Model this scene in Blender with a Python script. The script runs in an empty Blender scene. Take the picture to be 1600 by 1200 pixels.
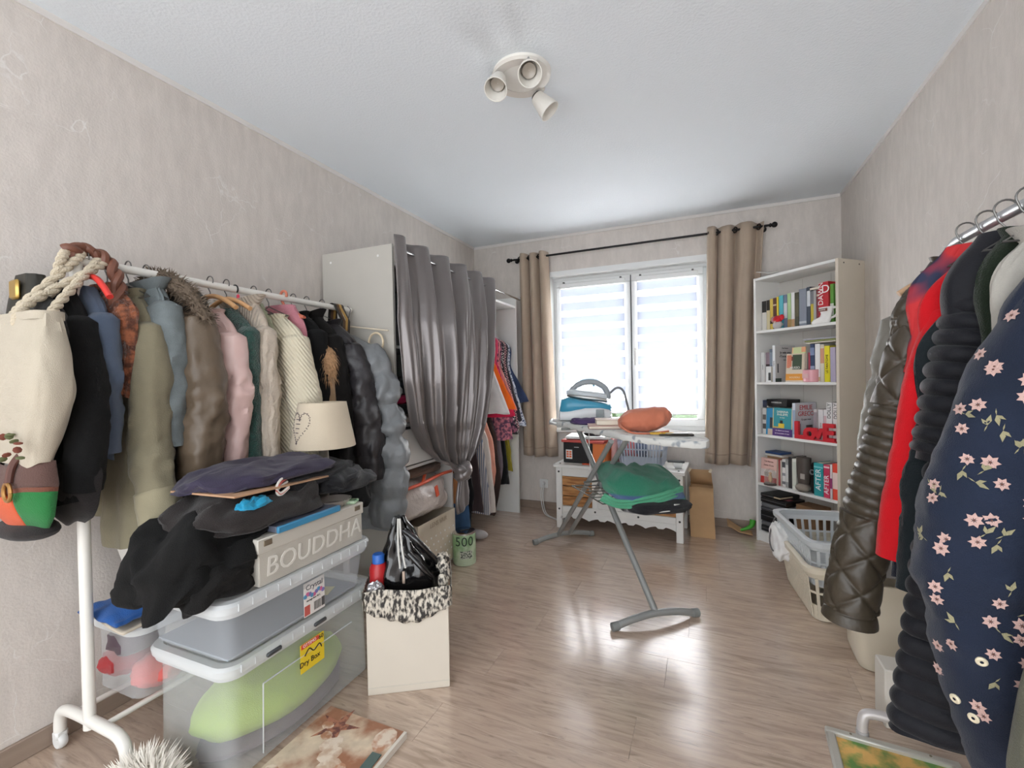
import bpy, bmesh, math, random
from mathutils import Vector, Matrix, noise

random.seed(7)
SC = bpy.context.scene
COL = SC.collection
PI = math.pi

# ---------------------------------------------------------------- camera, sky, light, exposure
cam_data = bpy.data.cameras.new('camera')
cam_data.sensor_width = 36.0
cam_data.lens = 703.578 * 36.0 / 1600.0
cam_data.clip_start = 0.02
cam = bpy.data.objects.new('camera', cam_data)
cam.matrix_world = Matrix(((0.91970, 0.01283, 0.39241, 0.0),
                           (0.39216, 0.01830, -0.91972, 0.0),
                           (-0.01898, 0.99975, 0.01180, 1.21),
                           (0, 0, 0, 1)))
COL.objects.link(cam)
SC.camera = cam

world = bpy.data.worlds.new('overcast_sky')
SC.world = world
world.use_nodes = True
wn = world.node_tree.nodes
wn['Background'].inputs['Color'].default_value = (0.93, 0.965, 1.0, 1)
wn['Background'].inputs['Strength'].default_value = 1.85


def area_light(name, loc, direction, sx, sy, power, col=(1, 1, 1)):
    d = bpy.data.lights.new(name, 'AREA')
    d.shape = 'RECTANGLE'
    d.size, d.size_y, d.energy, d.color = sx, sy, power, col
    o = bpy.data.objects.new(name, d)
    o.location = loc
    o.rotation_euler = Vector(direction).to_track_quat('-Z', 'Y').to_euler()
    COL.objects.link(o)
    return o


# daylight bouncing up from the bright garden outside the window
area_light('window_daylight', (-0.62, 5.3, 0.7), (0, -1, 0.32), 2.6, 1.6, 400, (1, 0.99, 0.96))

SC.view_settings.view_transform = 'Standard'
SC.view_settings.look = 'None'
SC.view_settings.gamma = 1.0
SC.view_settings.use_curve_mapping = False
SC.view_settings.exposure = 1.13


# ---------------------------------------------------------------- helpers: materials
def lin(c):
    out = []
    for v in c[:3]:
        v /= 255.0
        out.append(v / 12.92 if v <= 0.04045 else ((v + 0.055) / 1.055) ** 2.4)
    return (*out, 1.0)


def mat(name, rgb, rough=0.6, metal=0.0, var=0.0, vscale=8.0, stretch=(1, 1, 1), bump=0.0, bscale=120.0,
        sheen=0.0, spec=0.5, alpha=1.0, rgb2=None, pat=None, pscale=10.0, trans=0.0, coat=0.0, detail=4.0,
        bstretch=None, wrinkle=0.0, wscale=7.0):
    m = bpy.data.materials.new(name)
    m.use_nodes = True
    nt = m.node_tree
    N, L = nt.nodes, nt.links
    b = N['Principled BSDF']
    b.inputs['Base Color'].default_value = lin(rgb)
    b.inputs['Roughness'].default_value = rough
    b.inputs['Metallic'].default_value = metal
    b.inputs['Specular IOR Level'].default_value = spec
    b.inputs['Alpha'].default_value = alpha
    b.inputs['Sheen Weight'].default_value = sheen
    b.inputs['Transmission Weight'].default_value = trans
    b.inputs['Coat Weight'].default_value = coat
    tc = N.new('ShaderNodeTexCoord')
    mp = N.new('ShaderNodeMapping')
    mp.inputs['Scale'].default_value = stretch
    L.new(tc.outputs['Object'], mp.inputs['Vector'])
    c1 = lin(rgb)
    c2 = lin(rgb2) if rgb2 else c1
    src = None
    if pat == 'noise':
        t = N.new('ShaderNodeTexNoise')
        t.inputs['Scale'].default_value = pscale
        t.inputs['Detail'].default_value = detail
        L.new(mp.outputs[0], t.inputs['Vector'])
        src = t.outputs['Fac']
        lo, hi = 0.42, 0.58
    elif pat == 'stripe':
        t = N.new('ShaderNodeTexWave')
        t.inputs['Scale'].default_value = pscale
        L.new(mp.outputs[0], t.inputs['Vector'])
        src = t.outputs['Fac']
        lo, hi = 0.4, 0.6
    elif pat == 'check':
        t = N.new('ShaderNodeTexChecker')
        t.inputs['Scale'].default_value = pscale
        L.new(mp.outputs[0], t.inputs['Vector'])
        src = t.outputs['Fac']
        lo, hi = 0.4, 0.6
    elif pat == 'cell':
        t = N.new('ShaderNodeTexVoronoi')
        t.inputs['Scale'].default_value = pscale
        L.new(mp.outputs[0], t.inputs['Vector'])
        src = t.outputs['Distance']
        lo, hi = 0.3, 0.42
    if src is not None:
        r = N.new('ShaderNodeValToRGB')
        r.color_ramp.elements[0].position = lo
        r.color_ramp.elements[1].position = hi
        r.color_ramp.elements[0].color = c1
        r.color_ramp.elements[1].color = c2
        L.new(src, r.inputs[0])
        col = r.outputs[0]
    else:
        rg = N.new('ShaderNodeRGB')
        rg.outputs[0].default_value = c1
        col = rg.outputs[0]
    if var > 0:
        n = N.new('ShaderNodeTexNoise')
        n.inputs['Scale'].default_value = vscale
        n.inputs['Detail'].default_value = detail
        L.new(mp.outputs[0], n.inputs['Vector'])
        mr = N.new('ShaderNodeMapRange')
        mr.inputs['From Min'].default_value = 0.25
        mr.inputs['From Max'].default_value = 0.75
        mr.inputs['To Min'].default_value = 1 - var
        mr.inputs['To Max'].default_value = 1 + var
        L.new(n.outputs['Fac'], mr.inputs['Value'])
        mx = N.new('ShaderNodeVectorMath')
        mx.operation = 'SCALE'
        L.new(col, mx.inputs[0])
        L.new(mr.outputs[0], mx.inputs['Scale'])
        col = mx.outputs[0]
    L.new(col, b.inputs['Base Color'])
    if bump > 0:
        mp2 = N.new('ShaderNodeMapping')
        mp2.inputs['Scale'].default_value = bstretch or stretch
        L.new(tc.outputs['Object'], mp2.inputs['Vector'])
        n = N.new('ShaderNodeTexNoise')
        n.inputs['Scale'].default_value = bscale
        n.inputs['Detail'].default_value = 3
        L.new(mp2.outputs[0], n.inputs['Vector'])
        bp = N.new('ShaderNodeBump')
        bp.inputs['Strength'].default_value = bump
        bp.inputs['Distance'].default_value = 0.01
        L.new(n.outputs['Fac'], bp.inputs['Height'])
        L.new(bp.outputs[0], b.inputs['Normal'])
    if wrinkle > 0:                                     # soft creases in hanging or crumpled cloth
        mp3 = N.new('ShaderNodeMapping')
        mp3.inputs['Scale'].default_value = (1, 1, .55)
        mp3.inputs['Rotation'].default_value = (.25, .3, 0)
        L.new(tc.outputs['Object'], mp3.inputs['Vector'])
        n = N.new('ShaderNodeTexNoise')
        n.noise_type = 'RIDGED_MULTIFRACTAL'
        n.inputs['Scale'].default_value = wscale
        n.inputs['Detail'].default_value = 2.5
        n.inputs['Roughness'].default_value = .35
        n.inputs['Distortion'].default_value = .7
        L.new(mp3.outputs[0], n.inputs['Vector'])
        b3 = N.new('ShaderNodeBump')
        b3.inputs['Strength'].default_value = wrinkle
        b3.inputs['Distance'].default_value = 0.03
        L.new(n.outputs['Fac'], b3.inputs['Height'])
        if b.inputs['Normal'].links:
            L.new(b.inputs['Normal'].links[0].from_socket, b3.inputs['Normal'])
        L.new(b3.outputs[0], b.inputs['Normal'])
    return m


_mc = {}


def cmat(rgb, rough=0.5, **k):
    key = (tuple(rgb), rough, tuple(sorted(k.items())))
    if key not in _mc:
        _mc[key] = mat('paint_%02x%02x%02x' % tuple(int(v) for v in rgb[:3]), rgb, rough, **k)
    return _mc[key]


def cloth(name, rgb, var=0.12, bump=0.35, bscale=350, rough=0.85, sheen=0.15, **k):
    k.setdefault('vscale', 9)
    k.setdefault('wrinkle', .35)
    return mat(name, rgb, rough, var=var, bump=bump, bscale=bscale, sheen=sheen, spec=0.25, **k)


# ---------------------------------------------------------------- helpers: mesh building
class MB:
    def __init__(s):
        s.v, s.f = [], []

    def add(s, vs, fs):
        o = len(s.v)
        s.v.extend([Vector(p) for p in vs])
        s.f.extend([tuple(i + o for i in f) for f in fs])
        return s

    def box(s, c, d, bev=0.0, rot=None):
        """box centred at c with full size d; bev chamfers its edges; rot is a 3x3 Matrix"""
        c = Vector(c)
        hx, hy, hz = d[0] / 2, d[1] / 2, d[2] / 2
        R = rot or Matrix.Identity(3)
        if bev <= 0:
            P = [c + R @ Vector((x * hx, y * hy, z * hz)) for x in (-1, 1) for y in (-1, 1) for z in (-1, 1)]
            s.add(P, [(0, 1, 3, 2), (4, 6, 7, 5), (0, 4, 5, 1), (2, 3, 7, 6), (0, 2, 6, 4), (1, 5, 7, 3)])
            return s
        bev = min(bev, hx * .95, hy * .95, hz * .95)
        P, idx = [], {}
        for x in (-1, 1):
            for y in (-1, 1):
                for z in (-1, 1):
                    for a in range(3):
                        q = [x * (hx - bev), y * (hy - bev), z * (hz - bev)]
                        q[a] = (x, y, z)[a] * (hx, hy, hz)[a]
                        idx[(x, y, z, a)] = len(P)
                        P.append(c + R @ Vector(q))
        F = []
        for a in range(3):
            b_, c_ = (a + 1) % 3, (a + 2) % 3
            for sg in (-1, 1):
                q = []
                for (u, w) in ((-1, -1), (1, -1), (1, 1), (-1, 1)):
                    k = [0, 0, 0]
                    k[a], k[b_], k[c_] = sg, u, w
                    q.append(idx[(*k, a)])
                F.append(tuple(q if sg > 0 else q[::-1]))
        for a in range(3):
            b_, c_ = (a + 1) % 3, (a + 2) % 3
            for u in (-1, 1):
                for w in (-1, 1):
                    k0, k1 = [0, 0, 0], [0, 0, 0]
                    k0[a], k1[a] = -1, 1
                    k0[b_] = k1[b_] = u
                    k0[c_] = k1[c_] = w
                    F.append((idx[(*k0, b_)], idx[(*k1, b_)], idx[(*k1, c_)], idx[(*k0, c_)]))
        for x in (-1, 1):
            for y in (-1, 1):
                for z in (-1, 1):
                    F.append((idx[(x, y, z, 0)], idx[(x, y, z, 1)], idx[(x, y, z, 2)]))
        s.add(P, F)
        return s

    def loft(s, rings, closed=True, cap0=True, cap1=True):
        n = len(rings[0])
        vs = [p for r in rings for p in r]
        fs = []
        for i in range(len(rings) - 1):
            for j in range(n if closed else n - 1):
                k = (j + 1) % n
                fs.append((i * n + j, i * n + k, (i + 1) * n + k, (i + 1) * n + j))
        if closed and cap0:
            vs.append(sum((Vector(p) for p in rings[0]), Vector()) / n)
            c = len(vs) - 1
            fs += [(c, (j + 1) % n, j) for j in range(n)]
        if closed and cap1:
            vs.append(sum((Vector(p) for p in rings[-1]), Vector()) / n)
            c = len(vs) - 1
            o = (len(rings) - 1) * n
            fs += [(c, o + j, o + (j + 1) % n) for j in range(n)]
        s.add(vs, fs)
        return s

    def tube(s, pts, r, n=10, cap=True, r2=None, wob=None):
        pts = [Vector(p) for p in pts]
        rr = r if isinstance(r, (list, tuple)) else [r] * len(pts)
        up = None
        rings = []
        for i, p in enumerate(pts):
            t = (pts[min(i + 1, len(pts) - 1)] - pts[max(i - 1, 0)])
            t = t.normalized() if t.length > 1e-9 else Vector((0, 0, 1))
            if up is None:
                up = Vector((0, 0, 1)) if abs(t.z) < 0.9 else Vector((1, 0, 0))
            a = up - t * up.dot(t)
            a = a.normalized() if a.length > 1e-6 else t.orthogonal().normalized()
            b = t.cross(a)
            up = a
            k = (r2 / r) if (r2 and not isinstance(r, (list, tuple))) else 1.0
            rings.append([p + a * rr[i] * math.cos(2 * PI * j / n) + b * rr[i] * k * math.sin(2 * PI * j / n)
                          for j in range(n)])
        return s.loft(rings, True, cap, cap)

    def lathe(s, prof, c=(0, 0, 0), n=24, rot=None, cap=False):
        c = Vector(c)
        R = rot or Matrix.Identity(3)
        rings = [[c + R @ Vector((r * math.cos(2 * PI * j / n), r * math.sin(2 * PI * j / n), z)) for j in range(n)]
                 for r, z in prof]
        return s.loft(rings, True, cap, cap)

    def ball(s, c, r, n=16, m=10, rot=None, fn=None):
        rx, ry, rz = r if isinstance(r, (tuple, list)) else (r, r, r)
        c = Vector(c)
        R = rot or Matrix.Identity(3)
        rings = []
        for i in range(1, m):
            th = PI * i / m
            ring = []
            for j in range(n):
                d = Vector((math.sin(th) * math.cos(2 * PI * j / n), math.sin(th) * math.sin(2 * PI * j / n),
                            -math.cos(th)))
                k = fn(d) if fn else 1.0
                ring.append(c + R @ Vector((d.x * rx * k, d.y * ry * k, d.z * rz * k)))
            rings.append(ring)
        return s.loft(rings)

    def prism(s, poly, d, M=None):
        """polygon in local xy extruded by d along local z, placed by the 4x4 Matrix M"""
        M = M or Matrix.Identity(4)
        n = len(poly)
        P = [M @ Vector((x, y, 0)) for x, y in poly] + [M @ Vector((x, y, d)) for x, y in poly]
        F = [tuple(range(n))[::-1], tuple(range(n, 2 * n))]
        F += [(i, (i + 1) % n, n + (i + 1) % n, n + i) for i in range(n)]
        return s.add(P, F)

    def grid(s, fn, nu, nv):
        vs = [fn(i / nu, j / nv) for j in range(nv + 1) for i in range(nu + 1)]
        w = nu + 1
        fs = [(j * w + i, j * w + i + 1, (j + 1) * w + i + 1, (j + 1) * w + i) for j in range(nv) for i in range(nu)]
        return s.add(vs, fs)


def obj(name, mb, m, parent=None, smooth=40, world=True, solid=0.0):
    """link the mesh as ONE object; with a parent whose root sits elsewhere, coordinates are given in the world
    (world=True) or in the parent's own frame (world=False)"""
    me = bpy.data.meshes.new(name)
    vs = mb.v
    if parent is not None and world:
        root = parent
        while root.parent:
            root = root.parent
        inv = Matrix.LocRotScale(root.location, root.rotation_euler, None).inverted()
        vs = [inv @ v for v in vs]
    off = None
    if parent is None and world and vs:
        lo = Vector((min(v.x for v in vs), min(v.y for v in vs), min(v.z for v in vs)))
        hi = Vector((max(v.x for v in vs), max(v.y for v in vs), max(v.z for v in vs)))
        off = Vector(((lo.x + hi.x) / 2, (lo.y + hi.y) / 2, lo.z))
        vs = [v - off for v in vs]
    me.from_pydata([tuple(v) for v in vs], [], mb.f)
    bm = bmesh.new()
    bm.from_mesh(me)
    bmesh.ops.recalc_face_normals(bm, faces=bm.faces)
    bm.to_mesh(me)
    bm.free()
    if smooth:
        me.shade_smooth()
        me.set_sharp_from_angle(angle=math.radians(smooth))
    if m is not None:
        me.materials.append(m)
    o = bpy.data.objects.new(name, me)
    COL.objects.link(o)
    if off is not None:
        o.location = off
    if parent is not None:
        o.parent = parent
    if solid:
        md = o.modifiers.new('thickness', 'SOLIDIFY')
        md.thickness = solid
        md.offset = 0
    return o


def tag(o, label, cat, group=None, kind=None):
    o['label'] = label
    o['category'] = cat
    if group:
        o['group'] = group
    if kind:
        o['kind'] = kind
    return o


def thing(name, label, cat, loc=(0, 0, 0), rz=0.0, group=None):
    o = bpy.data.objects.new(name, None)
    o.empty_display_size = 0.05
    o.location = loc
    o.rotation_euler = (0, 0, rz)
    COL.objects.link(o)
    return tag(o, label, cat, group)


def struct(name, mb, m, parent=None, smooth=40):
    o = obj(name, mb, m, parent, smooth)
    if parent is None:
        o['kind'] = 'structure'
    return o


def copy_tree(o, parent=None):
    c = o.copy()
    COL.objects.link(c)
    if parent is not None:
        c.parent = parent
    for ch in list(o.children):
        copy_tree(ch, c)
    return c


def lettering(s, size, M, m, parent, extrude=0.0006, name='lettering', shear=0.0, sx=1.0, ax='CENTER'):
    """flat printed or raised letters; M places them (world), x along the line, z out of the surface"""
    cu = bpy.data.curves.new(name, 'FONT')
    cu.body = s
    cu.size = size
    cu.extrude = extrude
    cu.shear = shear
    cu.align_x = ax
    cu.align_y = 'CENTER'
    cu.resolution_u = 3
    cu.materials.append(m)
    root = parent
    while root.parent:
        root = root.parent
    inv = Matrix.LocRotScale(root.location, root.rotation_euler, None).inverted()
    o = curve_mesh(cu, name, parent)
    o.matrix_basis = inv @ M @ Matrix.Diagonal((sx, 1, 1, 1))
    return o


def curve_mesh(cu, name, parent):
    """turn a text curve into an ordinary mesh object under its parent"""
    tmp = bpy.data.objects.new(name, cu)
    me = bpy.data.meshes.new_from_object(tmp)
    bpy.data.objects.remove(tmp)
    o = bpy.data.objects.new(name, me)
    COL.objects.link(o)
    o.parent = parent
    return o


def frame(o, x, n):
    """4x4 with origin o, local x along x, local z along n"""
    x = Vector(x).normalized()
    n = Vector(n).normalized()
    y = n.cross(x).normalized()
    x = y.cross(n)
    M = Matrix((x, y, n)).transposed().to_4x4()
    M.translation = Vector(o)
    return M


def rotz(a):
    return Matrix.Rotation(a, 3, 'Z')


def lerp(a, b, t):
    return a + (b - a) * t


def keyed(keys, t):
    """piecewise interpolation of rows (t, v0, v1...) with eased joints"""
    keys = sorted(keys)
    if t <= keys[0][0]:
        return keys[0][1:]
    for a, b in zip(keys, keys[1:]):
        if t <= b[0]:
            w = (t - a[0]) / (b[0] - a[0])
            return [lerp(p, q, w) for p, q in zip(a[1:], b[1:])]
    return keys[-1][1:]


def smooth_path(pts, n=24):
    """Catmull-Rom through the points (tuples of any length)"""
    P = [pts[0]] + list(pts) + [pts[-1]]
    out = []
    k = len(pts) - 1
    for i in range(n + 1):
        t = i / n * k
        j = min(int(t), k - 1)
        u = t - j
        p0, p1, p2, p3 = P[j], P[j + 1], P[j + 2], P[j + 3]
        out.append(tuple(0.5 * (2 * b + (c - a) * u + (2 * a - 5 * b + 4 * c - d) * u * u +
                                (3 * b - a - 3 * c + d) * u ** 3) for a, b, c, d in zip(p0, p1, p2, p3)))
    return out


def nz(x, y, z, s=1.0):
    return noise.noise(Vector((x * s, y * s, z * s)))


def spow(v, e):
    return math.copysign(abs(v) ** e, v)


def rrect(cx, cy, a, b, r, z, n=6, rot=0.0):
    """rounded rectangle ring (half sizes a, b) at height z"""
    pts = []
    for (sx, sy, a0) in ((1, 1, 0), (-1, 1, 90), (-1, -1, 180), (1, -1, 270)):
        for i in range(n):
            t = math.radians(a0 + 90 * i / (n - 1))
            x, y = sx * (a - r) + r * math.cos(t), sy * (b - r) + r * math.sin(t)
            pts.append(Vector((cx + x * math.cos(rot) - y * math.sin(rot),
                               cy + x * math.sin(rot) + y * math.cos(rot), z)))
    return pts


# shared materials
M_white = mat('white_melamine', (232, 231, 228), 0.35, var=0.015)
M_white_metal = mat('white_lacquered_metal', (232, 229, 222), 0.35, spec=0.5)
M_chrome = mat('chrome', (205, 205, 205), 0.18, 1.0)
M_steel = mat('brushed_steel', (168, 168, 166), 0.35, 0.9)
M_wire = mat('hanger_wire', (120, 118, 116), 0.35, 0.8)
M_black = mat('black_plastic', (22, 22, 24), 0.4)
M_whiteplastic = mat('white_plastic', (228, 228, 226), 0.4)
M_page = mat('paper_pages', (226, 218, 202), 0.9, var=0.06, vscale=200, stretch=(1, 1, 8))
M_ink = mat('black_ink', (30, 28, 30), 0.7)
M_whiteink = mat('white_ink', (240, 238, 234), 0.6)
# ---------------------------------------------------------------- the room
XL, XR, YF, YB, H = -2.06, 0.925, 3.94, -1.3, 2.5
WX0, WX1, WZ0, WZ1 = -1.29, 0.045, 0.745, 2.14      # window opening


def wallpaper():
    m = mat('vinyl_wallpaper', (211, 203, 196), 0.55, var=0.05, vscale=3.0, bump=0.18, bscale=120)
    nt = m.node_tree
    N, L = nt.nodes, nt.links
    b = N['Principled BSDF']
    old = b.inputs['Base Color'].links[0].from_socket
    tc = N.new('ShaderNodeTexCoord')
    # random mottling in the paper's own tone
    n1 = N.new('ShaderNodeTexNoise')
    n1.inputs['Scale'].default_value = 14
    n1.inputs['Detail'].default_value = 8
    n1.inputs['Roughness'].default_value = 0.7
    mp = N.new('ShaderNodeMapping')
    mp.inputs['Scale'].default_value = (1.6, 1.6, 0.5)
    L.new(tc.outputs['Object'], mp.inputs[0])
    L.new(mp.outputs[0], n1.inputs['Vector'])
    r1 = N.new('ShaderNodeMapRange')
    r1.inputs['From Min'].default_value = 0.4
    r1.inputs['From Max'].default_value = 0.62
    r1.inputs['To Min'].default_value = 0.955
    r1.inputs['To Max'].default_value = 1.05
    L.new(n1.outputs['Fac'], r1.inputs['Value'])
    sc = N.new('ShaderNodeVectorMath')
    sc.operation = 'SCALE'
    L.new(old, sc.inputs[0])
    L.new(r1.outputs[0], sc.inputs['Scale'])
    # sparse pale crackle veins printed on the paper
    nw = N.new('ShaderNodeTexNoise')
    nw.inputs['Scale'].default_value = 5
    nw.inputs['Detail'].default_value = 3
    L.new(tc.outputs['Object'], nw.inputs['Vector'])
    ad = N.new('ShaderNodeVectorMath')
    ad.operation = 'MULTIPLY_ADD'
    ad.inputs[1].default_value = (0.25, 0.25, 0.25)
    L.new(nw.outputs['Color'], ad.inputs[0])
    L.new(tc.outputs['Object'], ad.inputs[2])
    vo = N.new('ShaderNodeTexVoronoi')
    vo.feature = 'DISTANCE_TO_EDGE'
    vo.inputs['Scale'].default_value = 4.2
    L.new(ad.outputs[0], vo.inputs['Vector'])
    r2 = N.new('ShaderNodeMapRange')
    r2.inputs['From Min'].default_value = 0.004
    r2.inputs['From Max'].default_value = 0.011
    r2.inputs['To Min'].default_value = 1
    r2.inputs['To Max'].default_value = 0
    L.new(vo.outputs['Distance'], r2.inputs['Value'])
    nm = N.new('ShaderNodeTexNoise')
    nm.inputs['Scale'].default_value = 4.5
    nm.inputs['Detail'].default_value = 5
    L.new(tc.outputs['Object'], nm.inputs['Vector'])
    r3 = N.new('ShaderNodeMapRange')
    r3.inputs['From Min'].default_value = 0.54
    r3.inputs['From Max'].default_value = 0.64
    L.new(nm.outputs['Fac'], r3.inputs['Value'])
    mu = N.new('ShaderNodeMath')
    mu.operation = 'MULTIPLY'
    L.new(r2.outputs[0], mu.inputs[0])
    L.new(r3.outputs[0], mu.inputs[1])
    mu2 = N.new('ShaderNodeMath')
    mu2.operation = 'MULTIPLY'
    mu2.inputs[1].default_value = 0.75
    L.new(mu.outputs[0], mu2.inputs[0])
    mx = N.new('ShaderNodeMix')
    mx.data_type = 'RGBA'
    L.new(mu2.outputs[0], mx.inputs['Factor'])
    L.new(sc.outputs[0], mx.inputs['A'])
    mx.inputs['B'].default_value = lin((228, 224, 220))
    L.new(mx.outputs['Result'], b.inputs['Base Color'])
    return m


M_wall = wallpaper()
M_ceil = mat('ceiling_paint', (232, 238, 243), 0.9, bump=0.25, bscale=90)
struct('wall_left', MB().box((XL - .05, (YF + YB) / 2, H / 2), (.1, YF - YB, H)), M_wall)
struct('wall_right', MB().box((XR + .05, (YF + YB) / 2, H / 2), (.1, YF - YB, H)), M_wall)
wf = MB()
T = .22
wf.box(((XL - .1 + WX0) / 2, YF + T / 2, H / 2), (WX0 - XL + .1, T, H))
wf.box(((XR + .1 + WX1) / 2, YF + T / 2, H / 2), (XR + .1 - WX1, T, H))
wf.box(((WX0 + WX1) / 2, YF + T / 2, WZ0 / 2), (WX1 - WX0, T, WZ0))
wf.box(((WX0 + WX1) / 2, YF + T / 2, (WZ1 + H) / 2), (WX1 - WX0, T, H - WZ1))
struct('wall_far', wf, M_wall)
struct('ceiling', MB().box(((XL + XR) / 2, (YF + YB) / 2, H + .05), (XR - XL + .2, YF - YB + .4, .1)), M_ceil)

# laminate floor: a dark underlay and planks with a hairline joint
fl = struct('floor', MB().box(((XL + XR) / 2, (YF + YB) / 2, -.06), (XR - XL + .2, YF - YB + .4, .1)),
            cmat((70, 58, 50), .9))


def laminate():
    m = bpy.data.materials.new('grey_oak_laminate')
    m.use_nodes = True
    nt = m.node_tree
    N, L = nt.nodes, nt.links
    b = N['Principled BSDF']
    tc = N.new('ShaderNodeTexCoord')
    oi = N.new('ShaderNodeObjectInfo')
    ad = N.new('ShaderNodeVectorMath')
    ad.operation = 'ADD'
    mu = N.new('ShaderNodeVectorMath')
    mu.operation = 'SCALE'
    mu.inputs[0].default_value = (13.0, 7.0, 3.0)
    L.new(oi.outputs['Random'], mu.inputs['Scale'])
    L.new(tc.outputs['Object'], ad.inputs[0])
    L.new(mu.outputs[0], ad.inputs[1])
    mp = N.new('ShaderNodeMapping')
    mp.inputs['Scale'].default_value = (1.1, 9.0, 1.0)
    L.new(ad.outputs[0], mp.inputs[0])
    n1 = N.new('ShaderNodeTexNoise')
    n1.inputs['Scale'].default_value = 3.2
    n1.inputs['Detail'].default_value = 9
    n1.inputs['Roughness'].default_value = 0.62
    n1.inputs['Distortion'].default_value = 1.6
    L.new(mp.outputs[0], n1.inputs['Vector'])
    r = N.new('ShaderNodeValToRGB')
    e = r.color_ramp.elements
    e[0].position, e[0].color = 0.28, lin((156, 134, 116))
    e[1].position, e[1].color = 0.72, lin((206, 184, 166))
    k = e.new(0.5)
    k.color = lin((188, 165, 147))
    L.new(n1.outputs['Fac'], r.inputs[0])
    # short dark pores
    mp2 = N.new('ShaderNodeMapping')
    mp2.inputs['Scale'].default_value = (5.5, 42.0, 1.0)
    L.new(ad.outputs[0], mp2.inputs[0])
    n2 = N.new('ShaderNodeTexNoise')
    n2.inputs['Scale'].default_value = 2.2
    n2.inputs['Detail'].default_value = 4
    n2.inputs['Distortion'].default_value = 0.8
    L.new(mp2.outputs[0], n2.inputs['Vector'])
    r2 = N.new('ShaderNodeMapRange')
    r2.inputs['From Min'].default_value = 0.60
    r2.inputs['From Max'].default_value = 0.74
    r2.inputs['To Min'].default_value = 1.0
    r2.inputs['To Max'].default_value = 0.62
    L.new(n2.outputs['Fac'], r2.inputs['Value'])
    sc = N.new('ShaderNodeVectorMath')
    sc.operation = 'SCALE'
    L.new(r.outputs[0], sc.inputs[0])
    L.new(r2.outputs[0], sc.inputs['Scale'])
    L.new(sc.outputs[0], b.inputs['Base Color'])
    b.inputs['Roughness'].default_value = 0.3
    b.inputs['Coat Weight'].default_value = 1.0
    b.inputs['Coat IOR'].default_value = 1.75
    b.inputs['Coat Roughness'].default_value = 0.17
    b.inputs['Specular IOR Level'].default_value = 0.45
    bp = N.new('ShaderNodeBump')
    bp.inputs['Strength'].default_value = 0.06
    bp.inputs['Distance'].default_value = 0.004
    L.new(n2.outputs['Fac'], bp.inputs['Height'])
    L.new(bp.outputs[0], b.inputs['Normal'])
    return m


M_lam = laminate()
PW, PL = .195, 1.285
row = 0
plank_mesh = None
y = YB
while y < YF:
    w = min(PW, YF - y)
    x = XL - (row * .47 % 1) * PL
    while x < XR:
        x0, x1 = max(x, XL), min(x + PL, XR)
        if x1 - x0 > .02:
            o = obj('plank', MB().box(((x0 + x1) / 2, y + w / 2, -.005), (x1 - x0 - .0006, w - .0006, .01), .0005),
                    M_lam, None, 0)
            o.parent = fl
            o.location = Vector(((x0 + x1) / 2, y + w / 2, -.01)) - fl.location
        x += PL
    y += PW
    row += 1

M_base = mat('oak_baseboard', (150, 132, 118), .5, var=.1, vscale=3, stretch=(1, 1, 14))
struct('baseboard_left', MB().box((XL + .007, (YF + YB) / 2, .034), (.014, YF - YB, .068), .003), M_base)
struct('baseboard_right', MB().box((XR - .007, (YF + YB) / 2, .034), (.014, YF - YB, .068), .003), M_base)
struct('baseboard_far', MB().box(((XL + XR) / 2, YF - .007, .034), (XR - XL - .03, .014, .068), .003), M_base)
M_trim = mat('ceiling_trim_paint', (222, 218, 214), .8)
for nm, c, d in (('trim_1', ((XL + XR) / 2, YF - .004, H - .012), (XR - XL, .008, .024)),
                 ('trim_2', (XL + .004, (YF + YB) / 2, H - .012), (.008, YF - YB - .02, .024)),
                 ('trim_3', (XR - .004, (YF + YB) / 2, H - .012), (.008, YF - YB - .02, .024))):
    struct(nm, MB().box(c, d), M_trim)

# lawn and hedge seen through the gap under the blinds
M_lawn = mat('lawn_green', (96, 120, 70), .95, var=.3, vscale=6)
lw = struct('lawn', MB().box((0, 12, -.35), (24, 15, .1)), M_lawn)
hedge = MB()
for i in range(48):
    hx = -8 + i * .34
    hedge.ball((hx, 9 + .3 * math.sin(i * 2.1), .35), (.42, .5, 1.0 + .15 * math.sin(i * 1.7)), 8, 6)
h = obj('garden_hedge', hedge, mat('hedge_green', (70, 98, 56), .9, var=.4, vscale=12))
tag(h, 'clipped green garden hedge seen under the window blinds', 'hedge', kind='stuff')

# window: frame, two sashes with panes, sill, handle
win = bpy.data.objects.new('window_1', None)
win.location = ((WX0 + WX1) / 2, YF + .06, WZ0)
win['kind'] = 'structure'
COL.objects.link(win)
M_pvc = mat('white_window_plastic', (232, 233, 232), .3)


def ring_frame(mb, x0, x1, z0, z1, y0, y1, w):
    mb.box(((x0 + x1) / 2, (y0 + y1) / 2, z0 + w / 2), (x1 - x0, y1 - y0, w), .004)
    mb.box(((x0 + x1) / 2, (y0 + y1) / 2, z1 - w / 2), (x1 - x0, y1 - y0, w), .004)
    mb.box((x0 + w / 2, (y0 + y1) / 2, (z0 + z1) / 2), (w, y1 - y0, z1 - z0 - 2 * w), .004)
    mb.box((x1 - w / 2, (y0 + y1) / 2, (z0 + z1) / 2), (w, y1 - y0, z1 - z0 - 2 * w), .004)


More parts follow.
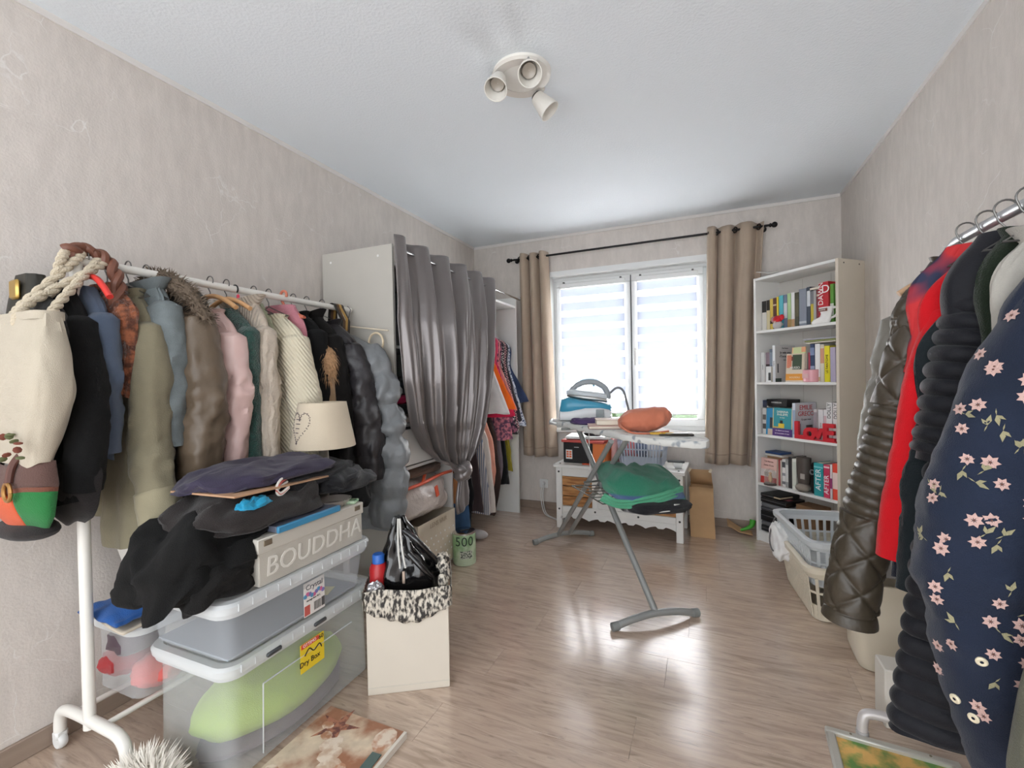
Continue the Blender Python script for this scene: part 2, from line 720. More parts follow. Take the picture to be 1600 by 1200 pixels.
fr = MB()
ring_frame(fr, WX0, WX1, WZ0, WZ1, YF + .09, YF + .16, .045)
obj('window_frame', fr, M_pvc, win)
XM = -.575
SASH = ((WX0 + .04, XM - .003), (XM + .003, WX1 - .04))
M_glass = bpy.data.materials.new('window_glass')
M_glass.use_nodes = True
_n, _l = M_glass.node_tree.nodes, M_glass.node_tree.links
_t = _n.new('ShaderNodeBsdfTransparent')
_g = _n.new('ShaderNodeBsdfGlossy')
_g.inputs['Roughness'].default_value = 0.02
_m = _n.new('ShaderNodeMixShader')
_m.inputs[0].default_value = 0.06
_l.new(_t.outputs[0], _m.inputs[1])
_l.new(_g.outputs[0], _m.inputs[2])
_l.new(_m.outputs[0], _n['Material Output'].inputs['Surface'])
for (a, b) in SASH:
    sm = MB()
    ring_frame(sm, a, b, WZ0 + .04, WZ1 - .04, YF + .07, YF + .13, .062)
    s = obj('sash', sm, M_pvc, win)
    obj('pane', MB().box(((a + b) / 2, YF + .11, (WZ0 + WZ1) / 2), (b - a - .12, .006, WZ1 - WZ0 - .2)), M_glass, s, 0)
obj('sash_seal', MB().box((XM, YF + .075, (WZ0 + WZ1) / 2), (.005, .02, WZ1 - WZ0 - .1)), cmat((60, 60, 64), .6), win)
hd = MB().box((XM + .035, YF + .066, 1.42), (.028, .01, .07), .004)
hd.tube([(XM + .035, YF + .06, 1.42), (XM + .035, YF + .03, 1.42)], .008)
hd.box((XM + .035, YF + .028, 1.37), (.02, .014, .13), .005)
obj('window_handle', hd, M_whiteplastic, win)
obj('window_sill', MB().box(((WX0 + WX1) / 2, YF + .03, WZ0 - .012), (WX1 - WX0 + .05, .17, .026), .005), M_white, win)
rv = MB()                                           # white reveal lining of the opening
rv.box((WX0 + .006, YF + .045, (WZ0 + WZ1) / 2), (.012, .1, WZ1 - WZ0))
rv.box((WX1 - .006, YF + .045, (WZ0 + WZ1) / 2), (.012, .1, WZ1 - WZ0))
rv.box(((WX0 + WX1) / 2, YF + .045, WZ1 - .006), (WX1 - WX0, .1, .012))
rv.box(((WX0 + WX1) / 2, YF - .004, WZ1 + .012), (WX1 - WX0 + .05, .012, .045))
obj('window_lining', rv, M_pvc, win)


def translucent(name, rgb, tr, mixop=0.0):
    m = bpy.data.materials.new(name)
    m.use_nodes = True
    N, L = m.node_tree.nodes, m.node_tree.links
    d = N.new('ShaderNodeBsdfDiffuse')
    d.inputs[0].default_value = lin(rgb)
    t = N.new('ShaderNodeBsdfTranslucent')
    t.inputs[0].default_value = lin(rgb)
    x = N.new('ShaderNodeMixShader')
    x.inputs[0].default_value = tr
    L.new(d.outputs[0], x.inputs[1])
    L.new(t.outputs[0], x.inputs[2])
    p = N.new('ShaderNodeBsdfTransparent')
    x2 = N.new('ShaderNodeMixShader')
    x2.inputs[0].default_value = mixop
    L.new(x.outputs[0], x2.inputs[1])
    L.new(p.outputs[0], x2.inputs[2])
    L.new(x2.outputs[0], N['Material Output'].inputs['Surface'])
    return m


M_band = translucent('blind_band_fabric', (214, 219, 230), .22)
M_sheer = translucent('blind_sheer_fabric', (246, 246, 248), .75, .12)
for k, (a, b) in enumerate(SASH):
    x0, x1 = a + .05, b - .05
    t = thing('zebra_blind', ('white zebra roller blind on the window sash beside the brown curtain by the wardrobe',
                              'white zebra roller blind on the window sash with the handle')[k], 'blind',
              ((x0 + x1) / 2, YF + .055, .9), 0, 'zebra blinds')
    obj('cassette', MB().box(((x0 + x1) / 2, YF + .052, 2.045), (x1 - x0 + .02, .034, .045), .006), M_pvc, t)
    for sx in (x0 + .03, x1 - .03):
        obj('clip', MB().box((sx, YF + .056, 2.072), (.016, .03, .02), .003), cmat((90, 90, 90), .5), t)
    z = 2.02
    i = 0
    zb = .895 if k else .90
    while z > zb:
        hgt = .075 if i % 2 == 0 else .052
        z1 = max(z - hgt, zb)
        f = MB().box(((x0 + x1) / 2, YF + .056 - .002 * (i % 2), (z + z1) / 2), (x1 - x0, .0012, z - z1 - .001))
        obj('slat', f, M_band if i % 2 == 0 else M_sheer, t, 0)
        z = z1
        i += 1
    obj('bottom_bar', MB().box(((x0 + x1) / 2, YF + .056, zb - .006), (x1 - x0, .012, .014), .004), M_pvc, t)

# wall socket with plug
so = thing('wall_socket', 'white wall socket with a plugged cable beside the white bench', 'socket', (-1.377, YF - .004, .2))
obj('cover_plate', MB().box((-1.377, YF - .005, .235), (.08, .01, .08), .003), M_whiteplastic, so)
pl = thing('white_cable', 'white cable plugged in the wall socket and running along the floor', 'cable', (-1.377, YF - .03, 0))
obj('plug', MB().lathe([(.001, .035), (.016, .033), (.019, 0)], (-1.377, YF - .012, .243), 14,
                       Matrix.Rotation(PI / 2, 3, 'X')), M_whiteplastic, pl)
for dx in (0, .018):
    obj('cord', MB().tube(smooth_path([(-1.38 + dx, 3.9, .23), (-1.385 + dx, 3.87, .15), (-1.36 + dx, 3.83, .05),
                                       (-1.3 + dx, 3.74, .012), (-1.2 + dx, 3.66, .008), (-1.12, 3.56 + dx, .03),
                                       (-1.05, 3.42 + dx, .12)], 26), .0045, 8), M_whiteplastic, pl)

# ceiling lamp: ring plate with three spot heads
cl = thing('ceiling_spotlight', 'white round ceiling lamp with three swivel spot heads', 'lamp', (-.72, 1.79, 2.5))
cx, cy = -.69, 1.79
obj('ceiling_plate', MB().lathe([(.001, 2.472), (.105, 2.474), (.118, 2.482), (.122, 2.5)], (cx, cy, 0), 36), M_white_metal, cl)
rg = []
for i in range(33):
    a = math.radians(60 + 260 * i / 32)
    c, s = math.cos(a), math.sin(a)
    rg.append([Vector((cx + r * c, cy + r * s, z)) for r, z in ((.088, 2.472), (.125, 2.472), (.128, 2.485), (.085, 2.485))])
obj('trim_ring', MB().loft(rg), mat('lamp_ring', (214, 208, 200), .4), cl)
M_lampin = mat('lamp_inside', (196, 190, 178), .5)
for k, (dx, dy, d) in enumerate((( -.07, -.085, Vector((.05, -.55, -.83))), (.065, -.10, Vector((.3, -.6, -.75))),
                                 (.035, .1, Vector((.62, .18, -.78))))):
    d = d.normalized()
    R = d.to_track_quat('Z', 'Y').to_matrix()
    p = Vector((cx + dx, cy + dy, 2.44))
    st = obj('stem', MB().tube([(cx + dx, cy + dy, 2.48), p], .008), M_steel, cl)
    hd = obj('spot_head', MB().lathe([(.001, -.012), (.028, -.01), (.032, 0), (.047, .075), (.0475, .08), (.044, .08),
                                      (.030, .012), (.001, .01)], p, 28, R), M_white_metal, cl)
    obj('bulb', MB().lathe([(.001, .03), (.02, .032), (.027, .038), (.0285, .03), (.02, .01)], p, 20, R),
        mat('lamp_bulb', (176, 168, 158), .25), hd)
    obj('bulb_socket', MB().lathe([(.02, -.02), (.024, -.012), (.024, 0)], p, 16, R), cmat((70, 66, 62), .5), hd)
# ---------------------------------------------------------------- wardrobe with its curtain
WY0, WY1, WXF, WXB, WTOP = 2.0, 3.755, -1.545, XL + .015, 1.955
wd = thing('open_wardrobe', 'tall white open wardrobe with a grey curtain on its chrome rod', 'wardrobe', ((WXF + WXB) / 2, (WY0 + WY1) / 2, 0))
WD = WXF - WXB
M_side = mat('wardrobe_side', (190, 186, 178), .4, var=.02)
sp = obj('side_panel', MB().box(((WXF + WXB) / 2, WY0 + .009, WTOP / 2), (WD, .018, WTOP), .001), M_side, wd)
sp['label'] = 'plain side panel facing the clothes rack'
obj('side_panel', MB().box(((WXF + WXB) / 2, WY1 - .009, WTOP / 2 - .01), (WD, .018, WTOP - .02), .001), M_white, wd)
obj('divider', MB().box(((WXF + WXB) / 2 - .01, 2.615, .92), (WD - .02, .018, 1.84), .001), M_white, wd)
obj('top_panel', MB().box(((WXF + WXB) / 2, (WY0 + WY1) / 2, 1.85), (WD - .01, WY1 - WY0 - .04, .018), .001), M_white, wd)
obj('back_panel', MB().box((WXB + .004, (WY0 + WY1) / 2, .93), (.006, WY1 - WY0 - .04, 1.84)), M_white, wd)
obj('plinth', MB().box(((WXF + WXB) / 2, (WY0 + 2.615) / 2, .03), (WD - .02, .58, .018)), M_white, wd)
for z in (.705, .955, 1.4):
    obj('shelf', MB().box(((WXF + WXB) / 2 - .01, 2.311, z), (WD - .03, .588, .018), .001), M_white, wd)
dr = obj('drawer', MB().box((WXF - .012, 2.311, .83), (.018, .584, .205), .002), M_white, wd)
dr['label'] = 'plain white drawer front'
for zz in (1.72, .93):
    obj('hanging_rail', MB().tube([(-1.80, 2.625, zz), (-1.80, WY1 - .02, zz)], .012, 12), M_chrome, wd)
for (px, pz) in ((-1.98, 1.90), (-1.64, 1.90), (-1.98, .72), (-1.64, .72)):
    obj('cover_cap', MB().lathe([(.001, .002), (.006, .0015), (.007, 0)], (px, WY0 - .0005, pz), 10, Matrix.Rotation(PI / 2, 3, 'X')), M_white, sp)
rodz = 1.925
rd = obj('curtain_rod', MB().tube([(WXF + .03, WY0 - .01, rodz), (WXF + .03, WY1, rodz - .01)], .0085, 12), M_chrome, wd)
for yy in (WY0 - .004, WY1 - .004):
    obj('rod_cup', MB().lathe([(.001, .006), (.015, .006), (.017, -.006)], (WXF + .03, yy, rodz), 16, Matrix.Rotation(PI / 2, 3, 'X')), M_chrome, rd)

M_satin = mat('grey_satin', (122, 116, 115), .3, metal=.45, sheen=.2, spec=.6, var=.03, bump=.06, bscale=300)
CX = WXF + .035
lk = [(0, 1.955), (.33, 1.93), (.57, 1.97), (.76, 2.045), (.87, 2.155), (.94, 2.29), (1, 2.52)]
rk = [(0, 3.22), (.3, 3.09), (.6, 3.0), (.8, 2.93), (.9, 2.85), (.96, 2.75), (1, 2.64)]


def wcurtain(u, v):
    zt, zb = 1.985, .615
    yl, yr = keyed(lk, v)[0], keyed(rk, v)[0]
    cy = 2.58
    uu = u
    yy = lerp(yl, yr, uu)
    sag = .12 * (4 * uu * (1 - uu)) * v ** 3         # the gathered middle hangs, the sides sweep in
    z = lerp(zt, zb, v) + .055 * (1 - 4 * uu * (1 - uu)) * v ** 5 - sag * .15
    ph = uu * 5.5 * 2 * PI + .35
    amp = lerp(.042, .030, v) * (1 - .45 * max(0, v - .75) / .25)
    fold = math.copysign(abs(math.sin(ph)) ** .75, math.sin(ph)) + .45 * math.sin(2.3 * ph + 1.3 + 2.0 * v) * min(1, v * 2.5) + \
        .34 * math.sin(4.7 * ph + 3 * v) * min(1, v * 1.5)
    bell = .07 * math.sin(PI * min(1, v * 1.0)) * (4 * uu * (1 - uu)) ** .5
    x = CX - .005 + .025 * min(1, v * 4) + amp * fold + bell + .012 * nz(yy * 5, z * 2, 1.3)
    return Vector((x, yy + .012 * math.cos(ph) * v, z))


wc = thing('wardrobe_curtain', 'grey satin curtain on the wardrobe rod, knotted at its foot', 'curtain', (CX, 2.65, .4))
obj('curtain_cloth', MB().grid(wcurtain, 260, 70), M_satin, wc, 60, solid=.003)
kn = MB()
kn.ball((CX + .045, 2.575, .605), (.055, .07, .06), 24, 16, None,
        lambda d: 1 + .14 * math.sin(5 * math.atan2(d.y, d.z)) + .1 * nz(d.x, d.y, d.z, 3))
kn.tube(smooth_path([(CX + .03, 2.53, .56), (CX + .085, 2.57, .61), (CX + .05, 2.63, .655)], 12), [.02 + .012 * math.sin(i / 12 * PI) for i in range(13)], 10)
obj('knot', kn, M_satin, wc, 60)


def tail(u, v):
    a = 2 * PI * u
    w = lerp(.035, .105, min(1, v * 1.6)) * (1 - .35 * max(0, v - .8) / .2)
    f = 1 + .18 * math.sin(5 * a + 2 * v) + .1 * math.sin(3 * a)
    return Vector((CX + .05 + .022 * f * math.sin(a) * (1 + v * .5), 2.575 + (-.015 * v) + w * f * math.cos(a) * .62,
                   .60 - .23 * v + .05 * math.cos(a - .6) * max(0, v - .4)))


obj('curtain_tail', MB().grid(tail, 48, 24), M_satin, wc, 60, solid=.003)
for i in range(1, 12):
    uu = (i * PI - .35) / (2 * PI * 5.5)
    if not .02 < uu < .98:
        continue
    sg = 1 if i % 2 == 0 else -1
    R = Vector((sg, -1.0, 0)).to_track_quat('Z', 'Y').to_matrix()
    obj('eyelet', MB().lathe([(.016, -.004), (.026, -.004), (.027, 0), (.026, .004), (.016, .004), (.016, -.004)],
                             (WXF + .03, lerp(1.955, 3.22, uu), rodz - .002), 22, R), M_chrome, wc)


# ---------------------------------------------------------------- garments
def wave_bump(m, scale, strength, direction='Z', dist=.006, distort=1.0):
    nt = m.node_tree
    N, L = nt.nodes, nt.links
    b = N['Principled BSDF']
    tc = N.new('ShaderNodeTexCoord')
    w = N.new('ShaderNodeTexWave')
    w.bands_direction = direction
    w.inputs['Scale'].default_value = scale
    w.inputs['Distortion'].default_value = distort
    L.new(tc.outputs['Object'], w.inputs['Vector'])
    bp = N.new('ShaderNodeBump')
    bp.inputs['Strength'].default_value = strength
    bp.inputs['Distance'].default_value = dist
    L.new(w.outputs['Fac'], bp.inputs['Height'])
    if b.inputs['Normal'].links:
        L.new(b.inputs['Normal'].links[0].from_socket, bp.inputs['Normal'])
    L.new(bp.outputs[0], b.inputs['Normal'])
    return m


def offset(kind, along, arc, prm):
    """how far the cloth stands out at a point: along = distance down, arc = distance around"""
    if kind == 'rib':                                  # padded horizontal tubes
        amp, p, a0, a1 = prm
        if not a0 <= along <= a1:
            return 0
        return amp * math.sqrt(abs(math.sin(PI * (along - a0) / p)))
    if kind == 'quilt':
        amp, p, a0, a1 = prm
        if not a0 <= along <= a1:
            return 0
        q = min(abs(math.sin(PI * (along + arc) / p)), abs(math.sin(PI * (along - arc) / p)))
        return amp * (1 - math.exp(-3.2 * q))
    return 0


def garment_body(rows, y, n=56, m=64, e=2.3, fold=.006, freq=6, crumple=.006, seed=0.0, off=None, hemwave=.008):
    zt, zb = max(r[0] for r in rows), min(r[0] for r in rows)
    rings = []
    for i in range(m + 1):
        v = i / m
        z = lerp(zt, zb, v)
        ks = [keyed(rows, z + q) for q in (-.028, -.014, 0, .014, .028)]
        k = [sum(c) / 5 for c in zip(*ks)]
        xl, xr, b = k[0], k[1], k[2]
        yo = k[3] if len(k) > 3 else 0.0
        cx, a = (xl + xr) / 2, (xr - xl) / 2
        ring = []
        for j in range(n):
            t = 2 * PI * j / n
            ct, st = spow(math.cos(t), 2 / e), spow(math.sin(t), 2 / e)
            d = fold * v * math.sin(freq * t + seed * 3 + 2.2 * nz(seed, z * 2.2, t)) + \
                crumple * nz(cx + a * ct + seed, st * 3 + seed * 2, z * 3.5, 3.2) + \
                .5 * crumple * nz(a * ct * 9 + seed, st, z * 12 + seed)
            along = zt - z
            for (kd, prm) in (off or []):
                d += offset(kd, along, t * (a + b) * .55, prm)
            zz = z - (hemwave * math.sin(3 * t + seed) if i == m else 0)
            ring.append(Vector((cx + a * ct + d * math.cos(t), y + yo + b * st + d * math.sin(t), zz)))
        rings.append(ring)
    last = rings[-1]
    c = sum(last, Vector()) / n
    rings.append([c + (p - c) * .93 + Vector((0, 0, .02)) for p in last])
    return MB().loft(rings)


def garment_sleeve(path, y, n=28, m=60, crumple=.008, seed=0.0, off=None, elbow=.5, e=2.0):
    """path: (x, z, radius across, radius along the rail[, shift along the rail])"""
    pts = smooth_path([tuple(p) + (0.0,) * (5 - len(p)) for p in path], m)
    rings = []
    s = 0.0
    for i, p in enumerate(pts):
        q0, q1 = pts[max(i - 1, 0)], pts[min(i + 1, m)]
        t = Vector((q1[0] - q0[0], 0, q1[1] - q0[1])).normalized()
        if i:
            s += math.hypot(p[0] - pts[i - 1][0], p[1] - pts[i - 1][1])
        a = Vector((t.z, 0, -t.x))
        b = Vector((0, 1, 0))
        c = Vector((p[0], y + p[4], p[1]))
        v = i / m
        ring = []
        for j in range(n):
            th = 2 * PI * j / n
            ct, st = spow(math.cos(th), 2 / e), spow(math.sin(th), 2 / e)
            w = crumple * (nz(ct * 1.2 + seed, st * 1.2, s * 9 + seed * 3) +
                           .8 * nz(ct * 2 + seed, st * 2 + seed, s * 20) + .5 * nz(ct * 4 + seed, st * 4, s * 34 + ct * 3)) * (.5 + math.exp(-((v - elbow) / .22) ** 2))
            for (kd, prm) in (off or []):
                w += offset(kd, s, th * (p[2] + p[3]) * .5, prm)
            r = Vector((0, 0, 0)) + a * (p[2] * ct + w * math.cos(th)) + b * (p[3] * st + w * math.sin(th))
            ring.append(c + r)
        rings.append(ring)
    c = sum(rings[-1], Vector()) / n
    rings.append([c + (p - c) * .86 + (p - c).normalized() * 0 + Vector((0, 0, .012)) for p in rings[-1]])
    c0 = sum(rings[0], Vector()) / n
    rings.insert(0, [c0 + (p - c0) * .55 + (c0 - sum(rings[1], Vector()) / n).normalized() * .02 for p in rings[0]])
    return MB().loft(rings)


def collar_band(cx, y, z, a, b, h, flare=1.15, th=.006, tilt=0.0, crumple=.004, seed=0.0, n=36):
    rings = []
    for k, (fz, fr) in enumerate(((0, 1.0), (.5, (1 + flare) / 2), (1, flare), (1.03, flare * .93), (.5, .9), (0, .88))):
        ring = []
        for j in range(n):
            t = 2 * PI * j / n
            w = crumple * nz(math.cos(t) * 2 + seed, math.sin(t) * 2, fz * 2)
            dip = .45 * max(0, -math.sin(t)) ** 2 * h * fz       # lower at the front opening
            ring.append(Vector((cx + (a * fr + w) * math.cos(t), y + (b * fr + w) * math.sin(t),
                                z + h * fz - dip + tilt * math.cos(t))))
        rings.append(ring)
    return MB().loft(rings, True, False, False)


def fur_strands(mb, centres, rad, count, length, seed=1, down=.4):
    rnd = random.Random(seed)
    C = [Vector(c) for c in centres]
    for _ in range(count):
        i = rnd.randrange(len(C) - 1)
        c = C[i].lerp(C[i + 1], rnd.random())
        d = Vector((rnd.gauss(0, 1), rnd.gauss(0, 1), rnd.gauss(0, 1))).normalized()
        p = c + d * rad * rnd.uniform(.7, 1)
        tip = p + (d + Vector((0, 0, -down))).normalized() * length * rnd.uniform(.6, 1.25)
        s = d.orthogonal().normalized() * .0022
        mid = p.lerp(tip, .5) + d * length * .12
        mb.add([p - s, p + s, mid + s * .7, mid - s * .7, tip], [(0, 1, 2, 3), (3, 2, 4)])
    return mb


RAILX, RAILZ = -1.82, 1.61


def hanger(x, y, z, label, m=None, arm=.19, drop=.09, r=.0022, hook_r=.019, solid=False, hanger_name='clothes_hanger', group=None, yaw=0.0):
    """hook over the rail at (x, y, z) and two shoulder arms"""
    m = m or M_wire
    t = thing(hanger_name, label, 'hanger', (x, y, z - drop - .06), yaw, group)
    R = Matrix.Rotation(yaw, 3, 'Z')
    o = Vector((x, y, z))
    hk = [o + R @ Vector((hook_r * math.cos(math.radians(a)), 0, hook_r * math.sin(math.radians(a)) + .003)) for a in range(-30, 211, 20)]
    hk = hk + [o + R @ Vector((-hook_r * .6, 0, -.025)), o + R @ Vector((0, 0, -.042)), o + R @ Vector((0, 0, -.06))]
    obj('hook', MB().tube(hk, r, 8), M_wire if solid else m, t)
    k = MB()
    if solid:
        k.tube(smooth_path([tuple(o + R @ Vector((-arm, 0, -.06 - drop))), tuple(o + R @ Vector((-arm * .5, 0, -.075))), tuple(o + R @ Vector((0, 0, -.058))),
                            tuple(o + R @ Vector((arm * .5, 0, -.075))), tuple(o + R @ Vector((arm, 0, -.06 - drop)))], 20), .0095, 10)
    else:
        k.tube([o + R @ Vector(q) for q in ((0, 0, -.06), (arm, 0, -.06 - drop), (-arm, 0, -.06 - drop), (0, 0, -.06))], r * 1.2, 8)
    obj('shoulder_arms', k, m, t)
    return t


def jacket(name, label, cat, y, m, xl=-2.03, xr=-1.68, zn=1.545, zs=1.47, hem=.9, b=.045, sleeve=None, other=True, cuff=None,
           collar=None, neck=.06, hemx=None, group=None, off=None, soff=None, seed=None, sm=None, fold=.006, crumple=.006,
           selbow=.5, side=1, e=2.3, scr=.008, mres=64, bm_yo=0.0, body_n=56, sn=28):
    """a garment on a hanger in the plane y: body, one sleeve each side, collar and cuffs"""
    cx = (xl + xr) / 2
    seed = seed if seed is not None else y * 7.3
    t = thing(name, label, cat, (cx, y, hem), 0, group)
    hx = hemx or (xl + .03, xr - .03)
    rows = [(zn, cx - neck, cx + neck, .028), (zn - .025, cx - neck - .03, cx + neck + .03, .036), (zs, xl + .03, xr - .03, b * .9),
            (zs - .06, xl + .015, xr - .015, b), (zs - .2, xl + .03, xr - .03, b), (hem, hx[0], hx[1], b * 1.05)]
    obj('body', garment_body(rows, y + bm_yo, seed=seed, off=off, fold=fold, crumple=crumple, e=e, m=mres, n=body_n), m, t, 60)
    if sleeve:
        near, far = sleeve, [(2 * cx - p[0],) + tuple(p[1:]) for p in sleeve]
        far = [(max(p[0], XL + .02 + p[2]) if side > 0 else min(p[0], XR - .02 - p[2]),) + tuple(p[1:]) for p in far]
        sl = obj('sleeve', garment_sleeve(near, y, n=sn, seed=seed, off=soff, elbow=selbow, crumple=scr, m=mres), sm or m, t, 60)
        if cuff:
            cm, h, fl = cuff
            (x0, z0), (x1, z1) = near[-2][:2], near[-1][:2]
            d = Vector((x1 - x0, 0, z1 - z0)).normalized()
            ra, rb = near[-1][2], near[-1][3]
            yo = near[-1][4] if len(near[-1]) > 4 else 0
            pts = [(x1 - d.x * h + d.x * h * q, z1 - d.z * h + d.z * h * q, ra * fl, rb * fl, yo) for q in (0, .33, .66, 1.0)]
            obj('cuff', garment_sleeve(pts, y, seed=seed + 2, crumple=.004, m=12), cm, sl, 60)
        if other:
            obj('sleeve', garment_sleeve(far, y, seed=seed + 5, off=soff, elbow=selbow, crumple=scr, m=40), sm or m, t, 60)
    if collar:
        h, fl, cm = collar
        obj('collar', collar_band(cx, y, zn - .035, neck + .012, .04, h, fl, seed=seed), cm or m, t, 60)
    return t


# colours of the clothes on the white rack
C_black = cloth('black_wool', (10, 10, 11), bump=.5, bscale=500, sheen=.03)
C_slate = cloth('slate_felt', (84, 96, 116), bump=.5, bscale=600)
C_rust = mat('rust_fur_fabric', (150, 88, 58), .95, rgb2=(84, 46, 30), pat='noise', pscale=34, bump=1.0, bscale=90, sheen=.3)
C_olive = cloth('olive_cotton', (128, 121, 100), bscale=240, bump=.25, wrinkle=.7)
C_denim = cloth('washed_denim', (112, 120, 122), var=.28, vscale=14, bscale=420)
C_parka = mat('brown_parka_shell', (98, 84, 69), .42, var=.14, vscale=7, wrinkle=.8, bump=.12, bscale=40, spec=.45)
C_pink = mat('blush_satin', (214, 182, 176), .36, var=.06, wrinkle=.8, bump=.12, bscale=40, spec=.55)
C_green = mat('dark_green_bouclé'.replace('é', 'e'), (10, 66, 56), .8, var=.5, vscale=60, bump=1.0, bscale=220, sheen=.4)
C_cable = wave_bump(cloth('oat_cable_knit', (206, 192, 176), var=.1, vscale=30, bscale=260, bump=.5), 26, .7, 'X', .008, 3)
C_cream = wave_bump(cloth('cream_rib_knit', (222, 212, 188), var=.06, bscale=300, bump=.3), 30, .6, 'DIAGONAL', .006, .6)
C_sage = cloth('sage_knit', (176, 178, 150), var=.1, bump=.8, bscale=160)
C_rose = cloth('rose_knit', (196, 128, 140), var=.12, bump=.8, bscale=200)
C_jet = cloth('jet_black_cotton', (12, 12, 13), sheen=.03)
C_furcoat = cloth('black_brown_coat', (18, 15, 14), bump=.5, sheen=.03)
C_dpuff = mat('charcoal_padded_nylon', (44, 41, 44), .4, var=.1, wrinkle=.9, wscale=11, bump=.25, bscale=30, spec=.5)
C_puff = mat('grey_padded_nylon', (124, 127, 130), .42, var=.08, wrinkle=1.0, wscale=11, bump=.3, bscale=28, spec=.5)
C_tan = cloth('tan_cotton', (150, 124, 98))

jk = jacket('wool_coat', 'black wool coat with wide lapel behind the white tote bag', 'coat', .74, C_black, hem=.86, b=.05, xr=-1.69, zs=1.43,
            sleeve=[(-1.735, 1.40, .05, .045), (-1.70, 1.14, .055, .05), (-1.735, .90, .05, .045)], collar=(.05, 1.1, None), zn=1.52)
lp = MB()
lp.tube(smooth_path([(-1.79, .69, 1.475), (-1.745, .685, 1.38), (-1.735, .688, 1.28), (-1.71, .69, 1.17)], 16),
        [.012 + .035 * math.sin(PI * min(1, i / 13)) for i in range(17)], 12)
obj('lapel', lp, cloth('black_lapel', (40, 39, 38), bump=.5), jk, 60)
obj('button', MB().ball((-1.688, .70, 1.185), .009, 12, 8), M_chrome, jk)
jacket('felt_jacket', 'slate blue felt jacket on the red hanger beside the rust fur vest', 'jacket', .80, C_slate, hem=.98, b=.035,
       xr=-1.70, zs=1.455, zn=1.53,
       sleeve=[(-1.735, 1.42, .04, .04), (-1.725, 1.2, .038, .045), (-1.74, 1.0, .03, .04)])
rv_ = jacket('fur_vest', 'rust brown mottled fur vest between slate and olive jackets', 'vest', .865, C_rust, hem=1.17, b=.045, xr=-1.685, zs=1.47, zn=1.55,
             hemx=(-1.98, -1.74), collar=(.04, 1.15, None), crumple=.012)
jacket('field_jacket', 'olive cotton field jacket with turned-up cuffs on the white rack', 'jacket', .925, C_olive, hem=.66, b=.05, xr=-1.70, zs=1.445, zn=1.535,
       sleeve=[(-1.755, 1.40, .07, .055), (-1.725, 1.22, .07, .06), (-1.735, 1.0, .064, .058), (-1.715, .86, .06, .056), (-1.69, .755, .058, .052)],
       cuff=(cloth('olive_cuff', (146, 138, 114), bump=.2), .10, 1.17), collar=(.045, 1.25, None))
jacket('denim_jacket', 'faded blue denim jacket with a turned-up collar on the rack', 'jacket', .98, C_denim, hem=.95, b=.042, xr=-1.70, zs=1.52, zn=1.575,
       sleeve=[(-1.745, 1.48, .062, .05), (-1.72, 1.3, .06, .052), (-1.735, 1.0, .05, .05)], collar=(.05, 1.45, None), crumple=.009, neck=.085)
pk = jacket('hooded_parka', 'shiny brown parka with a fur-edged hood on the rack', 'coat', 1.07, C_parka, hem=.66, b=.06, xr=-1.66, zs=1.48, zn=1.55,
            sleeve=[(-1.73, 1.44, .078, .068), (-1.685, 1.22, .082, .07), (-1.70, .98, .078, .07), (-1.735, .74, .066, .06)],
            crumple=.01, scr=.014)
hp = [(-1.94, 1.02, 1.56), (-1.86, 1.015, 1.605), (-1.77, 1.03, 1.58), (-1.70, 1.05, 1.52), (-1.655, 1.07, 1.44)]
hp = smooth_path(hp, 20)
hood = MB().ball((-1.80, 1.075, 1.49), (.135, .05, .085), 24, 14)
hd_ = obj('hood', hood, cloth('dark_hood_lining', (44, 38, 33)), pk, 60)
fb = MB().tube(hp, [.018 + .012 * math.sin(PI * i / 20) for i in range(21)], 12)
fur_strands(fb, hp, .026, 1500, .028, 4)
obj('fur_trim', fb, mat('brown_fur', (104, 90, 76), .9, var=.4, vscale=120), hd_, 0)
jacket('satin_shirt', 'pale pink satin shirt between the brown parka and the dark green cardigan', 'shirt', 1.195, C_pink, hem=.84, b=.045, xr=-1.655, zs=1.43, zn=1.51,
       sleeve=[(-1.71, 1.39, .06, .055), (-1.69, 1.18, .062, .055), (-1.715, .90, .056, .05)], collar=(.035, 1.2, None), crumple=.008, scr=.012)
jacket('boucle_cardigan', 'dark green sparkling boucle cardigan on the rack', 'cardigan', 1.262, C_green, hem=.84, b=.03, xr=-1.65, zs=1.455, zn=1.52,
       sleeve=[(-1.695, 1.42, .045, .04), (-1.70, 1.2, .045, .04), (-1.70, .88, .042, .04)])
jacket('cable_cardigan', 'oat coloured cable knit cardigan with ribbed shawl collar', 'cardigan', 1.335, C_cable, hem=.82, b=.05, xr=-1.655, zs=1.47, zn=1.57,
       sleeve=[(-1.71, 1.43, .055, .055), (-1.70, 1.2, .056, .055), (-1.70, .86, .055, .05)], collar=(.05, 1.5, None), neck=.085)
jacket('sage_jumper', 'pale sage knitted jumper between the oat and cream cardigans', 'jumper', 1.40, C_sage, hem=.95, b=.022, xr=-1.70, zs=1.48, zn=1.565,
       hemx=(-1.98, -1.76))
jacket('cream_cardigan', 'cream ribbed knit cardigan behind the lamp shade', 'cardigan', 1.475, C_cream, hem=.80, b=.055, xr=-1.62, zs=1.445, zn=1.525,
       sleeve=[(-1.69, 1.40, .066, .06), (-1.645, 1.2, .075, .062), (-1.62, 1.0, .074, .06), (-1.62, .80, .066, .055)], collar=(.03, 1.3, None))
jacket('rose_jumper', 'rose pink knitted jumper between the cream cardigan and the black jacket', 'jumper', 1.54, C_rose, hem=.95, b=.03, xr=-1.66, zs=1.475, zn=1.575,
       hemx=(-1.98, -1.74), neck=.075)
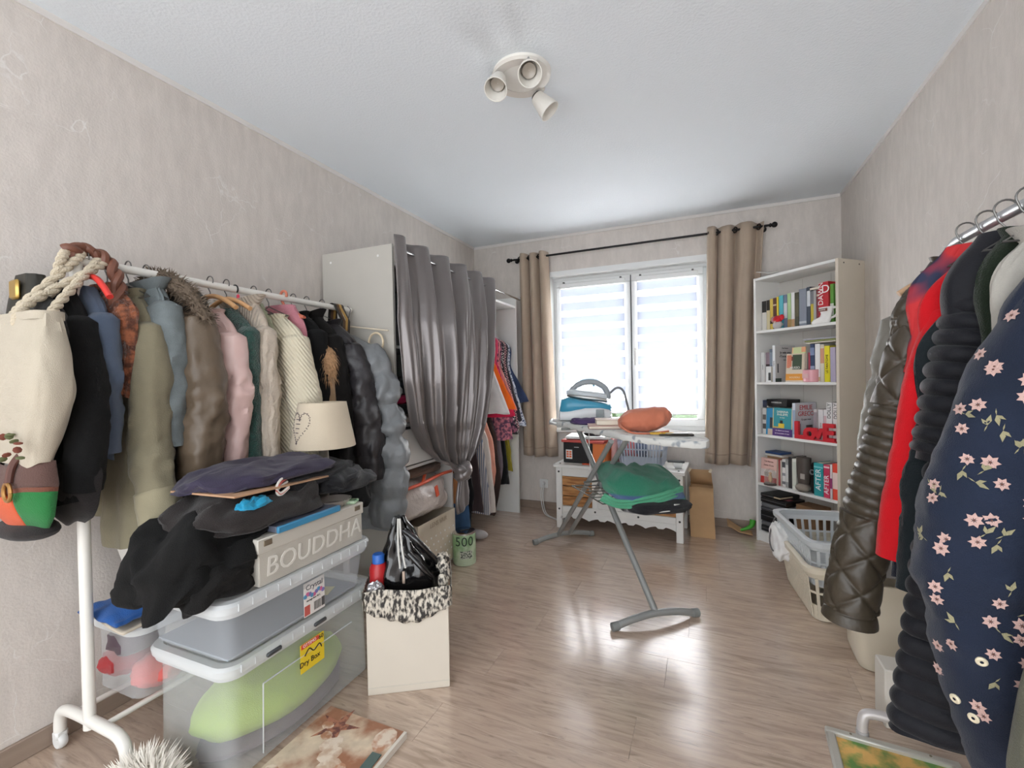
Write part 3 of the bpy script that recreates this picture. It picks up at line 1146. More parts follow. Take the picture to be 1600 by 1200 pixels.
jacket('black_jacket', 'plain black jacket beside the rose pink jumper', 'jacket', 1.61, C_jet, hem=.85, b=.04, xr=-1.645, zs=1.475, zn=1.55,
       sleeve=[(-1.70, 1.44, .058, .05), (-1.685, 1.2, .056, .05), (-1.70, .9, .05, .05)], collar=(.04, 1.3, None))
fc = jacket('fur_trimmed_coat', 'black coat with tan fur hanging at its front edge', 'coat', 1.69, C_furcoat, hem=.72, b=.045, xr=-1.63, zs=1.47, zn=1.55,
            sleeve=[(-1.68, 1.42, .055, .05), (-1.64, 1.2, .058, .05), (-1.62, .9, .055, .05)], collar=(.06, 1.5, None))
tp = smooth_path([(-1.665, 1.64, 1.37), (-1.645, 1.63, 1.32), (-1.648, 1.63, 1.26), (-1.66, 1.635, 1.22)], 12)
fb = MB().tube(tp, [.02 + .02 * math.sin(PI * i / 12) for i in range(13)], 10)
fur_strands(fb, tp, .03, 900, .05, 9, 1.4)
fu = obj('fur_trim', fb, mat('tan_fur', (176, 138, 102), .9, var=.4, vscale=90), fc, 0)
fu['label'] = 'tan fur'
tl_ = obj('tan_lining', garment_body([(1.235, -1.70, -1.615, .014), (1.1, -1.71, -1.60, .018), (.93, -1.72, -1.585, .02)], 1.632, 28, 20, seed=3.1), C_tan, fc, 60)
tl_['label'] = 'tan lining'
jacket('charcoal_puffer', 'charcoal padded jacket directly beside the light grey puffer', 'jacket', 1.79, C_dpuff, hem=.62, b=.055, xr=-1.60, zs=1.42, zn=1.52,
       sleeve=[(-1.68, 1.38, .07, .055), (-1.61, 1.2, .078, .058), (-1.56, .95, .074, .06), (-1.54, .72, .06, .05)], scr=.014,
       soff=[('rib', (.012, .14, 0, .8))], off=[('rib', (.012, .15, 0, .9))], collar=(.05, 1.4, None))
jacket('grey_puffer', 'light grey puffer jacket hanging nearest the wardrobe', 'jacket', 1.895, C_puff, hem=.44, b=.062, xr=-1.57, zs=1.40, zn=1.46,
       hemx=(-1.98, -1.53),
       sleeve=[(-1.68, 1.35, .09, .06), (-1.60, 1.24, .098, .066), (-1.545, 1.05, .098, .068), (-1.515, .85, .092, .066), (-1.515, .62, .085, .06), (-1.55, .46, .075, .055)],
       scr=.02, soff=[('rib', (.022, .155, 0, 1.3))], off=[('rib', (.018, .16, 0, 1.2))], crumple=.012)

# ---------------------------------------------------------------- the white clothes rack
rk_ = thing('clothes_rack', 'white metal clothes rack on castors against the papered wall', 'rack', (-1.82, 1.35, 0))
obj('rail', MB().tube([(-1.82, .735, RAILZ), (-1.82, 1.975, RAILZ)], .0145, 16), M_white_metal, rk_)
for yy in (.775, 1.90):
    up = obj('upright', MB().tube([(-1.82, yy, .12), (-1.82, yy, RAILZ - .01)], .0165, 16), M_white_metal, rk_)
    ft = MB().tube(smooth_path([(-2.005, yy, .06), (-2.0, yy, .105), (-1.975, yy, .135), (-1.9, yy, .145), (-1.74, yy, .145),
                                (-1.66, yy, .14), (-1.625, yy, .11), (-1.62, yy, .06)], 30), .017, 14)
    fo = obj('foot', ft, M_white_metal, rk_)
    for xx in (-2.005, -1.62):
        c = obj('castor', MB().lathe([(.001, -.012), (.022, -.012), (.026, -.006), (.026, .006), (.022, .012), (.001, .012)], (xx, yy, .026), 20,
                                     Matrix.Rotation(PI / 2, 3, 'X')), M_whiteplastic, fo)
        obj('castor_fork', MB().box((xx, yy, .048), (.03, .034, .028), .006), M_whiteplastic, fo)
for xx in (-1.90, -1.74):
    obj('shelf_bar', MB().tube([(xx, .775, .15), (xx, 1.90, .15)], .009, 12), M_white_metal, rk_)

HL = 'hanger on the white rack'
hanger(RAILX, .80, RAILZ + .012, 'bright red plastic hanger under the slate felt jacket', cmat((214, 58, 52), .4), .13, .075, solid=True)
for y_, lb in ((.865, 'dark wire hanger holding the rust fur vest'), (.925, 'dark wire hanger holding the olive field jacket'),
               (.98, 'dark wire hanger holding the denim jacket'),
               (1.40, 'grey wire hanger holding the sage jumper'),
               (1.475, 'grey wire hanger holding the cream cardigan'), (1.61, 'grey wire hanger holding the plain black jacket'),
               (1.69, 'grey wire hanger holding the tan-furred black coat'), (1.79, 'grey wire hanger holding the charcoal padded jacket')):
    hanger(RAILX - .02, y_, RAILZ + .012, lb, None, .12, .05)
hanger(RAILX, 1.195, RAILZ + .012, 'wooden hanger inside the pale pink satin shirt', mat('beech_wood', (196, 150, 104), .45, var=.1), .15, .055, solid=True)
hanger(RAILX, 1.262, RAILZ + .012, 'light wooden hanger inside the dark green cardigan', mat('pine_wood', (206, 158, 112), .45, var=.1), .14, .05, solid=True)
hanger(RAILX, 1.54, RAILZ + .012, 'coral plastic hanger above the rose jumper', cmat((206, 122, 98), .45), .13, .05, r=.006)
ht = thing('hanger_tag', 'small red tag clipped on a hook of the white rack', 'tag', (RAILX + .01, 1.30, 1.545))
obj('tag_body', MB().box((RAILX + .018, 1.30, 1.565), (.012, .012, .045), .004), cmat((222, 60, 84), .4), ht)
obj('tag_hook', MB().tube([(RAILX + .018 * math.cos(a), 1.30, RAILZ + .018 * math.sin(a)) for a in [math.radians(q) for q in range(-50, 200, 25)]], .003, 8), M_black, ht)

# belts looped over the far end of the rail
for i, (dy, c, lb) in enumerate(((0, (28, 24, 22), 'black leather belt looped over the rail end'), (.018, (92, 62, 38), 'brown leather belt looped over the rail end'),
                                 (.036, (182, 142, 74), 'gold coloured belt looped over the rail end'), (.052, (50, 40, 34), 'dark brown belt looped over the rail end'))):
    yb = 1.845 + dy
    lp = MB()
    drop = .16 + .02 * math.sin(i * 2.3)
    path = [(RAILX + .019 * math.cos(math.radians(a)), RAILZ + .02 * math.sin(math.radians(a))) for a in range(0, 181, 20)]
    path += [(RAILX - .028, RAILZ - drop * .5), (RAILX - .012 + .03, RAILZ - drop), (RAILX + .055, RAILZ - drop * .9), (RAILX + .06, RAILZ - drop * .45)]
    path.append(path[0])
    rings = [[Vector((x - .0, yb - .008, z)), Vector((x, yb + .008, z)), Vector((x * 1.0012 if x < RAILX else x * .9988, yb + .008, z + .002)),
              Vector((x * 1.0012 if x < RAILX else x * .9988, yb - .008, z + .002))] for x, z in path]
    b = obj('belt', lp.loft(rings), cmat(c, .4))
    tag(b, lb, 'belt', 'belts on the rail end')
rgh = thing('ring_hanger', 'cream ring scarf hanger on its thin bar before the wardrobe side', 'hanger', (-1.70, 1.955, 1.38))
obj('ring', MB().tube([(-1.635 + .048 * math.cos(2 * PI * k / 28), 1.962, 1.42 + .052 * math.sin(2 * PI * k / 28)) for k in range(29)], .006, 10), cmat((226, 208, 178), .5), rgh)
obj('bar', MB().tube([(-1.90, 1.955, 1.53), (-1.55, 1.962, 1.48)], .004, 8), cmat((224, 212, 190), .5), rgh)
obj('hook', MB().tube([(RAILX, 1.955, RAILZ + .02), (RAILX + .02, 1.956, RAILZ), (RAILX, 1.957, RAILZ - .05), (RAILX, 1.957, 1.52)], .0025, 8), M_wire, rgh)


# ---------------------------------------------------------------- bags on the near end of the rail
def rope(mb, pts, r, turns, n=90):
    P = smooth_path(pts, n)
    for ph in (0, PI):
        out = []
        for i, p in enumerate(P):
            q0, q1 = Vector(P[max(i - 1, 0)]), Vector(P[min(i + 1, n)])
            t = (q1 - q0).normalized()
            a = t.orthogonal().normalized()
            a = (Vector((0, 1, 0)) - t * t.y).normalized() if abs(t.y) < .95 else a
            b = t.cross(a)
            w = turns * 2 * PI * i / n + ph
            out.append(Vector(p) + (a * math.cos(w) + b * math.sin(w)) * r * .55)
        mb.tube(out, r * .72, 8)
    return mb


tb = thing('tote_bag', 'off-white canvas tote bag with rope handles hung from the rail', 'bag', (-1.83, .65, .99))
rows = [(1.41, -2.035, -1.625, .03), (1.36, -2.04, -1.615, .045), (1.2, -2.04, -1.60, .06), (1.08, -2.04, -1.645, .05), (.995, -2.03, -1.70, .03)]
M_canvas = cloth('off_white_canvas', (182, 172, 155), var=.06, bscale=420, bump=.3)
obj('bag_body', garment_body(rows, .64, fold=.003, crumple=.005, e=3.6, seed=4.4), M_canvas, tb, 60)
obj('hem', MB().loft([rrect(-1.83, .64, .207, .034, .03, z) for z in (1.395, 1.418)], True, False, False), M_canvas, tb)
M_rope = cloth('cotton_rope', (200, 187, 165), var=.1, bump=.6, bscale=200)
for k, (xa, ya) in enumerate(((-1.795, .615), (-1.745, .61), (-1.80, .665), (-1.72, .66))):
    yr = (.79, .855, .76, .84)[k]
    obj('rope_handle', rope(MB(), [(xa, ya, 1.385), (xa - .005, ya + .03, 1.45), (-1.795, yr - .03, 1.60), (-1.82, yr, 1.638)], .011, 9), M_rope, tb)
for k in range(9):                                     # small printed twigs near the lower corner
    c = Vector((-1.715 + .05 * math.sin(k * 2.4), .582, 1.05 + .035 * math.cos(k * 1.7)))
    obj('printed_leaf', MB().ball(c, (.010, .010, .0035), 8, 5, Matrix.Rotation(k * 1.1, 3, 'Y')), cmat(((98, 104, 70), (120, 66, 52))[k % 2], .8), tb)
br = thing('braided_strap', 'brown leather braid wound round the near rail end', 'strap', (-1.82, .79, 1.56))
obj('braid', rope(MB(), [(-1.80, .745, 1.63), (-1.815, .80, 1.648), (-1.80, .85, 1.62), (-1.765, .86, 1.54), (-1.76, .85, 1.44)], .018, 4, 60), mat('brown_leather', (112, 70, 54), .5, var=.15), br)
bb_ = thing('black_handbag', 'small black handbag with a gold clasp behind the rope handles', 'bag', (-1.94, .70, 1.42))
obj('bag_body', garment_body([(1.56, -1.98, -1.885, .02), (1.53, -2.0, -1.86, .032), (1.41, -2.04, -1.82, .04)], .71, crumple=.004, e=2.8, m=24), mat('black_bag_leather', (44, 42, 36), .5), bb_, 60)
obj('clasp', MB().box((-1.925, .672, 1.51), (.05, .012, .06), .006), mat('gold_metal', (196, 162, 92), .3, .8), bb_)

pb = thing('patchwork_bag', 'patchwork bag in red, orange and green hanging under the tote', 'bag', (-1.83, .66, .775))


def pouch(u, v, k=0.0):
    """u across the front 0..1, v down 0..1"""
    w = keyed([(0, .15), (.3, .17), (.75, .15), (.93, .12), (1, .08)], v)[0]
    x = -1.835 + (u * 2 - 1) * w - .02 * v
    d = .075 * math.sqrt(max(0, 1 - (u * 2 - 1) ** 2)) * math.sin(PI * min(1, .25 + v * .7)) + k
    return Vector((x, .66 - d, 1.0 - .215 * v + .01 * math.sin(u * 9)))


for (u0, u1, v0, v1, c, nm) in ((0, 1, 0, .34, (96, 72, 66), 'brown'), (0, .42, .34, .72, (188, 62, 64), 'red'), (0, .36, .72, .96, (150, 112, 92), 'tan'),
                                (.42, .76, .40, .96, (206, 92, 56), 'orange'), (.76, 1, .40, .96, (40, 116, 60), 'green'),
                                (.42, 1, .34, .40, (120, 74, 58), 'brown')):
    p_ = obj('panel', MB().grid(lambda a, b: pouch(lerp(u0, u1, a), lerp(v0, v1, b)), 12, 10), cloth('patch_' + nm, c, bump=.4), pb, 60, solid=.004)
    p_['label'] = nm + ' patch'
obj('bag_back', MB().grid(lambda a, b: pouch(a, b, -.05) + Vector((0, .05, 0)), 14, 10), cloth('bag_black_back', (34, 30, 30)), pb, 60, solid=.006)
obj('bag_base', MB().ball((-1.85, .655, .795), (.13, .06, .03), 18, 8), cloth('bag_black_base', (40, 36, 36)), pb, 60)
for dx in (-.01, .03):
    obj('handle', MB().tube(smooth_path([(-1.86 + dx, .588, .88), (-1.865 + dx, .58, .94), (-1.90 + dx, .60, 1.0), (-1.92 + dx, .64, 1.06)], 14), .006, 8), cmat((150, 122, 104), .6), pb)
obj('ring_charm', MB().tube([(-1.755 + .02 * math.cos(2 * PI * k / 20), .585, .925 + .024 * math.sin(2 * PI * k / 20)) for k in range(21)], .005, 8), mat('charm_brass', (190, 146, 92), .3, .9), pb)
obj('strap', MB().tube(smooth_path([(-1.755, .588, .95), (-1.76, .60, 1.0), (-1.75, .63, 1.05), (-1.76, .66, 1.10)], 12), .009, 8), cmat((92, 58, 50), .5), pb)
# ---------------------------------------------------------------- storage tubs by the rack
def clear_plastic(name, rgb, alpha, rough=.25):
    m = bpy.data.materials.new(name)
    m.use_nodes = True
    b = m.node_tree.nodes['Principled BSDF']
    b.inputs['Base Color'].default_value = lin(rgb)
    b.inputs['Roughness'].default_value = rough
    b.inputs['Alpha'].default_value = alpha
    return m


M_tub = clear_plastic('clear_tub_plastic', (226, 230, 231), .31)
M_rim = clear_plastic('frosted_rim_plastic', (230, 233, 234), .62, .3)


def tub(name, label, x0, x1, y0, y1, z0, z1, inset=.03, lid=True, mt=None, mr=None):
    cx, cy, a, b = (x0 + x1) / 2, (y0 + y1) / 2, (x1 - x0) / 2, (y1 - y0) / 2
    t = thing(name, label, 'box', (cx, cy, z0))
    h = z1 - z0
    mb = MB()
    rings = [rrect(cx, cy, a - inset - .012, b - inset - .012, .03, z0 + .002), rrect(cx, cy, a - inset, b - inset, .04, z0 + .012),
             rrect(cx, cy, a - .018, b - .018, .05, z1 - .045), rrect(cx, cy, a - .016, b - .016, .05, z1 - .012)]
    mb.loft(rings, True, True, False)
    obj('tub_body', mb, mt or M_tub, t)
    rim = MB().loft([rrect(cx, cy, a - .018, b - .018, .05, z1 - .03), rrect(cx, cy, a - .004, b - .004, .055, z1 - .032), rrect(cx, cy, a, b, .055, z1 - .012),
                     rrect(cx, cy, a - .004, b - .004, .055, z1 - .004), rrect(cx, cy, a - .018, b - .018, .05, z1 - .004)], True, False, False)
    obj('rim', rim, mr or M_rim, t)
    if lid:
        ld = MB().loft([rrect(cx, cy, a + .003, b + .003, .056, z1 - .016), rrect(cx, cy, a + .006, b + .006, .058, z1 + .004), rrect(cx, cy, a, b, .055, z1 + .014),
                        rrect(cx, cy, a - .022, b - .022, .045, z1 + .014), rrect(cx, cy, a - .03, b - .03, .04, z1 + .004)], True, False, True)
        l_ = obj('lid', ld, mr or M_rim, t)
        nr = int((y1 - y0) / .045)
        for i in range(1, nr):
            yy = y0 + (y1 - y0) * i / nr
            obj('lid_rib', MB().box((x1 + .004, yy, z1 - .002), (.006, .003, .022)), mr or M_rim, l_)
    return t


T1 = tub('storage_tub', 'large clear plastic tub with a yellow sticker and a green pillow inside', -1.685, -1.295, .865, 1.51, 0, .355, .018)
for yy in (1.02, 1.21, 1.46):
    obj('clip', MB().box((-1.287, yy, .345), (.012, .055, .014), .004), cmat((66, 68, 70), .4), T1)
for (a, b) in (((-1.3095, .99, .03), (-1.3025, .99, .255)), ((-1.3025, .99, .255), (-1.3025, 1.38, .255))):
    obj('moulded_line', MB().tube([a, b], .0022, 6), M_rim, T1)
st = obj('sticker', MB().box((-1.3015, 1.185, .245), (.0015, .105, .10)), cmat((238, 208, 40), .5), T1)
ls = frame((-1.3, 1.185, .245), (0, 1, 0), (1, 0, 0))
obj('sticker_band', MB().box((-1.3005, 1.175, .286), (.001, .078, .016)), cmat((226, 82, 58), .5), st)
lettering('OTTIMO', .015, frame((-1.2998, 1.172, .286), (0, 1, 0), (1, 0, 0)), M_whiteink, st)
lettering('60', .022, frame((-1.2998, 1.223, .283), (0, 1, 0), (1, 0, 0)), M_ink, st)
lettering('Dry Box', .026, frame((-1.2998, 1.172, .225), (0, 1, 0), (1, 0, 0)), M_ink, st)
obj('sticker_drawing', MB().tube(smooth_path([(-1.3, 1.15, .25), (-1.3, 1.17, .268), (-1.3, 1.19, .25), (-1.3, 1.215, .262), (-1.3, 1.225, .245)], 16), .002, 6), M_ink, st)
gp = MB()
gp.ball((-1.49, 1.18, .105), (.165, .285, .10), 32, 18, None, lambda d: 1 + .05 * nz(d.x, d.y, d.z, 2.5))
tag(obj('green_pillow', gp, cloth('lime_green_cloth', (176, 204, 92), var=.06)), 'lime green pillow squashed in the lower clear tub', 'pillow')
gc = MB()
gc.ball((-1.47, 1.17, .03), (.15, .28, .028), 28, 10, None, lambda d: 1 + .1 * nz(d.x, d.y, d.z, 4))
tag(obj('folded_cloth', gc, cloth('plum_grey_cloth', (112, 98, 104))), 'plum grey cloth lying beneath the lime green pillow', 'cloth')

T2 = tub('storage_tub', 'clear plastic tub with a paper product label, stacked on the larger tub', -1.70, -1.27, .845, 1.475, .372, .555, .035,
         mt=clear_plastic('blue_clear_plastic', (216, 221, 226), .30))
pls = obj('paper_label', MB().box((-1.2915, 1.19, .448), (.0015, .092, .118)), cmat((228, 224, 220), .6), T2)
lettering('Crystal', .026, frame((-1.2903, 1.19, .488), (0, 1, 0), (1, 0, 0)), cmat((70, 72, 80), .6), pls)
for k in range(9):
    obj('label_print', MB().ball((-1.2905, 1.15 + k * .0098, .460 + .006 * math.sin(k * 1.3)), (.0012, .0085, .008), 10, 6), cmat(((90, 150, 190), (206, 110, 150), (128, 120, 180))[k % 3], .6), pls)
lettering('storage box 45 L', .009, frame((-1.2903, 1.185, .443), (0, 1, 0), (1, 0, 0)), M_ink, pls)
obj('label_corner', MB().box((-1.2907, 1.157, .410), (.001, .024, .034)), cmat((196, 92, 84), .6), pls)
for k in range(9):
    obj('bar_line', MB().box((-1.2907, 1.188 + k * .0036, .413), (.001, .0016, .03)), M_ink, pls)
obj('label_stamp', MB().box((-1.2907, 1.228, .414), (.001, .014, .032)), cmat((86, 84, 84), .6), pls)
tag(obj('paper_note', MB().box((-1.40, 1.33, .384), (.07, .07, .004), 0, rotz(.4)), cmat((214, 206, 160), .8)), 'small yellowed paper note lying in the upper clear tub', 'note')
tag(obj('grey_folder', MB().box((-1.49, 1.16, .3815), (.34, .54, .006), .001), cmat((150, 158, 166), .6)), 'flat grey sheet covering the floor of the upper clear tub', 'sheet')

# tub behind, on the rack's own shelf bars
T3 = tub('storage_tub', 'clear plastic tub of red and pink clothes on the rack shelf bars', -1.985, -1.70, .84, 1.30, .162, .42, .02, lid=False)
for k, (c, lb) in enumerate((((168, 60, 62), 'dark red garment bundled in the rack shelf tub'), ((222, 110, 104), 'coral pink garment bundled in the rack shelf tub'),
                             ((206, 196, 182), 'cream garment bundled in the rack shelf tub'), ((96, 80, 88), 'plum garment bundled in the rack shelf tub'))):
    cc = ((-1.90, .93, .25), (-1.78, .96, .22), (-1.80, 1.05, .31), (-1.85, .93, .335))[k]
    bl = MB().ball(cc, (.075, .085, .055), 24, 14, None, lambda d: 1 + .2 * nz(d.x + k * 3, d.y, d.z, 2.4))
    tag(obj('bundled_garment', bl, cloth('bundle_%s' % 'abcd'[k], c)), lb, 'garment')
tag(obj('white_board', MB().box((-1.89, .975, .545), (.20, .012, .26), .003, Matrix.Rotation(.25, 3, 'X') @ Matrix.Rotation(.12, 3, 'Z')), cmat((208, 205, 198), .5)),
    'white framed board leaning at the back of the red clothes tub', 'board')
bl = MB().grid(lambda u, v: Vector((-1.93 + .22 * u, .80 + .14 * v, .455 + .035 * math.sin(PI * u) * math.sin(PI * v) + .015 * nz(u, v, 1, 4))), 24, 16)
tag(obj('blue_cloth', bl, cloth('royal_blue_cloth', (36, 84, 150)), None, 60, solid=.012), 'royal blue cloth folded on top of the red clothes tub', 'cloth')
bl = MB().grid(lambda u, v: Vector((-1.965 + .26 * u, .815 + .16 * v, .434 + .012 * math.sin(5 * u + 2 * v))), 20, 12)
tag(obj('paper_sheets', bl, cmat((202, 190, 172), .8), None, 60, solid=.008), 'creased papers lying under the royal blue cloth', 'papers')


# ---------------------------------------------------------------- greige box and the clothes heaped on the tubs
M_greige = cloth('greige_board', (184, 179, 169), var=.03, bump=.1)
bx = thing('lettered_box', 'greige lidded box lettered BOUDDHA on the clear tub', 'box', (-1.37, 1.2, .572))
obj('box_body', MB().box((-1.385, 1.20, .632), (.205, .46, .12), .003), M_greige, bx)
obj('box_lid', MB().box((-1.385, 1.20, .70), (.214, .47, .045), .003), mat('greige_lid', (192, 187, 177), .6), bx)
lettering('BOUDDHA', .086, frame((-1.2815, 1.205, .628), (0, 1, .02), (1, 0, 0)), cmat((216, 212, 204), .6), bx, .0015, 'lettering', .12)
for yy in (1.0, 1.4):
    obj('metal_corner', MB().box((-1.2775, yy, .706), (.003, .03, .018), .001), mat('aged_brass', (150, 138, 120), .4, .7), bx)


def cloth_lump(c, r, seed=0.0, fold=.10, ripple=.03, sq=.75, flat=.35, warp=None, n=72, m=36, rot=0.0, dirn=(1.0, .4)):
    """soft folded garment: a squashed rounded block with creases"""
    c = Vector(c)
    R = rotz(rot)
    rings = []
    for i in range(1, m):
        th = PI * i / m
        ring = []
        for j in range(n):
            ph = 2 * PI * j / n
            s, co = spow(math.sin(th), sq), -spow(math.cos(th), sq)
            x, y = s * spow(math.cos(ph), sq), s * spow(math.sin(ph), sq)
            k = 1 + fold * nz(x * 1.4 + seed, y * 1.4, co + seed * 2, 1.3) + .4 * fold * nz(x + seed, y, co, 3.1)
            z = co * (flat if co < 0 else 1)
            w = ripple * (math.sin(7 * (x * dirn[0] + y * dirn[1]) + 5 * nz(x, y, seed, 1.6)) + .6 * nz(x, y, co + seed, 5))
            p = Vector((x * r[0] * k, y * r[1] * k, z * r[2] * k + w * r[2] * (1 if co > -.2 else .2)))
            p = c + R @ p
            ring.append(warp(p) if warp else p)
        rings.append(ring)
    return MB().loft(rings)


def droop(p):
    # what lies beyond the tub's near end hangs down
    k = max(0, .86 - p.y)
    p.z -= .55 * k + 1.2 * max(0, -1.29 - p.x) * 0
    k2 = max(0, p.x + 1.29)
    p.z -= .9 * k2
    return p


b1 = cloth_lump((-1.49, .93, .66), (.19, .185, .14), 3.3, .26, .16, .8, .55, droop)
tag(obj('black_jumper', b1, cloth('black_jersey', (9, 9, 9), wrinkle=.8, wscale=5, sheen=.03, bump=.5, bscale=400)), 'black jumper slumped over the near end of the tub lid', 'jumper')
b2 = cloth_lump((-1.39, .90, .61), (.10, .10, .06), 8.2, .22, .06, .8, .8, droop)
tag(obj('black_leggings', b2, cloth('black_brown_jersey', (15, 13, 12), wrinkle=.8, wscale=5, sheen=.03, bump=.5)), 'black brown leggings hanging over the tub rim below the jumper', 'leggings')
b3 = cloth_lump((-1.45, 1.075, .775), (.17, .24, .085), 5.1, .16, .15, .7, .5, None)
tag(obj('charcoal_trousers', b3, cloth('charcoal_jersey', (40, 35, 34), wrinkle=.7, wscale=5, bump=.5)), 'dark charcoal trousers folded across the greige box', 'trousers')
b4 = cloth_lump((-1.48, 1.25, .845), (.15, .30, .04), 6.4, .14, .2, .7, .6, None)
tag(obj('dark_sweatshirt', b4, cloth('navy_black_cloth', (16, 15, 20), bump=.5)), 'navy black sweatshirt folded under the purple top', 'sweatshirt')


def purple_warp(p):
    p.z -= .30 * max(0, p.y - 1.32) + .12 * max(0, .98 - p.y)
    return p


b5 = cloth_lump((-1.47, 1.15, .888), (.155, .27, .042), 1.7, .16, .22, .68, .5, purple_warp)
pt = tag(obj('purple_jersey', b5, cloth('dark_purple_cotton', (52, 46, 66), wrinkle=.8, wscale=6, bump=.3, rough=.7)), 'dark purple top lying uppermost on the clothes pile', 'top')
for k, (dz, c) in enumerate(((0, (226, 222, 214)), (.012, (200, 92, 84)), (.022, (220, 214, 206)))):
    e = MB().tube(smooth_path([(-1.335, 1.125, .868 + dz), (-1.318, 1.085, .862 + dz), (-1.310, 1.062, .85 + dz * .6), (-1.308, 1.075, .835 + dz * .3), (-1.310, 1.11, .852 + dz * .2)], 20), .0042, 8)
    o = obj('striped_edge', e, cmat(c, .7), pt)
b6 = cloth_lump((-1.40, 1.43, .80), (.12, .14, .05), 9.4, .2, .2, .7, .6, None)
tag(obj('black_shirt', b6, cloth('black_poplin', (18, 18, 22), rough=.55)), 'crumpled black shirt beyond the purple top above the greige box', 'shirt')
b7 = cloth_lump((-1.36, 1.475, .72), (.07, .05, .10), 2.4, .2, .06)
tag(obj('black_sleeve_top', b7, cloth('black_cotton', (12, 12, 13), sheen=.03)), 'black garment dangling past the far corner of the greige box', 'garment')
tag(obj('brown_cardboard', MB().box((-1.44, 1.09, .862), (.27, .40, .006), .001, Matrix.Rotation(-.05, 3, 'X') @ rotz(.08)), mat('brown_board', (176, 138, 108), .8, var=.15)),
    'brown cardboard sheet pressed under the purple top', 'cardboard')
c8 = cloth_lump((-1.315, .985, .825), (.03, .05, .022), 7.7, .3, .2)
tag(obj('cyan_cloth', c8, cloth('cyan_cotton', (40, 150, 190))), 'bright cyan cloth poking out below the brown cardboard', 'cloth')
bf = thing('blue_folder', 'blue folder with shiny cover lying on the greige box lid', 'folder', (-1.36, 1.17, .722))
obj('folder_spine', MB().box((-1.272, 1.165, .735), (.012, .27, .022), .003), cmat((60, 132, 172), .4), bf)
obj('folder_cover', MB().box((-1.365, 1.165, .735), (.175, .27, .020), .002), mat('folder_sleeve', (92, 96, 110), .25), bf)
gd = thing('glass_dish', 'shallow clear glass dish at the far end of the greige box lid', 'dish', (-1.35, 1.37, .722))
obj('dish_bowl', MB().lathe([(.001, .726), (.045, .726), (.062, .745), (.068, .752), (.064, .752), (.045, .731), (.001, .731)], (-1.345, 1.345, 0), 28),
    clear_plastic('dish_glass', (196, 186, 178), .45, .1), gd)
tag(obj('green_packet', MB().box((-1.315, 1.405, .729), (.05, .05, .012), .003, rotz(.4)), mat('green_foil', (86, 156, 110), .35, rgb2=(196, 220, 190), pat='noise', pscale=60)),
    'small green and white packet on the greige box corner', 'packet')

# ---------------------------------------------------------------- table lamp with an embroidered shade
lx, ly = -1.50, 1.45
lamp = thing('table_lamp', 'table lamp with a cream linen shade and a turned grey wooden stem', 'lamp', (lx, ly, .572))
obj('stem', MB().lathe([(.001, .572), (.058, .573), (.058, .59), (.03, .60), (.02, .63), (.026, .67), (.018, .70), (.017, .80), (.022, .83), (.027, .84), (.022, .85), (.026, .865),
                        (.021, .875), (.019, .92), (.022, .935), (.013, .96), (.012, .99), (.001, .99)], (lx, ly, 0), 24), mat('grey_washed_wood', (136, 128, 118), .6, var=.08), lamp)
M_shade = cloth('cream_linen_shade', (206, 192, 170), var=.05, bump=.3, bscale=500)
sh = obj('lamp_shade', MB().loft([[Vector((lx + r * math.cos(2 * PI * j / 48), ly + r * math.sin(2 * PI * j / 48), z)) for j in range(48)]
                                  for r, z in ((.129, .936), (.131, .937), (.130, .945), (.0975, 1.118), (.0965, 1.125), (.0945, 1.125), (.0945, 1.118), (.127, .943), (.127, .936))], True, False, False), M_shade, lamp)
hs = MB()
for k in range(46):                                     # stitched heart on the side facing the door
    a = 2 * PI * k / 46
    hx, hz = 16 * math.sin(a) ** 3, 13 * math.cos(a) - 5 * math.cos(2 * a) - 2 * math.cos(3 * a) - math.cos(4 * a)
    z = 1.035 + hz * .0042
    r = lerp(.130, .0975, (z - .945) / .173) + .001
    ang = math.radians(-97) + hx * .0032 / r
    p = Vector((lx + r * math.cos(ang), ly + r * math.sin(ang), z))
    hs.box(p, (.0016, .0085, .0022), 0, rotz(ang) @ Matrix.Rotation(k * 1.3, 3, 'X'))
obj('stitched_heart', hs, cmat((96, 84, 88), .8), sh)
for k in range(4):
    z = 1.06 - k * .018
    r = lerp(.130, .0975, (z - .945) / .173) + .001
    ang = math.radians(-100)
    obj('stitched_word', MB().box((lx + r * math.cos(ang), ly + r * math.sin(ang), z), (.0016, .03 - .004 * k, .003), 0, rotz(ang)), cmat((96, 84, 88), .8), sh)
obj('shade_ring', MB().tube([(lx - .092, ly, 1.105), (lx + .092, ly, 1.105)], .002, 6), M_wire, lamp)

# ---------------------------------------------------------------- white box with a newsprint liner
wb = thing('white_planter_box', 'square cream cardboard box with a newspaper printed liner', 'box', (-1.19, 1.545, 0), math.atan2(.163, .267))
Rb = rotz(wb.rotation_euler.z)
base = Vector((-1.204, 1.353, 0))
bu, bv = Rb @ Vector((1, 0, 0)), Rb @ Vector((0, 1, 0))
BW, BD, BH = .313, .27, .385


def inbox(u, v, z):
    return base + bu * u + bv * v + Vector((0, 0, z))


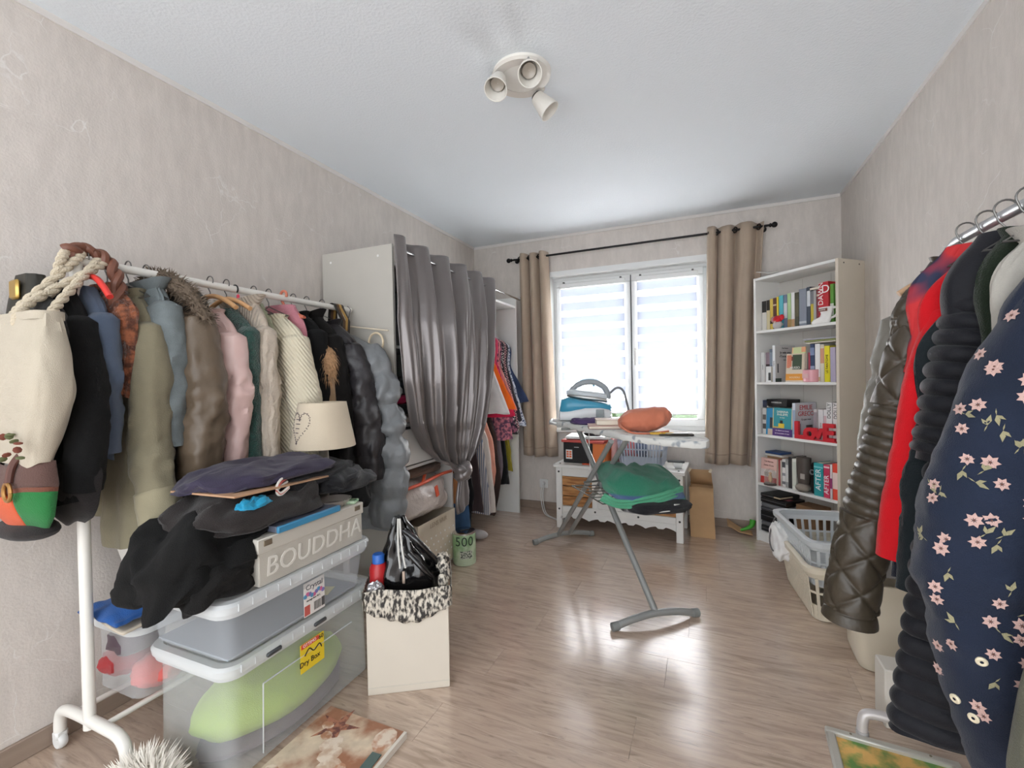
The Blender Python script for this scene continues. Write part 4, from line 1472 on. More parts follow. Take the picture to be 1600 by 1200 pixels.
M_cream = mat('cream_card', (209, 200, 186), .6, var=.02)
mb = MB()
for (u, v, du, dv) in ((BW / 2, .004, BW, .008), (BW / 2, BD - .004, BW, .008), (.004, BD / 2, .008, BD - .016), (BW - .004, BD / 2, .008, BD - .016)):
    mb.box(inbox(u, v, BH / 2), (du, dv, BH), .002, Rb)
mb.box(inbox(BW / 2, BD / 2, .006), (BW - .016, BD - .016, .012), 0, Rb)
obj('box_walls', mb, M_cream, wb)
obj('seam_line', MB().box(inbox(BW / 2, -.0006, .028), (BW, .0012, .003), 0, Rb), cmat((202, 196, 184), .6), wb)
M_news = mat('newsprint_paper', (206, 198, 184), .7, rgb2=(46, 42, 40), pat='noise', pscale=90, stretch=(1, 1, .45), detail=2)


def liner(u, v):
    w = u * 2 * (BW + BD)
    ov = .008
    if w < BW:
        q = (w, -ov)
    elif w < BW + BD:
        q = (BW + ov, w - BW)
    elif w < 2 * BW + BD:
        q = (2 * BW + BD - w, BD + ov)
    else:
        q = (-ov, 2 * (BW + BD) - w)
    scal = .05 + .055 * math.sin(PI * min(1, (w % (BW + .001)) / BW)) ** .6 if w < BW else .06
    z = BH + .02 + .012 * nz(w * 8, 0, 0) - v * (scal + .02) + .004 * math.sin(w * 120) * v
    pt = inbox(q[0], q[1], z)
    out = (pt - inbox(BW / 2, BD / 2, z)).normalized()
    return pt + out * (.004 + .006 * nz(w * 14, v * 4, 2))


obj('printed_liner', MB().grid(liner, 200, 12), M_news, wb, 60, solid=.002)
tw = MB()
for k in range(12):
    tw.ball(inbox(BW - .02 + .01 * math.sin(k), .04 + k * .012, BH + .02 + .06 * math.sin(PI * k / 11)), (.022, .02, .03), 10, 7, None, lambda d: 1 + .3 * nz(d.x, d.y, d.z + k, 3))
obj('liner_twist', tw, M_news, wb, 60)
# glossy black handbag
hb = thing('patent_handbag', 'glossy black zipped bag standing in the newsprint lined box', 'bag', tuple(inbox(.14, .14, .03)))
M_patent = mat('black_patent', (14, 13, 15), .16, coat=.4, bump=.35, bscale=14)


def bagring(v):
    z = lerp(.30, .645, v)
    a = keyed([(0, .135), (.3, .132), (.55, .092), (.8, .048), (1, .018)], v)[0]
    b = keyed([(0, .085), (.35, .085), (.8, .045), (1, .016)], v)[0]
    cu = keyed([(0, .15), (.5, .145), (1, .115)], v)[0]
    ring = []
    for j in range(56):
        t = 2 * PI * j / 56
        w = .012 * nz(math.cos(t) * 1.6, math.sin(t) * 1.6, v * 3, 2.2) + .01 * math.sin(6 * t + 4 * v) * (1 - abs(v - .6))
        ring.append(inbox(cu + (a + w) * spow(math.cos(t), .8), .14 + (b + w) * spow(math.sin(t), .8), z))
    return ring


obj('bag_body', MB().loft([bagring(i / 36) for i in range(37)]), M_patent, hb, 60)
zp = [tuple(inbox(.118, .115, .642)), tuple(inbox(.122, .082, .58)), tuple(inbox(.128, .058, .52)), tuple(inbox(.137, .045, .465))]
zp = smooth_path(zp, 16)
for s_ in (-.007, .007):
    obj('zip_tape', MB().tube([Vector(p) + bu * s_ * (.5 + i / 16) for i, p in enumerate(zp)], .0042, 8), cmat((206, 204, 198), .4), hb)
obj('zip_pull', MB().box(inbox(.14, .036, .432), (.012, .006, .05), .002, Rb), cmat((176, 158, 144), .3, metal=.6), hb)
for k, pts in enumerate(([(.14, .09, .60), (.20, .06, .56), (.26, .08, .48), (.30, .10, .42)], [(.16, .05, .52), (.21, .03, .47), (.25, .04, .42)])):
    obj('bag_strap', MB().tube(smooth_path([tuple(inbox(*p)) for p in pts], 16), .011, 10), M_patent, hb)
rb_ = thing('red_bottle', 'red can with a blue cap tucked into the newsprint lined box', 'can', tuple(inbox(.03, .1, .3)))
obj('can_body', MB().lathe([(.001, .34), (.034, .34), (.036, .35), (.036, .455), (.026, .475)], tuple(inbox(.035, .10, 0)), 22), cmat((178, 32, 36), .35), rb_)
obj('blue_cap', MB().lathe([(.024, .472), (.024, .505), (.02, .51), (.001, .51)], tuple(inbox(.035, .10, 0)), 20), cmat((48, 104, 190), .4), rb_)
fo = MB().ball(inbox(.03, .035, .395), (.035, .03, .03), 20, 12, None, lambda d: 1 + .3 * nz(d.x, d.y, d.z, 4))
tag(obj('foil_wrapper', fo, mat('silver_foil', (206, 204, 206), .25, .8, bump=.8, bscale=60), None, 0), 'crumpled silver foil at the corner of the lined box', 'wrapper')

# money tin and what stands in the low wardrobe bay
mt_ = thing('money_tin', 'round money box tin printed like a green banknote', 'tin', (-1.49, 2.61, 0))
tin = MB().lathe([(.001, 0), (.074, 0), (.076, .006), (.076, .205), (.073, .21), (.068, .207), (.001, .207)], (-1.475, 2.60, .002), 36)
obj('tin_body', tin, mat('tin_green', (140, 176, 128), .35, rgb2=(196, 212, 184), pat='noise', pscale=9), mt_)
obj('tin_lid', MB().lathe([(.001, .2125), (.069, .2115), (.0765, .2085), (.0768, .2)], (-1.475, 2.60, .002), 36), M_chrome, mt_)
obj('coin_slot', MB().box((-1.47, 2.60, .216), (.06, .012, .003), 0, rotz(.9)), M_ink, mt_)
for k, ch in enumerate('500'):
    ang = math.radians(-92 + 32 * k)
    c, s = math.cos(ang), math.sin(ang)
    lettering(ch, .085, frame((-1.475 + .0768 * c, 2.60 + .0768 * s, .158), (-s, c, 0), (c, s, 0)), cmat((48, 66, 50), .5), mt_)
for k in range(5):
    ang = math.radians(-75 + k * 12)
    c, s = math.cos(ang), math.sin(ang)
    obj('note_print', MB().box((-1.475 + .0766 * c, 2.60 + .0766 * s, .075), (.0012, .016, .05), 0, rotz(ang)), mat('note_ink', (70, 84, 72), .5, rgb2=(206, 210, 196), pat='noise', pscale=120), mt_)

vb = thing('vacuum_bag', 'clear vacuum storage bag with an orange seal on the low wardrobe boxes', 'bag', (-1.78, 2.31, .38))
vbm = cloth_lump((-1.74, 2.31, .47), (.22, .275, .15), 4.4, .10, .05, .62, .6, None)
obj('bag_film', vbm, mat('crinkled_film', (204, 194, 188), .18, bump=1.0, bscale=26, spec=.8, var=.12, vscale=9), vb, 60)
for pts in ([(-1.545, 2.03, .60), (-1.53, 2.2, .605), (-1.525, 2.4, .62), (-1.54, 2.56, .61)], [(-1.53, 2.22, .605), (-1.58, 2.32, .645), (-1.64, 2.42, .66)]):
    obj('orange_seal', MB().tube(smooth_path(pts, 16), .010, 8), cmat((218, 88, 54), .45), vb)
obj('seal_tab', MB().box((-1.505, 2.33, .535), (.012, .03, .07), .004, Matrix.Rotation(.3, 3, 'X')), cmat((218, 88, 54), .45), vb)
bp_ = cloth_lump((-1.75, 2.31, .645), (.2, .26, .045), 3.1, .1, .05)
tag(obj('brown_blanket', bp_, cloth('brown_fleece', (116, 90, 76), bump=.5)), 'brown blanket folded above the vacuum storage bag', 'blanket')
pb2 = thing('polka_dot_box', 'beige open box with white polka dots under the vacuum bag', 'box', (-1.66, 2.38, .04))
x0, x1, y0, y1 = -1.93, -1.535, 2.17, 2.59
mb = MB()
for (cx_, cy_, dx, dy) in (((x0 + x1) / 2, y0 + .003, x1 - x0, .006), ((x0 + x1) / 2, y1 - .003, x1 - x0, .006), (x0 + .003, (y0 + y1) / 2, .006, y1 - y0 - .012), (x1 - .003, (y0 + y1) / 2, .006, y1 - y0 - .012)):
    mb.box((cx_, cy_, .20), (dx, dy, .32), .001)
mb.box(((x0 + x1) / 2, (y0 + y1) / 2, .045), (x1 - x0 - .012, y1 - y0 - .012, .01))
obj('box_walls', mb, cloth('beige_card', (206, 194, 174), var=.03, bump=.1), pb2)
dots = MB()
for i in range(8):
    for j in range(5):
        yy = y0 + .03 + i * .052 + (.026 if j % 2 else 0)
        if yy < y1 - .01:
            dots.ball((x1 + .0006, yy, .07 + j * .045), (.001, .007, .007), 10, 6)
do_ = obj('polka_dots', dots, M_whiteink, pb2)
do_['kind'] = 'stuff'
lettering('LENS VAIR', .042, frame((x1 + .001, 2.39, .325), (0, 1, 0), (1, 0, 0)), cmat((176, 160, 138), .7), pb2)

# folded clothes on the middle shelf behind the curtain gap
for k, (c, h, lb) in enumerate((((206, 192, 184), .05, 'folded cream garment lowest on the middle wardrobe shelf'), ((30, 30, 34), .06, 'folded black garment above the cream one in the wardrobe'),
                                ((196, 44, 92), .05, 'folded magenta garment in the dark wardrobe stack'), ((34, 36, 42), .09, 'folded charcoal garment topping the wardrobe stack'))):
    z0 = .966 + sum((.05, .06, .05, .09)[:k])
    mb = cloth_lump((-1.72, 2.26, z0 + h * .5), (.16, .22, h * .62), k * 3.1 + 1, .06, .05, .5, .9)
    tag(obj('folded_garment', mb, cloth('wardrobe_fold_%s' % 'abcd'[k], c)), lb, 'garment')

# ---------------------------------------------------------------- clothes hanging in the wardrobe
M_multi = mat('multicolour_print', (150, 92, 112), .8, rgb2=(40, 34, 52), pat='noise', pscale=45, var=.5, vscale=25)
M_bw = mat('black_white_print', (222, 218, 214), .8, rgb2=(28, 28, 32), pat='cell', pscale=70)
M_plaid = mat('plaid_print', (196, 150, 150), .8, rgb2=(70, 56, 70), pat='check', pscale=90)
M_navy = mat('navy_print', (36, 52, 92), .8, rgb2=(190, 196, 206), pat='cell', pscale=60)
M_stripe = mat('striped_cotton', (196, 190, 186), .8, rgb2=(84, 96, 120), pat='stripe', pscale=22)
M_rstripe = mat('red_striped_cotton', (206, 60, 96), .8, rgb2=(150, 36, 70), pat='stripe', pscale=26)
M_floralp = mat('pink_floral_print', (206, 128, 140), .8, rgb2=(92, 62, 88), pat='noise', pscale=38, var=.3, vscale=30)
UP = ((3.30, cloth('white_blouse', (230, 224, 222)), .93, -1.585, 'white blouse hanging by the wardrobe curtain edge', 'blouse'),
      (3.35, cloth('bright_orange', (240, 112, 34), bump=.2), .97, -1.575, 'bright orange top in the wardrobe', 'top'),
      (3.385, cloth('magenta_cotton', (214, 44, 84), bump=.2), .90, -1.57, 'crimson pink top behind the orange one in the wardrobe', 'top'),
      (3.42, M_rstripe, .92, -1.565, 'crimson striped blouse in the wardrobe', 'blouse'),
      (3.45, M_floralp, .70, -1.565, 'pink floral dress hanging below the orange top', 'dress'),
      (3.48, cloth('dusky_pink', (206, 140, 132)), .95, -1.57, 'dusky pink shirt in the wardrobe', 'shirt'),
      (3.51, M_multi, .76, -1.565, 'dark plum multicoloured tunic in the wardrobe', 'tunic'),
      (3.54, M_bw, .74, -1.56, 'black and white patterned blouse in the wardrobe', 'blouse'),
      (3.575, M_plaid, .78, -1.555, 'small check shirt in the wardrobe', 'shirt'),
      (3.61, cloth('charcoal_cotton', (62, 60, 66)), .84, -1.555, 'charcoal shirt in the wardrobe', 'shirt'),
      (3.645, M_navy, .80, -1.55, 'navy blouse with pale dots in the wardrobe', 'blouse'),
      (3.685, cloth('dark_denim_shirt', (52, 66, 98), var=.3), 1.0, -1.56, 'dark blue denim shirt nearest the window in the wardrobe', 'shirt'))
for k, (yy, m, hem, xr, lb, cat) in enumerate(UP):
    jacket('hanging_' + ('tee' if cat == 'top' else cat), lb, cat, yy, m, xl=-2.02, xr=xr - .0, zn=1.655 - .006 * k, zs=1.585 - .006 * k, hem=hem, b=.02,
           hemx=(-1.99, (-1.435, -1.405, -1.42, -1.44, -1.48, -1.45, -1.46, -1.465, -1.47, -1.45, -1.43, -1.415)[k]), neck=.05, seed=k * 2.7, mres=40, fold=.010, body_n=40, other=False)
LOW = ((2.67, cloth('tan_suede', (176, 118, 74), rough=.6), .36, .78, -1.50, 'tan suede skirt next to the wardrobe divider', 'skirt'),
       (2.745, cloth('blue_denim', (62, 92, 128), var=.3, bscale=420), .07, .80, -1.50, 'blue denim jeans hanging beside the curtain knot', 'jeans'),
       (2.86, cloth('black_trouser_cloth', (20, 19, 22)), .06, .82, -1.52, 'black trousers next to the blue jeans', 'trousers'),
       (2.98, cloth('brown_plum_cloth', (62, 50, 52)), .22, .84, -1.53, 'plum brown skirt beside the black trousers', 'skirt'),
       (3.08, M_stripe, .18, .86, -1.52, 'blue and white striped skirt in the lower wardrobe', 'skirt'),
       (3.18, cloth('pale_stripe_scarf', (206, 196, 188)), .16, .86, -1.525, 'pale grey scarf hanging in the lower wardrobe', 'scarf'),
       (3.27, cloth('salmon_cloth', (214, 150, 130)), .2, .86, -1.53, 'salmon pink trousers in the lower wardrobe', 'trousers'),
       (3.37, cloth('dark_brown_cloth', (58, 44, 40)), .08, .86, -1.54, 'dark brown trousers in the lower wardrobe', 'trousers'),
       (3.45, cloth('mauve_grey_cloth', (104, 92, 98)), .20, .86, -1.545, 'mauve grey trousers in the lower wardrobe', 'trousers'),
       (3.55, cloth('black_skirt_cloth', (22, 22, 24)), .30, .86, -1.555, 'short black skirt behind the mustard one', 'skirt'),
       (3.63, cloth('mustard_cloth', (148, 136, 42)), .40, .86, -1.55, 'mustard green skirt nearest the far wardrobe panel', 'skirt'))
for k, (yy, m, z0, z1, xr, lb, cat) in enumerate(LOW):
    rows = [(z1, -1.93, xr - .10, .03), (z1 - .12, -1.95, xr - .05, .035), (lerp(z1, z0, .6), -1.96, xr - .02, .034), (z0, -1.95, xr - (.07 if cat == 'trousers' else .0), .03)]
    t = thing('hanging_' + cat, lb, cat, (-1.75, yy, z0))
    obj('cloth_body', garment_body(rows, yy, 40, 40, seed=k * 1.9 + 20, fold=.012, freq=5), m, t, 60)
    obj('waistband', garment_body([(z1 + .03, -1.92, xr - .105, .028), (z1 - .012, -1.935, xr - .095, .034)], yy, 32, 4, seed=k, fold=0, crumple=.002), m, t, 60)
tag(obj('slipper', MB().ball((-1.60, 3.02, .035), (.09, .05, .034), 20, 12), cmat((176, 172, 170), .6)), 'grey slipper on the floor under the black trousers', 'slipper')

# ---------------------------------------------------------------- canvas print, frame and fluffy duster on the floor
cv = thing('canvas_print', 'shell and starfish canvas print lying face up on the laminate floor', 'picture', (-1.10, 1.12, 0))
c0, c1, c2, c3 = Vector((-1.283, 1.236, .022)), Vector((-.948, 1.238, .022)), Vector((-.938, 1.088, .022)), Vector((-1.245, .93, .022))
ua = (c1 - c0).normalized()
M_print = mat('beach_print', (214, 196, 172), .55, rgb2=(158, 110, 84), pat='noise', pscale=7, detail=5, var=.18, vscale=20)
cvM = rotz(math.radians(-1))
mb = MB().box((-1.112, 1.02, .011), (.33, .44, .021), .002)
obj('canvas', mb, M_print, cv)
for k in range(9):
    px, py = -1.24 + (k * .37 % 1) * .26, .96 + (k * .618 % 1) * .24
    sc_ = .026 + .012 * ((k * 7) % 3)
    shell = MB().ball((px, py, .0215), (sc_, sc_ * .75, .0008), 18, 8, rotz(k), lambda d: 1 + .03 * math.cos(9 * math.atan2(d.y, d.x)))
    obj('printed_shell', shell, mat('shell_print', (226, 210, 192), .5, rgb2=((176, 128, 98), (200, 172, 148), (190, 140, 110))[k % 3], pat='noise', pscale=26), cv)
star = []
for k in range(10):
    r = .085 if k % 2 == 0 else .026
    star.append((r * math.cos(2 * PI * k / 10 + .3), r * math.sin(2 * PI * k / 10 + .3)))
obj('printed_starfish', MB().prism(star, .0008, Matrix.Translation((-1.18, 1.17, .0212))), mat('starfish_print', (112, 72, 66), .6, rgb2=(176, 120, 96), pat='noise', pscale=60), cv)
obj('canvas_edge', MB().box((-.945, 1.02, .0115), (.012, .44, .022), .001), cmat((222, 214, 202), .6), cv)
dk = MB().box((-.972, 1.085, .024), (.035, .09, .004), .001, rotz(.05))
tag(obj('grey_card', dk, cmat((86, 104, 100), .5)), 'dark grey green card lying on the canvas print corner', 'card')

du = MB()
core = smooth_path([(-1.56, .74, .03), (-1.52, .765, .05), (-1.46, .765, .05), (-1.40, .74, .03)], 14)
du.tube(core, .046, 12)
fur_strands(du, core, .05, 4200, .06, 21, .3)
fd = thing('fluffy_duster', 'fluffy white faux fur bundle on the floor against the clear tub', 'duster', (-1.55, .75, 0))
obj('white_fur', du, mat('white_fur', (232, 226, 216), .9), fd, 0)
# ---------------------------------------------------------------- window curtains on the black rod
M_taupe = cloth('taupe_curtain', (176, 158, 140), var=.05, bump=.25, bscale=420, rough=.75)
M_iron = mat('black_iron', (34, 32, 32), .4, .6)
rodY, RZ0, RZ1 = 3.855, 2.305, 2.315
cr = thing('curtain_rod', 'thin black curtain rod with ball finials over the window', 'rod', (-.6, rodY, 2.3))
obj('rod', MB().tube([(-1.62, rodY, RZ0), (.46, rodY, RZ1)], .009, 12), M_iron, cr)
for x, z, s in ((-1.62, RZ0, -1), (.46, RZ1, 1)):
    f = MB().ball((x + s * .035, rodY, z), .021, 16, 10)
    f.lathe([(.009, 0), (.015, .004), (.015, .012), (.009, .018)], (x, rodY, z), 14, Matrix.Rotation(PI / 2 * s, 3, 'Y'))
    obj('finial', f, M_iron, cr)
for x in (-1.60, .43):
    obj('bracket', MB().tube([(x, rodY, 2.31), (x, YF - .002, 2.31)], .007, 10).lathe([(.001, 0), (.022, 0), (.022, .006), (.001, .008)], (x, YF - .008, 2.31), 16, Matrix.Rotation(PI / 2, 3, 'X')), M_iron, cr)


def drape(name, label, xl, xr, xbl, xbr, zt, zb, folds, phase, amp, rings, flat=None):
    t = thing(name, label, 'curtain', ((xl + xr) / 2, rodY, zb))

    def fn(u, v):
        w = u
        if flat:                                        # part of the cloth hangs flat, the rest is bunched
            w = u ** flat
        x = lerp(lerp(xl, xr, w), lerp(xbl, xbr, w), v)
        ph = u * folds * 2 * PI + phase
        a = amp * (.85 + .3 * v) * (1 if not flat else (.5 + .5 * abs(math.sin(ph * .5 + 1))))
        y = rodY + a * math.sin(ph) + .008 * math.sin(2.6 * ph + 3 * v) * v + .006 * nz(x * 6, v * 3, 4)
        return Vector((x + .01 * math.cos(ph) * (1 + v), y, lerp(zt, zb, v) + .006 * math.sin(ph * .5)))
    obj('curtain_cloth', MB().grid(fn, 150, 30), M_taupe, t, 60, solid=.004)
    obj('hem_line', MB().grid(lambda u, v: fn(u, .955 + .004 * v) + Vector((0, -.0035, 0)), 150, 1), cloth('hem_stitch_' + name, (160, 142, 126)), t, 60, solid=.002)
    for k in range(rings):
        u = (k + .5) / rings
        x = lerp(xl, xr, u ** (flat or 1))
        R = Matrix.Rotation(PI / 2, 3, 'Y') @ Matrix.Rotation(.6 * (-1) ** k, 3, 'X')
        obj('eyelet', MB().lathe([(.016, -.003), (.024, -.003), (.024, .003), (.016, .003), (.016, -.003)], (x, rodY, lerp(RZ0, RZ1, (x + 1.62) / 2.1)), 20, R), M_iron, t)
    return t


drape('window_curtain', 'taupe eyelet curtain hanging beside the wardrobe', -1.565, -1.285, -1.555, -1.235, 2.345, .505, 3.0, .9, .045, 6)
drape('window_curtain', 'taupe eyelet curtain hanging beside the bookcase', .045, .435, .015, .335, 2.355, .515, 3.2, 2.2, .05, 6, 1.35)

# ---------------------------------------------------------------- white bench chest with pine panels
bx0, bx1, by0, by1, bt = -1.105, -.14, 3.455, 3.865, .515
ch = thing('bench_chest', 'white wooden chest with pine board panels and a scalloped apron under the window', 'chest', ((bx0 + bx1) / 2, (by0 + by1) / 2, 0), math.radians(-2.5))
chR = rotz(math.radians(-2.5))
chC = Vector(((bx0 + bx1) / 2, (by0 + by1) / 2, 0))
CW, CD = bx1 - bx0, by1 - by0
M_pine = mat('oiled_pine', (190, 138, 84), .5, rgb2=(150, 98, 54), pat='noise', pscale=6, stretch=(1.2, 1, 9), detail=5)
M_wpaint = mat('white_painted_wood', (226, 224, 220), .45, var=.03)


def cb(name, c, d, m, bev=.003, parent=None):
    return obj(name, MB().box(c, d, bev), m, parent or ch, 40, world=False)


cb('top_board', (0, 0, bt - .012), (CW + .03, CD + .03, .024), M_wpaint)
for sx in (-1, 1):
    for sy in (-1, 1):
        cb('leg', (sx * (CW / 2 - .025), sy * (CD / 2 - .025), (bt - .024) / 2), (.05, .05, bt - .024), M_wpaint)
    cb('side_board', (sx * (CW / 2 - .02), 0, .30), (.02, CD - .1, .33), M_wpaint)
fy = -CD / 2 + .02
cb('top_stretcher', (0, fy, .455), (CW - .1, .026, .07), M_wpaint)
cb('bottom_stretcher', (0, fy, .155), (CW - .1, .026, .05), M_wpaint)
cb('back_board', (0, CD / 2 - .02, .29), (CW - .1, .018, .36), M_wpaint)
cb('bottom_board', (0, 0, .14), (CW - .1, CD - .08, .016), M_wpaint)
cb('centre_panel', (0, fy + .003, .30), (.31, .018, .24), M_wpaint)
for sx in (-1, 1):
    cb('stile', (sx * .165, fy, .30), (.045, .026, .24), M_wpaint)
    for k in range(3):
        o = cb('pine_board', (sx * .3125, fy + .004, .219 + .08 * k), (.245, .016, .0745), M_pine, .004)
for (sx, z) in ((-1, .455), (1, .455), (-1, .155), (1, .155), (-.36, .155), (.36, .155)):
    obj('bolt', MB().ball((sx * (CW / 2 - .025), -CD / 2 - (.0 if abs(sx) == 1 else -.006), z), (.008, .004, .008), 12, 8), cmat((40, 38, 38), .4), ch, world=False)
for sx in (-1, 1):
    for sy in (-1, 1):
        obj('bolt', MB().ball((sx * (CW / 2 - .03), sy * (CD / 2 - .03), bt + .001), (.008, .008, .004), 12, 8), cmat((40, 38, 38), .4), ch, world=False)
ap = [(-CW / 2 + .05, .135)]
for i in range(49):
    x = lerp(-CW / 2 + .05, CW / 2 - .05, i / 48)
    ap.append((x, .075 + .028 * abs(math.sin(PI * i / 48 * 4 + .0)) ** .8 * (1 if 1 else 0) - .018 * (math.cos(PI * i / 48 * 8) < -.6)))
ap.append((CW / 2 - .05, .135))
obj('scalloped_apron', MB().prism(ap[::-1], .02, Matrix.Translation((0, fy + .01, 0)) @ Matrix.Rotation(PI / 2, 4, 'X')), M_wpaint, ch, 40, world=False)
for sx in (-1,):
    obj('knob', MB().ball((sx * .20, fy - .02, .32), .012, 12, 8), M_steel, ch, world=False)


def onchest(x, y, z):
    return chC + chR @ Vector((x, y, z))


bk = thing('black_orange_box', 'black and orange storage box on the white chest', 'box', tuple(onchest(-.27, .02, bt)), math.radians(-6))
obj('black_front', MB().box((-.04, -.02, .085), (.25, .26, .165), .004), cmat((26, 25, 27), .45), bk, world=False)
obj('orange_side', MB().box((.135, -.02, .085), (.10, .262, .165), .004), mat('orange_slats', (226, 108, 44), .5, rgb2=(240, 150, 90), pat='stripe', pscale=30), bk, world=False)
obj('red_lid', MB().box((0, -.02, .178), (.36, .28, .022), .005), cmat((208, 92, 84), .45), bk, world=False)
obj('label_patch', MB().box((-.115, -.1512, .07), (.055, .002, .075), 0), M_whiteplastic, bk, world=False)
for i in range(3):
    for j in range(2):
        obj('label_print', MB().box((-.127 + j * .024, -.1526, .052 + i * .019), (.019, .001, .014), 0), cmat((230, 104, 48), .5), bk, world=False)
obj('label_line', MB().box((-.05, -.1512, .13), (.04, .002, .006), 0), cmat((200, 200, 200), .5), bk, world=False)
tag(obj('white_tray', MB().box(tuple(onchest(-.26, .02, bt + .205)), (.36, .26, .022), .006, rotz(.08)), M_whiteplastic), 'flat white tray lying on the black and orange box', 'tray')
cblk = MB()
for k in range(3):
    cblk.tube([onchest(-.21 + (.06 + .008 * k) * math.cos(2 * PI * q / 24), -.06 + .045 * math.sin(2 * PI * q / 24), bt + .226 + .008 * k) for q in range(25)], .005, 8)
tag(obj('coiled_cable', cblk, M_black), 'coiled black cable lying on the white tray', 'cable')
pk_ = thing('pink_pad', 'pale pink foam pad standing between the orange box and the basket', 'pad', tuple(onchest(-.02, .05, bt)))
obj('pad', MB().box(tuple(onchest(-.045, .06, bt + .10)), (.04, .26, .20), .015, chR), cmat((226, 176, 172), .7), pk_)


def laundry_basket(name, label, w, d, h, loc, rz, m, taper=.8, gap=True, nv=22, nh=16, cat='basket', handle_cut=True):
    """plastic basket: rim, base, and upright slats with rails between them"""
    t = thing(name, label, cat, loc, rz)

    def ring(k, z, r=.05, grow=0.0):
        return rrect(0, 0, w / 2 * k + grow, d / 2 * k + grow, r, z, 6)
    obj('rim', MB().loft([ring(1, h - .03, .06, -.004), ring(1, h - .028, .06, .014), ring(1, h - .004, .06, .016), ring(1, h, .06, .008), ring(1, h - .003, .06, -.01), ring(1, h - .03, .06, -.006),
                          ring(1, h - .03, .06, -.004)], True, False, False), m, t, 40, world=False)
    obj('base', MB().loft([ring(taper, .002), ring(taper + .01, .02), ring(taper, .012)]), m, t, 40, world=False)
    s0 = ring(taper + .01, .03)
    bandlo = MB().loft([ring(taper + .005, .004, .05, .0), ring(taper + .02, .075, .05, .001), ring(taper + .02, .075, .05, -.003), ring(taper + .005, .004, .05, -.003)], True, False, False)
    obj('lower_band', bandlo, m, t, 40, world=False)
    kt = lerp(taper, 1, .78)
    obj('upper_band', MB().loft([ring(kt, h * .78, .055, .001), ring(1, h - .02, .06, .001), ring(1, h - .02, .06, -.003), ring(kt, h * .78, .055, -.003)], True, False, False), m, t, 40, world=False)
    km = lerp(taper, 1, .52)
    obj('middle_band', MB().loft([ring(km, h * .5, .055, .001), ring(km + .008, h * .54, .055, .001), ring(km + .008, h * .54, .055, -.003), ring(km, h * .5, .055, -.003)], True, False, False), m, t, 40, world=False)

    def side(n, axis, sg):
        for i in range(n):
            u = lerp(-.86, .86, i / (n - 1))
            for (a, b) in ((.06, .52), (.52, .80)):
                za, zb = h * a, h * b
                ka, kb = lerp(taper, 1, a), lerp(taper, 1, b)
                if axis == 0:
                    p, q = Vector((sg * w / 2 * ka, u * d / 2 * ka, za)), Vector((sg * w / 2 * kb, u * d / 2 * kb, zb))
                    wx = Vector((0, 1, 0))
                else:
                    p, q = Vector((u * w / 2 * ka, sg * d / 2 * ka, za)), Vector((u * w / 2 * kb, sg * d / 2 * kb, zb))
                    wx = Vector((1, 0, 0))
                nn = (Vector((sg, 0, 0)) if axis == 0 else Vector((0, sg, 0))) * .0025
                hw = wx * (.0065)
                mb = MB()
                P = [p - hw - nn, p + hw - nn, p + hw + nn, p - hw + nn, q - hw - nn, q + hw - nn, q + hw + nn, q - hw + nn]
                mb.add(P, [(0, 1, 2, 3), (7, 6, 5, 4), (0, 4, 5, 1), (1, 5, 6, 2), (2, 6, 7, 3), (3, 7, 4, 0)])
                obj('slat', mb, m, t, 0, world=False)
    for sg in (-1, 1):
        side(nv, 1, sg)
        side(nh, 0, sg)
    return t


M_bluegrey = mat('blue_grey_plastic', (178, 186, 200), .4)
lb_ = laundry_basket('laundry_basket', 'blue grey plastic laundry basket standing on the white chest', .36, .27, .25, tuple(onchest(.17, .03, bt)), math.radians(-4), M_bluegrey, .86, nv=14, nh=9)
for k, (c, lb) in enumerate((((206, 88, 84), 'coral cloth bundled in the blue grey basket'), ((70, 84, 116), 'navy cloth bundled in the blue grey basket'), ((214, 208, 204), 'white cloth bundled in the blue grey basket'))):
    p = onchest(.09 + .08 * k, .03, bt + .10 + .02 * (k % 2))
    tag(obj('bundled_cloth', MB().ball(p, (.07, .10, .085), 20, 12, None, lambda d: 1 + .2 * nz(d.x + k, d.y, d.z, 3)), cloth('basket_bundle_%s' % 'abc'[k], c)), lb, 'cloth')
stp = thing('stapler', 'small dark grey stapler shaped tool on the chest top', 'tool', tuple(onchest(.42, -.06, bt)))
p = onchest(.445, -.06, bt)
obj('grip', MB().prism([(-.025, 0), (.02, 0), (.028, .045), (-.04, .045)], .03, frame(p + Vector((0, 0, 0)), (1, 0, 0), (0, -1, 0))), M_steel, stp)
obj('arm', MB().box(p + Vector((-.02, -.012, .052)), (.12, .03, .016), .004), cmat((70, 70, 72), .4), stp)
tag(obj('orange_scissors', MB().tube([onchest(-.27 + .02 * k, -.17 + .008 * math.sin(k), bt + .006) for k in range(5)], .006, 8), cmat((206, 80, 40), .5)), 'thin orange tool at the front edge of the chest top', 'tool')
wc_ = MB().tube(smooth_path([(-.80, 3.33, .86), (-.81, 3.37, .72), (-.815, 3.40, .56), (-.81, 3.405, .46), (-.79, 3.40, .40)], 20), .004, 8)
tag(obj('iron_cable', wc_, M_whiteplastic), 'white iron cord dangling in front of the chest', 'cord')

# paper bag, kraft sheet
kb = thing('paper_bag', 'tall open brown kraft paper bag beside the white chest', 'bag', (-.02, 3.70, 0))
M_kraft = mat('kraft_paper', (184, 148, 108), .75, var=.1, vscale=6, bump=.3, bscale=14)
pbx0, pbx1, pby0, pby1 = -.105, .06, 3.615, 3.80


